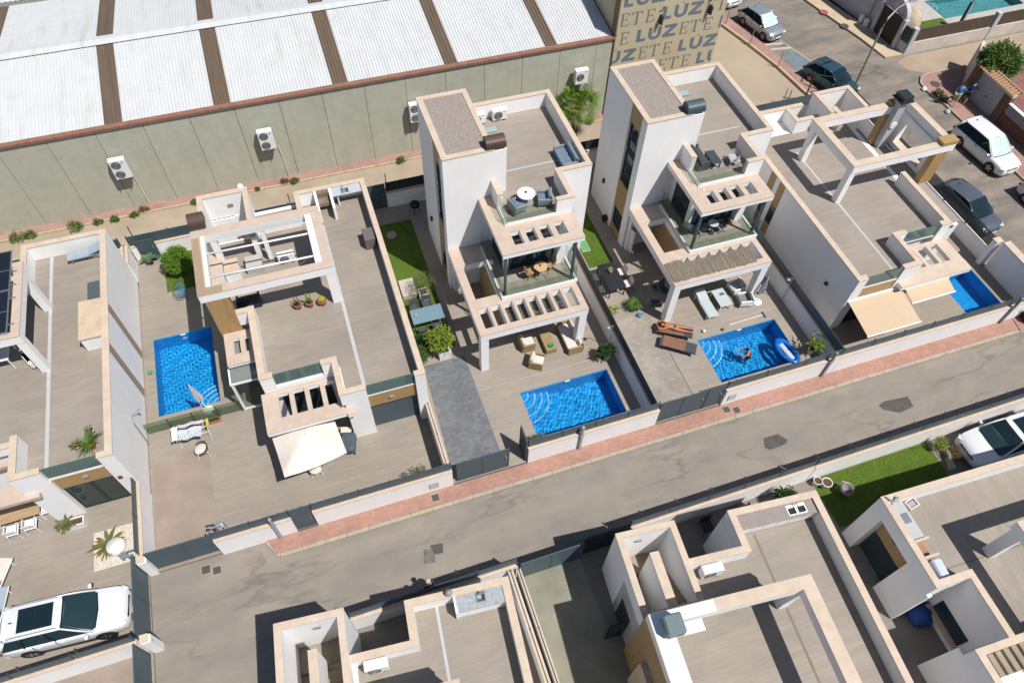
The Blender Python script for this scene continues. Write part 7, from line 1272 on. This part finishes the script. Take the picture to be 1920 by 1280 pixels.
# ================================================================ north-east corner, street furniture
t = thing('street_lamp', 'tall slim street lamp with curved arm behind the corner house', 'street lamp', (37.0, 33.3, 0)); part('column', MB().tube([(37.0, 33.3, 0), (37.0, 33.3, 5.6), (37.15, 33.32, 6.3), (37.6, 33.35, 6.9), (38.3, 33.4, 7.2)], 0.07, 8, 0.04), M('lamp_grey', (0.30, 0.28, 0.25), 0.5), t, True); part('lantern', MB().cbox((38.6, 33.42, 7.2), (0.6, 0.2, 0.12), bev=0.03), GREYM, t); part('base', MB().lathe((37.0, 33.3, 0), [(0.16, 0), (0.16, 0.3), (0.08, 0.5)], 10), GREYM, t)
t = thing('arched_gate', 'white arched gateway with dark wooden gate in the north-east corner', 'gate', (44.1, 38.6, 0)); GL_ = M('lilac_render', (0.42, 0.42, 0.46), 0.85, 0.08)
part('pier', B(43.95,44.35,37.75,38.05,-0.1,2.3), GL_, t); part('pier', B(43.75,44.15,40.2,40.5,-0.1,2.3), GL_, t); part('door_leaf', MB().prism([(44.02,38.05),(44.08,38.05),(43.96,40.2),(43.90,40.2)], 0.1, 2.25), M('dark_gate_wood', (0.035, 0.026, 0.02), 0.7, 0.3, 3), t)
ar = [(0, 1.25 - 1.25*math.cos(math.pi*k/12), 2.25 + 1.1*math.sin(math.pi*k/12)) for k in range(13)]; mb = MB(); n = 13
for dx in (0.0, 0.35):
    for k, (a, y, z) in enumerate(ar): mb.v += [(44.15-0.07*y+dx*1.0-0.1, 37.9+y, z), (44.15-0.07*y+dx-0.1, 37.9+1.25+(y-1.25)*0.82, 2.25+(z-2.25)*0.78)]
for k in range(12):
    a = 2*k; b_ = 2*n + 2*k; mb.f += [(a, a+2, a+3, a+1), (b_, b_+1, b_+3, b_+2), (a, b_, b_+2, a+2), (a+1, a+3, b_+3, b_+1)]
part('arch', mb, GL_, t)
FANM = M('ornament_panel', (0.42, 0.40, 0.45), 0.7, 0.3, 4); part('arch_panel', MB().add([(44.1, 39.15, 2.25)] + [(44.1-0.07*(y-1.25)*0.8, 37.9+1.25+(y-1.25)*0.8, 2.25+(z-2.25)*0.76) for a, y, z in ar], [(0, i+1, i+2) for i in range(12)]), FANM, t)
part('pedestrian_door', MB().prism([(44.25,37.05),(44.3,37.05),(44.22,37.75),(44.17,37.75)], 0.9, 2.0), M('bottle_green', (0.012, 0.05, 0.045), 0.4), t); part('door_plinth', MB().prism([(44.25,37.05),(44.35,37.05),(44.27,37.75),(44.17,37.75)], 0.0, 0.9), GL_, t)
t = thing('garden_wall', 'low whitewashed wall with brown screens along the dirt lane', 'wall', (50, 37.1, 0)); WW = M('stained_whitewash', (0.52, 0.47, 0.41), 0.9, 0.16, 1.2, 14)
part('wall', B(44.5,64,36.95,37.2,-0.2,0.95), WW, t)
for x in (44.5, 52.0, 58.5): part('pier', B(x-0.15,x+0.2,36.9,37.25,-0.2,2.1), M('grey_pier_%d' % int(x), (0.45,0.45,0.46), 0.85), t)
SCR = M('brown_screen', (0.085, 0.06, 0.045), 0.9, 0.35, 6, 40)
for a, b_ in ((44.75, 51.8), (52.25, 58.3), (58.75, 64)): part('screen', B(a,b_,37.05,37.1,0.96,1.95), SCR, t)
hn = thing('house_ne', 'grey house beyond the arched gate', 'house', (47, 44, 0)); hn.name = 'garden_house'; part('wall', MB().prism([(44.05,40.6),(46.5,40.9),(44.5,52),(42.2,52)], 0, 3.4), GL_, hn); part('roof_slab', MB().prism([(43.95,40.5),(46.6,40.8),(44.6,52.1),(42.1,52.1)], 3.4, 3.55), CAP, hn); part('drain_pipe', MB().tube([(43.85, 41.2, 0), (43.85, 41.2, 3.3)], 0.05, 6), GREYM, hn)
for y in (41.0, 41.6): part('water_drum', MB().lathe((43.7, y, 0.1), [(0.22, 0), (0.22, 0.5), (0.1, 0.6)], 12), PLASTW, hn)
struct('ne_patio', PL([(44.4,64,37.2,52)], -0.4, 0.10, [POOLS[4]]), M('pale_patio', (0.40, 0.37, 0.34), 0.9, 0.08)); bpy.data.objects['ne_patio'].name = 'garden_paving'
LINER_T = liner('turquoise_mosaic', (0.16, 0.42, 0.40)); LB = LINER; LINER = LINER_T
pool((50.5,58.2,40.0,42.6), 'turquoise pool of the house at the top right edge', (50.502, 42.598, -math.pi/2), 8, 1.1, 3, 0.004); LINER = LB
lawn([(47.2,50.3,38.2,40.2)], n=800, z=0.10)
t = thing('pool_shower', 'striped steel pool shower panel behind the brown screens', 'shower', (50.6, 38.6, 0.1)); part('panel', MB().cbox((50.6, 38.6, 1.2), (0.3, 0.25, 2.2), R(20), bev=0.03), SLATE, t); part('inset', MB().cbox((50.55, 38.46, 1.2), (0.12, 0.03, 2.0), R(20)), PLASTW, t)
bo = thing('boulder_wall', 'rough round stone feature beside the arched gate', 'stone', (46.0, 39.4, 0)); bb = MB().lathe((46.0, 39.4, 0), [(0.9, 0), (1.0, 0.8), (0.85, 1.6), (0.4, 2.0), (0.02, 2.05)], 16); part('boulder', bb, M('rough_stone', (0.42, 0.34, 0.25), 0.95, 0.3, 2.5, 14, 1.0), bo, True)
# garage wall with clay tiles
t = thing('garage', 'garage wall with grey door, brown brick piers and clay tile coping', 'garage', (46, 29.5, 0)); BRK = pavers('brown_brick', (0.17, 0.095, 0.065), 0.24, 0.08, 0.6, 0.2); GDR = M('grey_garage_door', (0.34, 0.36, 0.39), 0.6, 0.05)
part('door', B(45.62,45.66,28.85,31.15,0.0,2.05), GDR, t); part('pier', B(45.55,45.9,31.15,31.9,0.0,2.3), BRK, t); part('pier', B(45.55,45.9,28.2,28.85,0.0,2.1), BRK, t); part('head', B(45.58,45.95,28.2,31.9,2.1,2.32), WW, t); part('side_wall', MB().prism([(45.9,31.9),(48.2,34.1),(48.0,34.25),(45.6,31.95)][::-1], 0, 2.2), WW, t)
TIL = M('clay_tile', (0.36, 0.215, 0.12), 0.85, 0.2, 5); tm = None
for k in range(15):
    y = 28.3 + 0.245*k
    if tm is None:
        mb = MB(); n = 6; mb.add([(x, 0.105*math.cos(math.pi*i/n), z + 0.07*math.sin(math.pi*i/n)) for x, z in ((-0.35, 0), (0.35, 0.14)) for i in range(n+1)], [(i, i+1, n+2+i, n+1+i) for i in range(n)]); tm = mesh('roof_tile', mb, TIL)
    o = bpy.data.objects.new('roof_tile', tm); link(o, t); o.location = (45.78-46, y-29.5, 2.33)
part('ridge_board', B(46.05,46.2,28.1,32.0,2.4,2.55), TIL, t); part('keyhole_box', B(45.6,45.62,29.9,30.0,1.0,1.12), BLACK, t)
t = thing('block_wall', 'grey block wall on brick base right of the garage', 'wall', (46, 25, 0)); part('base', B(45.6,45.85,18,28.2,-0.1,1.0), BRK, t); BLK = M('grey_block', (0.26, 0.26, 0.27), 0.9, 0.12, 2)
for r_ in range(3):
    for k in range(21): part('block', B(45.63,45.82,18.02+0.48*k+0.24*(r_ % 2),18.02+0.48*k+0.24*(r_ % 2)+0.46,1.01+0.22*r_,1.22+0.22*r_), BLK, t)
part('coping', B(45.6,45.86,18,28.6,1.67,1.72), PLASTW, t)
struct('back_yard', B(45.9, 64, -10, 34.2, -0.4, 0.08), M('red_yard', (0.22, 0.10, 0.08), 0.9, 0.2))
# litter, posts, bins
for x, y, c, lab in ((43.2, 32.9, PLASTW, 'white plastic bag in the gutter at the rounded corner'), (43.2, 30.25, PALET, 'crumpled pale litter in the gutter below the walkers')): solo('litter_bag', MB().lathe((x, y, 0.0), [(0.12, 0), (0.2, 0.1), (0.12, 0.22), (0.02, 0.26)], 9), c, lab, 'litter')
solo('brick_lump', MB().cbox((36.6, 37.85, 0.06), (0.28, 0.2, 0.1), 0.4, bev=0.02), TERRA, 'small orange lump on the blue parking bay', 'litter')
for x, y, h, lab in ((33.25, 44.3, 1.5, 'thin fence post of the vacant lot nearest the lettered building'), (33.68, 41.3, 1.25, 'thin fence post of the vacant lot beside the silver car'), (34.3, 38.2, 1.4, 'thin fence post of the vacant lot by the blue bay'), (32.4, 34.4, 1.3, 'short thin post in the vacant lot by the corner fence')): solo('fence_post', MB().tube([(x, y, 0), (x, y, h)], 0.035, 6), GREYM, lab, 'post', 'thin lot fence posts')
t = thing('lot_gate', 'dark steel gate frame of the vacant lot beside the teal car', 'gate', (34.0, 33.6, 0)); part('post', MB().tube([(33.8, 34.0, 0), (33.8, 34.0, 2.5)], 0.05, 6), FRAMED, t); part('post', MB().tube([(35.6, 33.2, 0), (35.6, 33.2, 2.3)], 0.04, 6), FRAMED, t); part('top_bar', MB().tube([(33.8, 34.0, 2.45), (35.6, 33.2, 2.25)], 0.03, 6), FRAMED, t); part('brace', MB().tube([(33.8, 34.0, 0.3), (35.6, 33.2, 2.2)], 0.02, 5), LEAFD, t)
for x, lab in ((-17.3, 'thin post above the back fence at the left edge'), (-10.2, 'thin post above the back fence beside the leftmost house'), (-7.1, 'thin post above the back fence left of the flue'), (-1.6, 'thin post above the back fence beside the roof kitchen'), (4.0, 'thin braced post above the back fence left of the tower'), (16.0, 'thin post above the back fence below the palm'), (31.2, 'thin post above the corner back fence')): solo('fence_post', MB().tube([(x, 32.72, 0), (x, 32.72, 2.6)], 0.028, 6), FRAMED, lab, 'post', 'thin posts above the back fence')
t = thing('trolley', 'dark metal trolley at the right end of the pink pavement', 'trolley', (35.3, 13.5, 0.132)); part('frame', MB().tube([(34.9, 13.9, 0.14), (34.75, 13.1, 0.14), (35.5, 13.15, 0.14), (35.5, 13.9, 0.14), (35.0, 13.9, 0.9)], 0.02, 5), FRAMED, t); part('load', MB().cbox((35.6, 13.6, 0.5), (0.6, 0.5, 0.7), bev=0.05), BLACK, t)
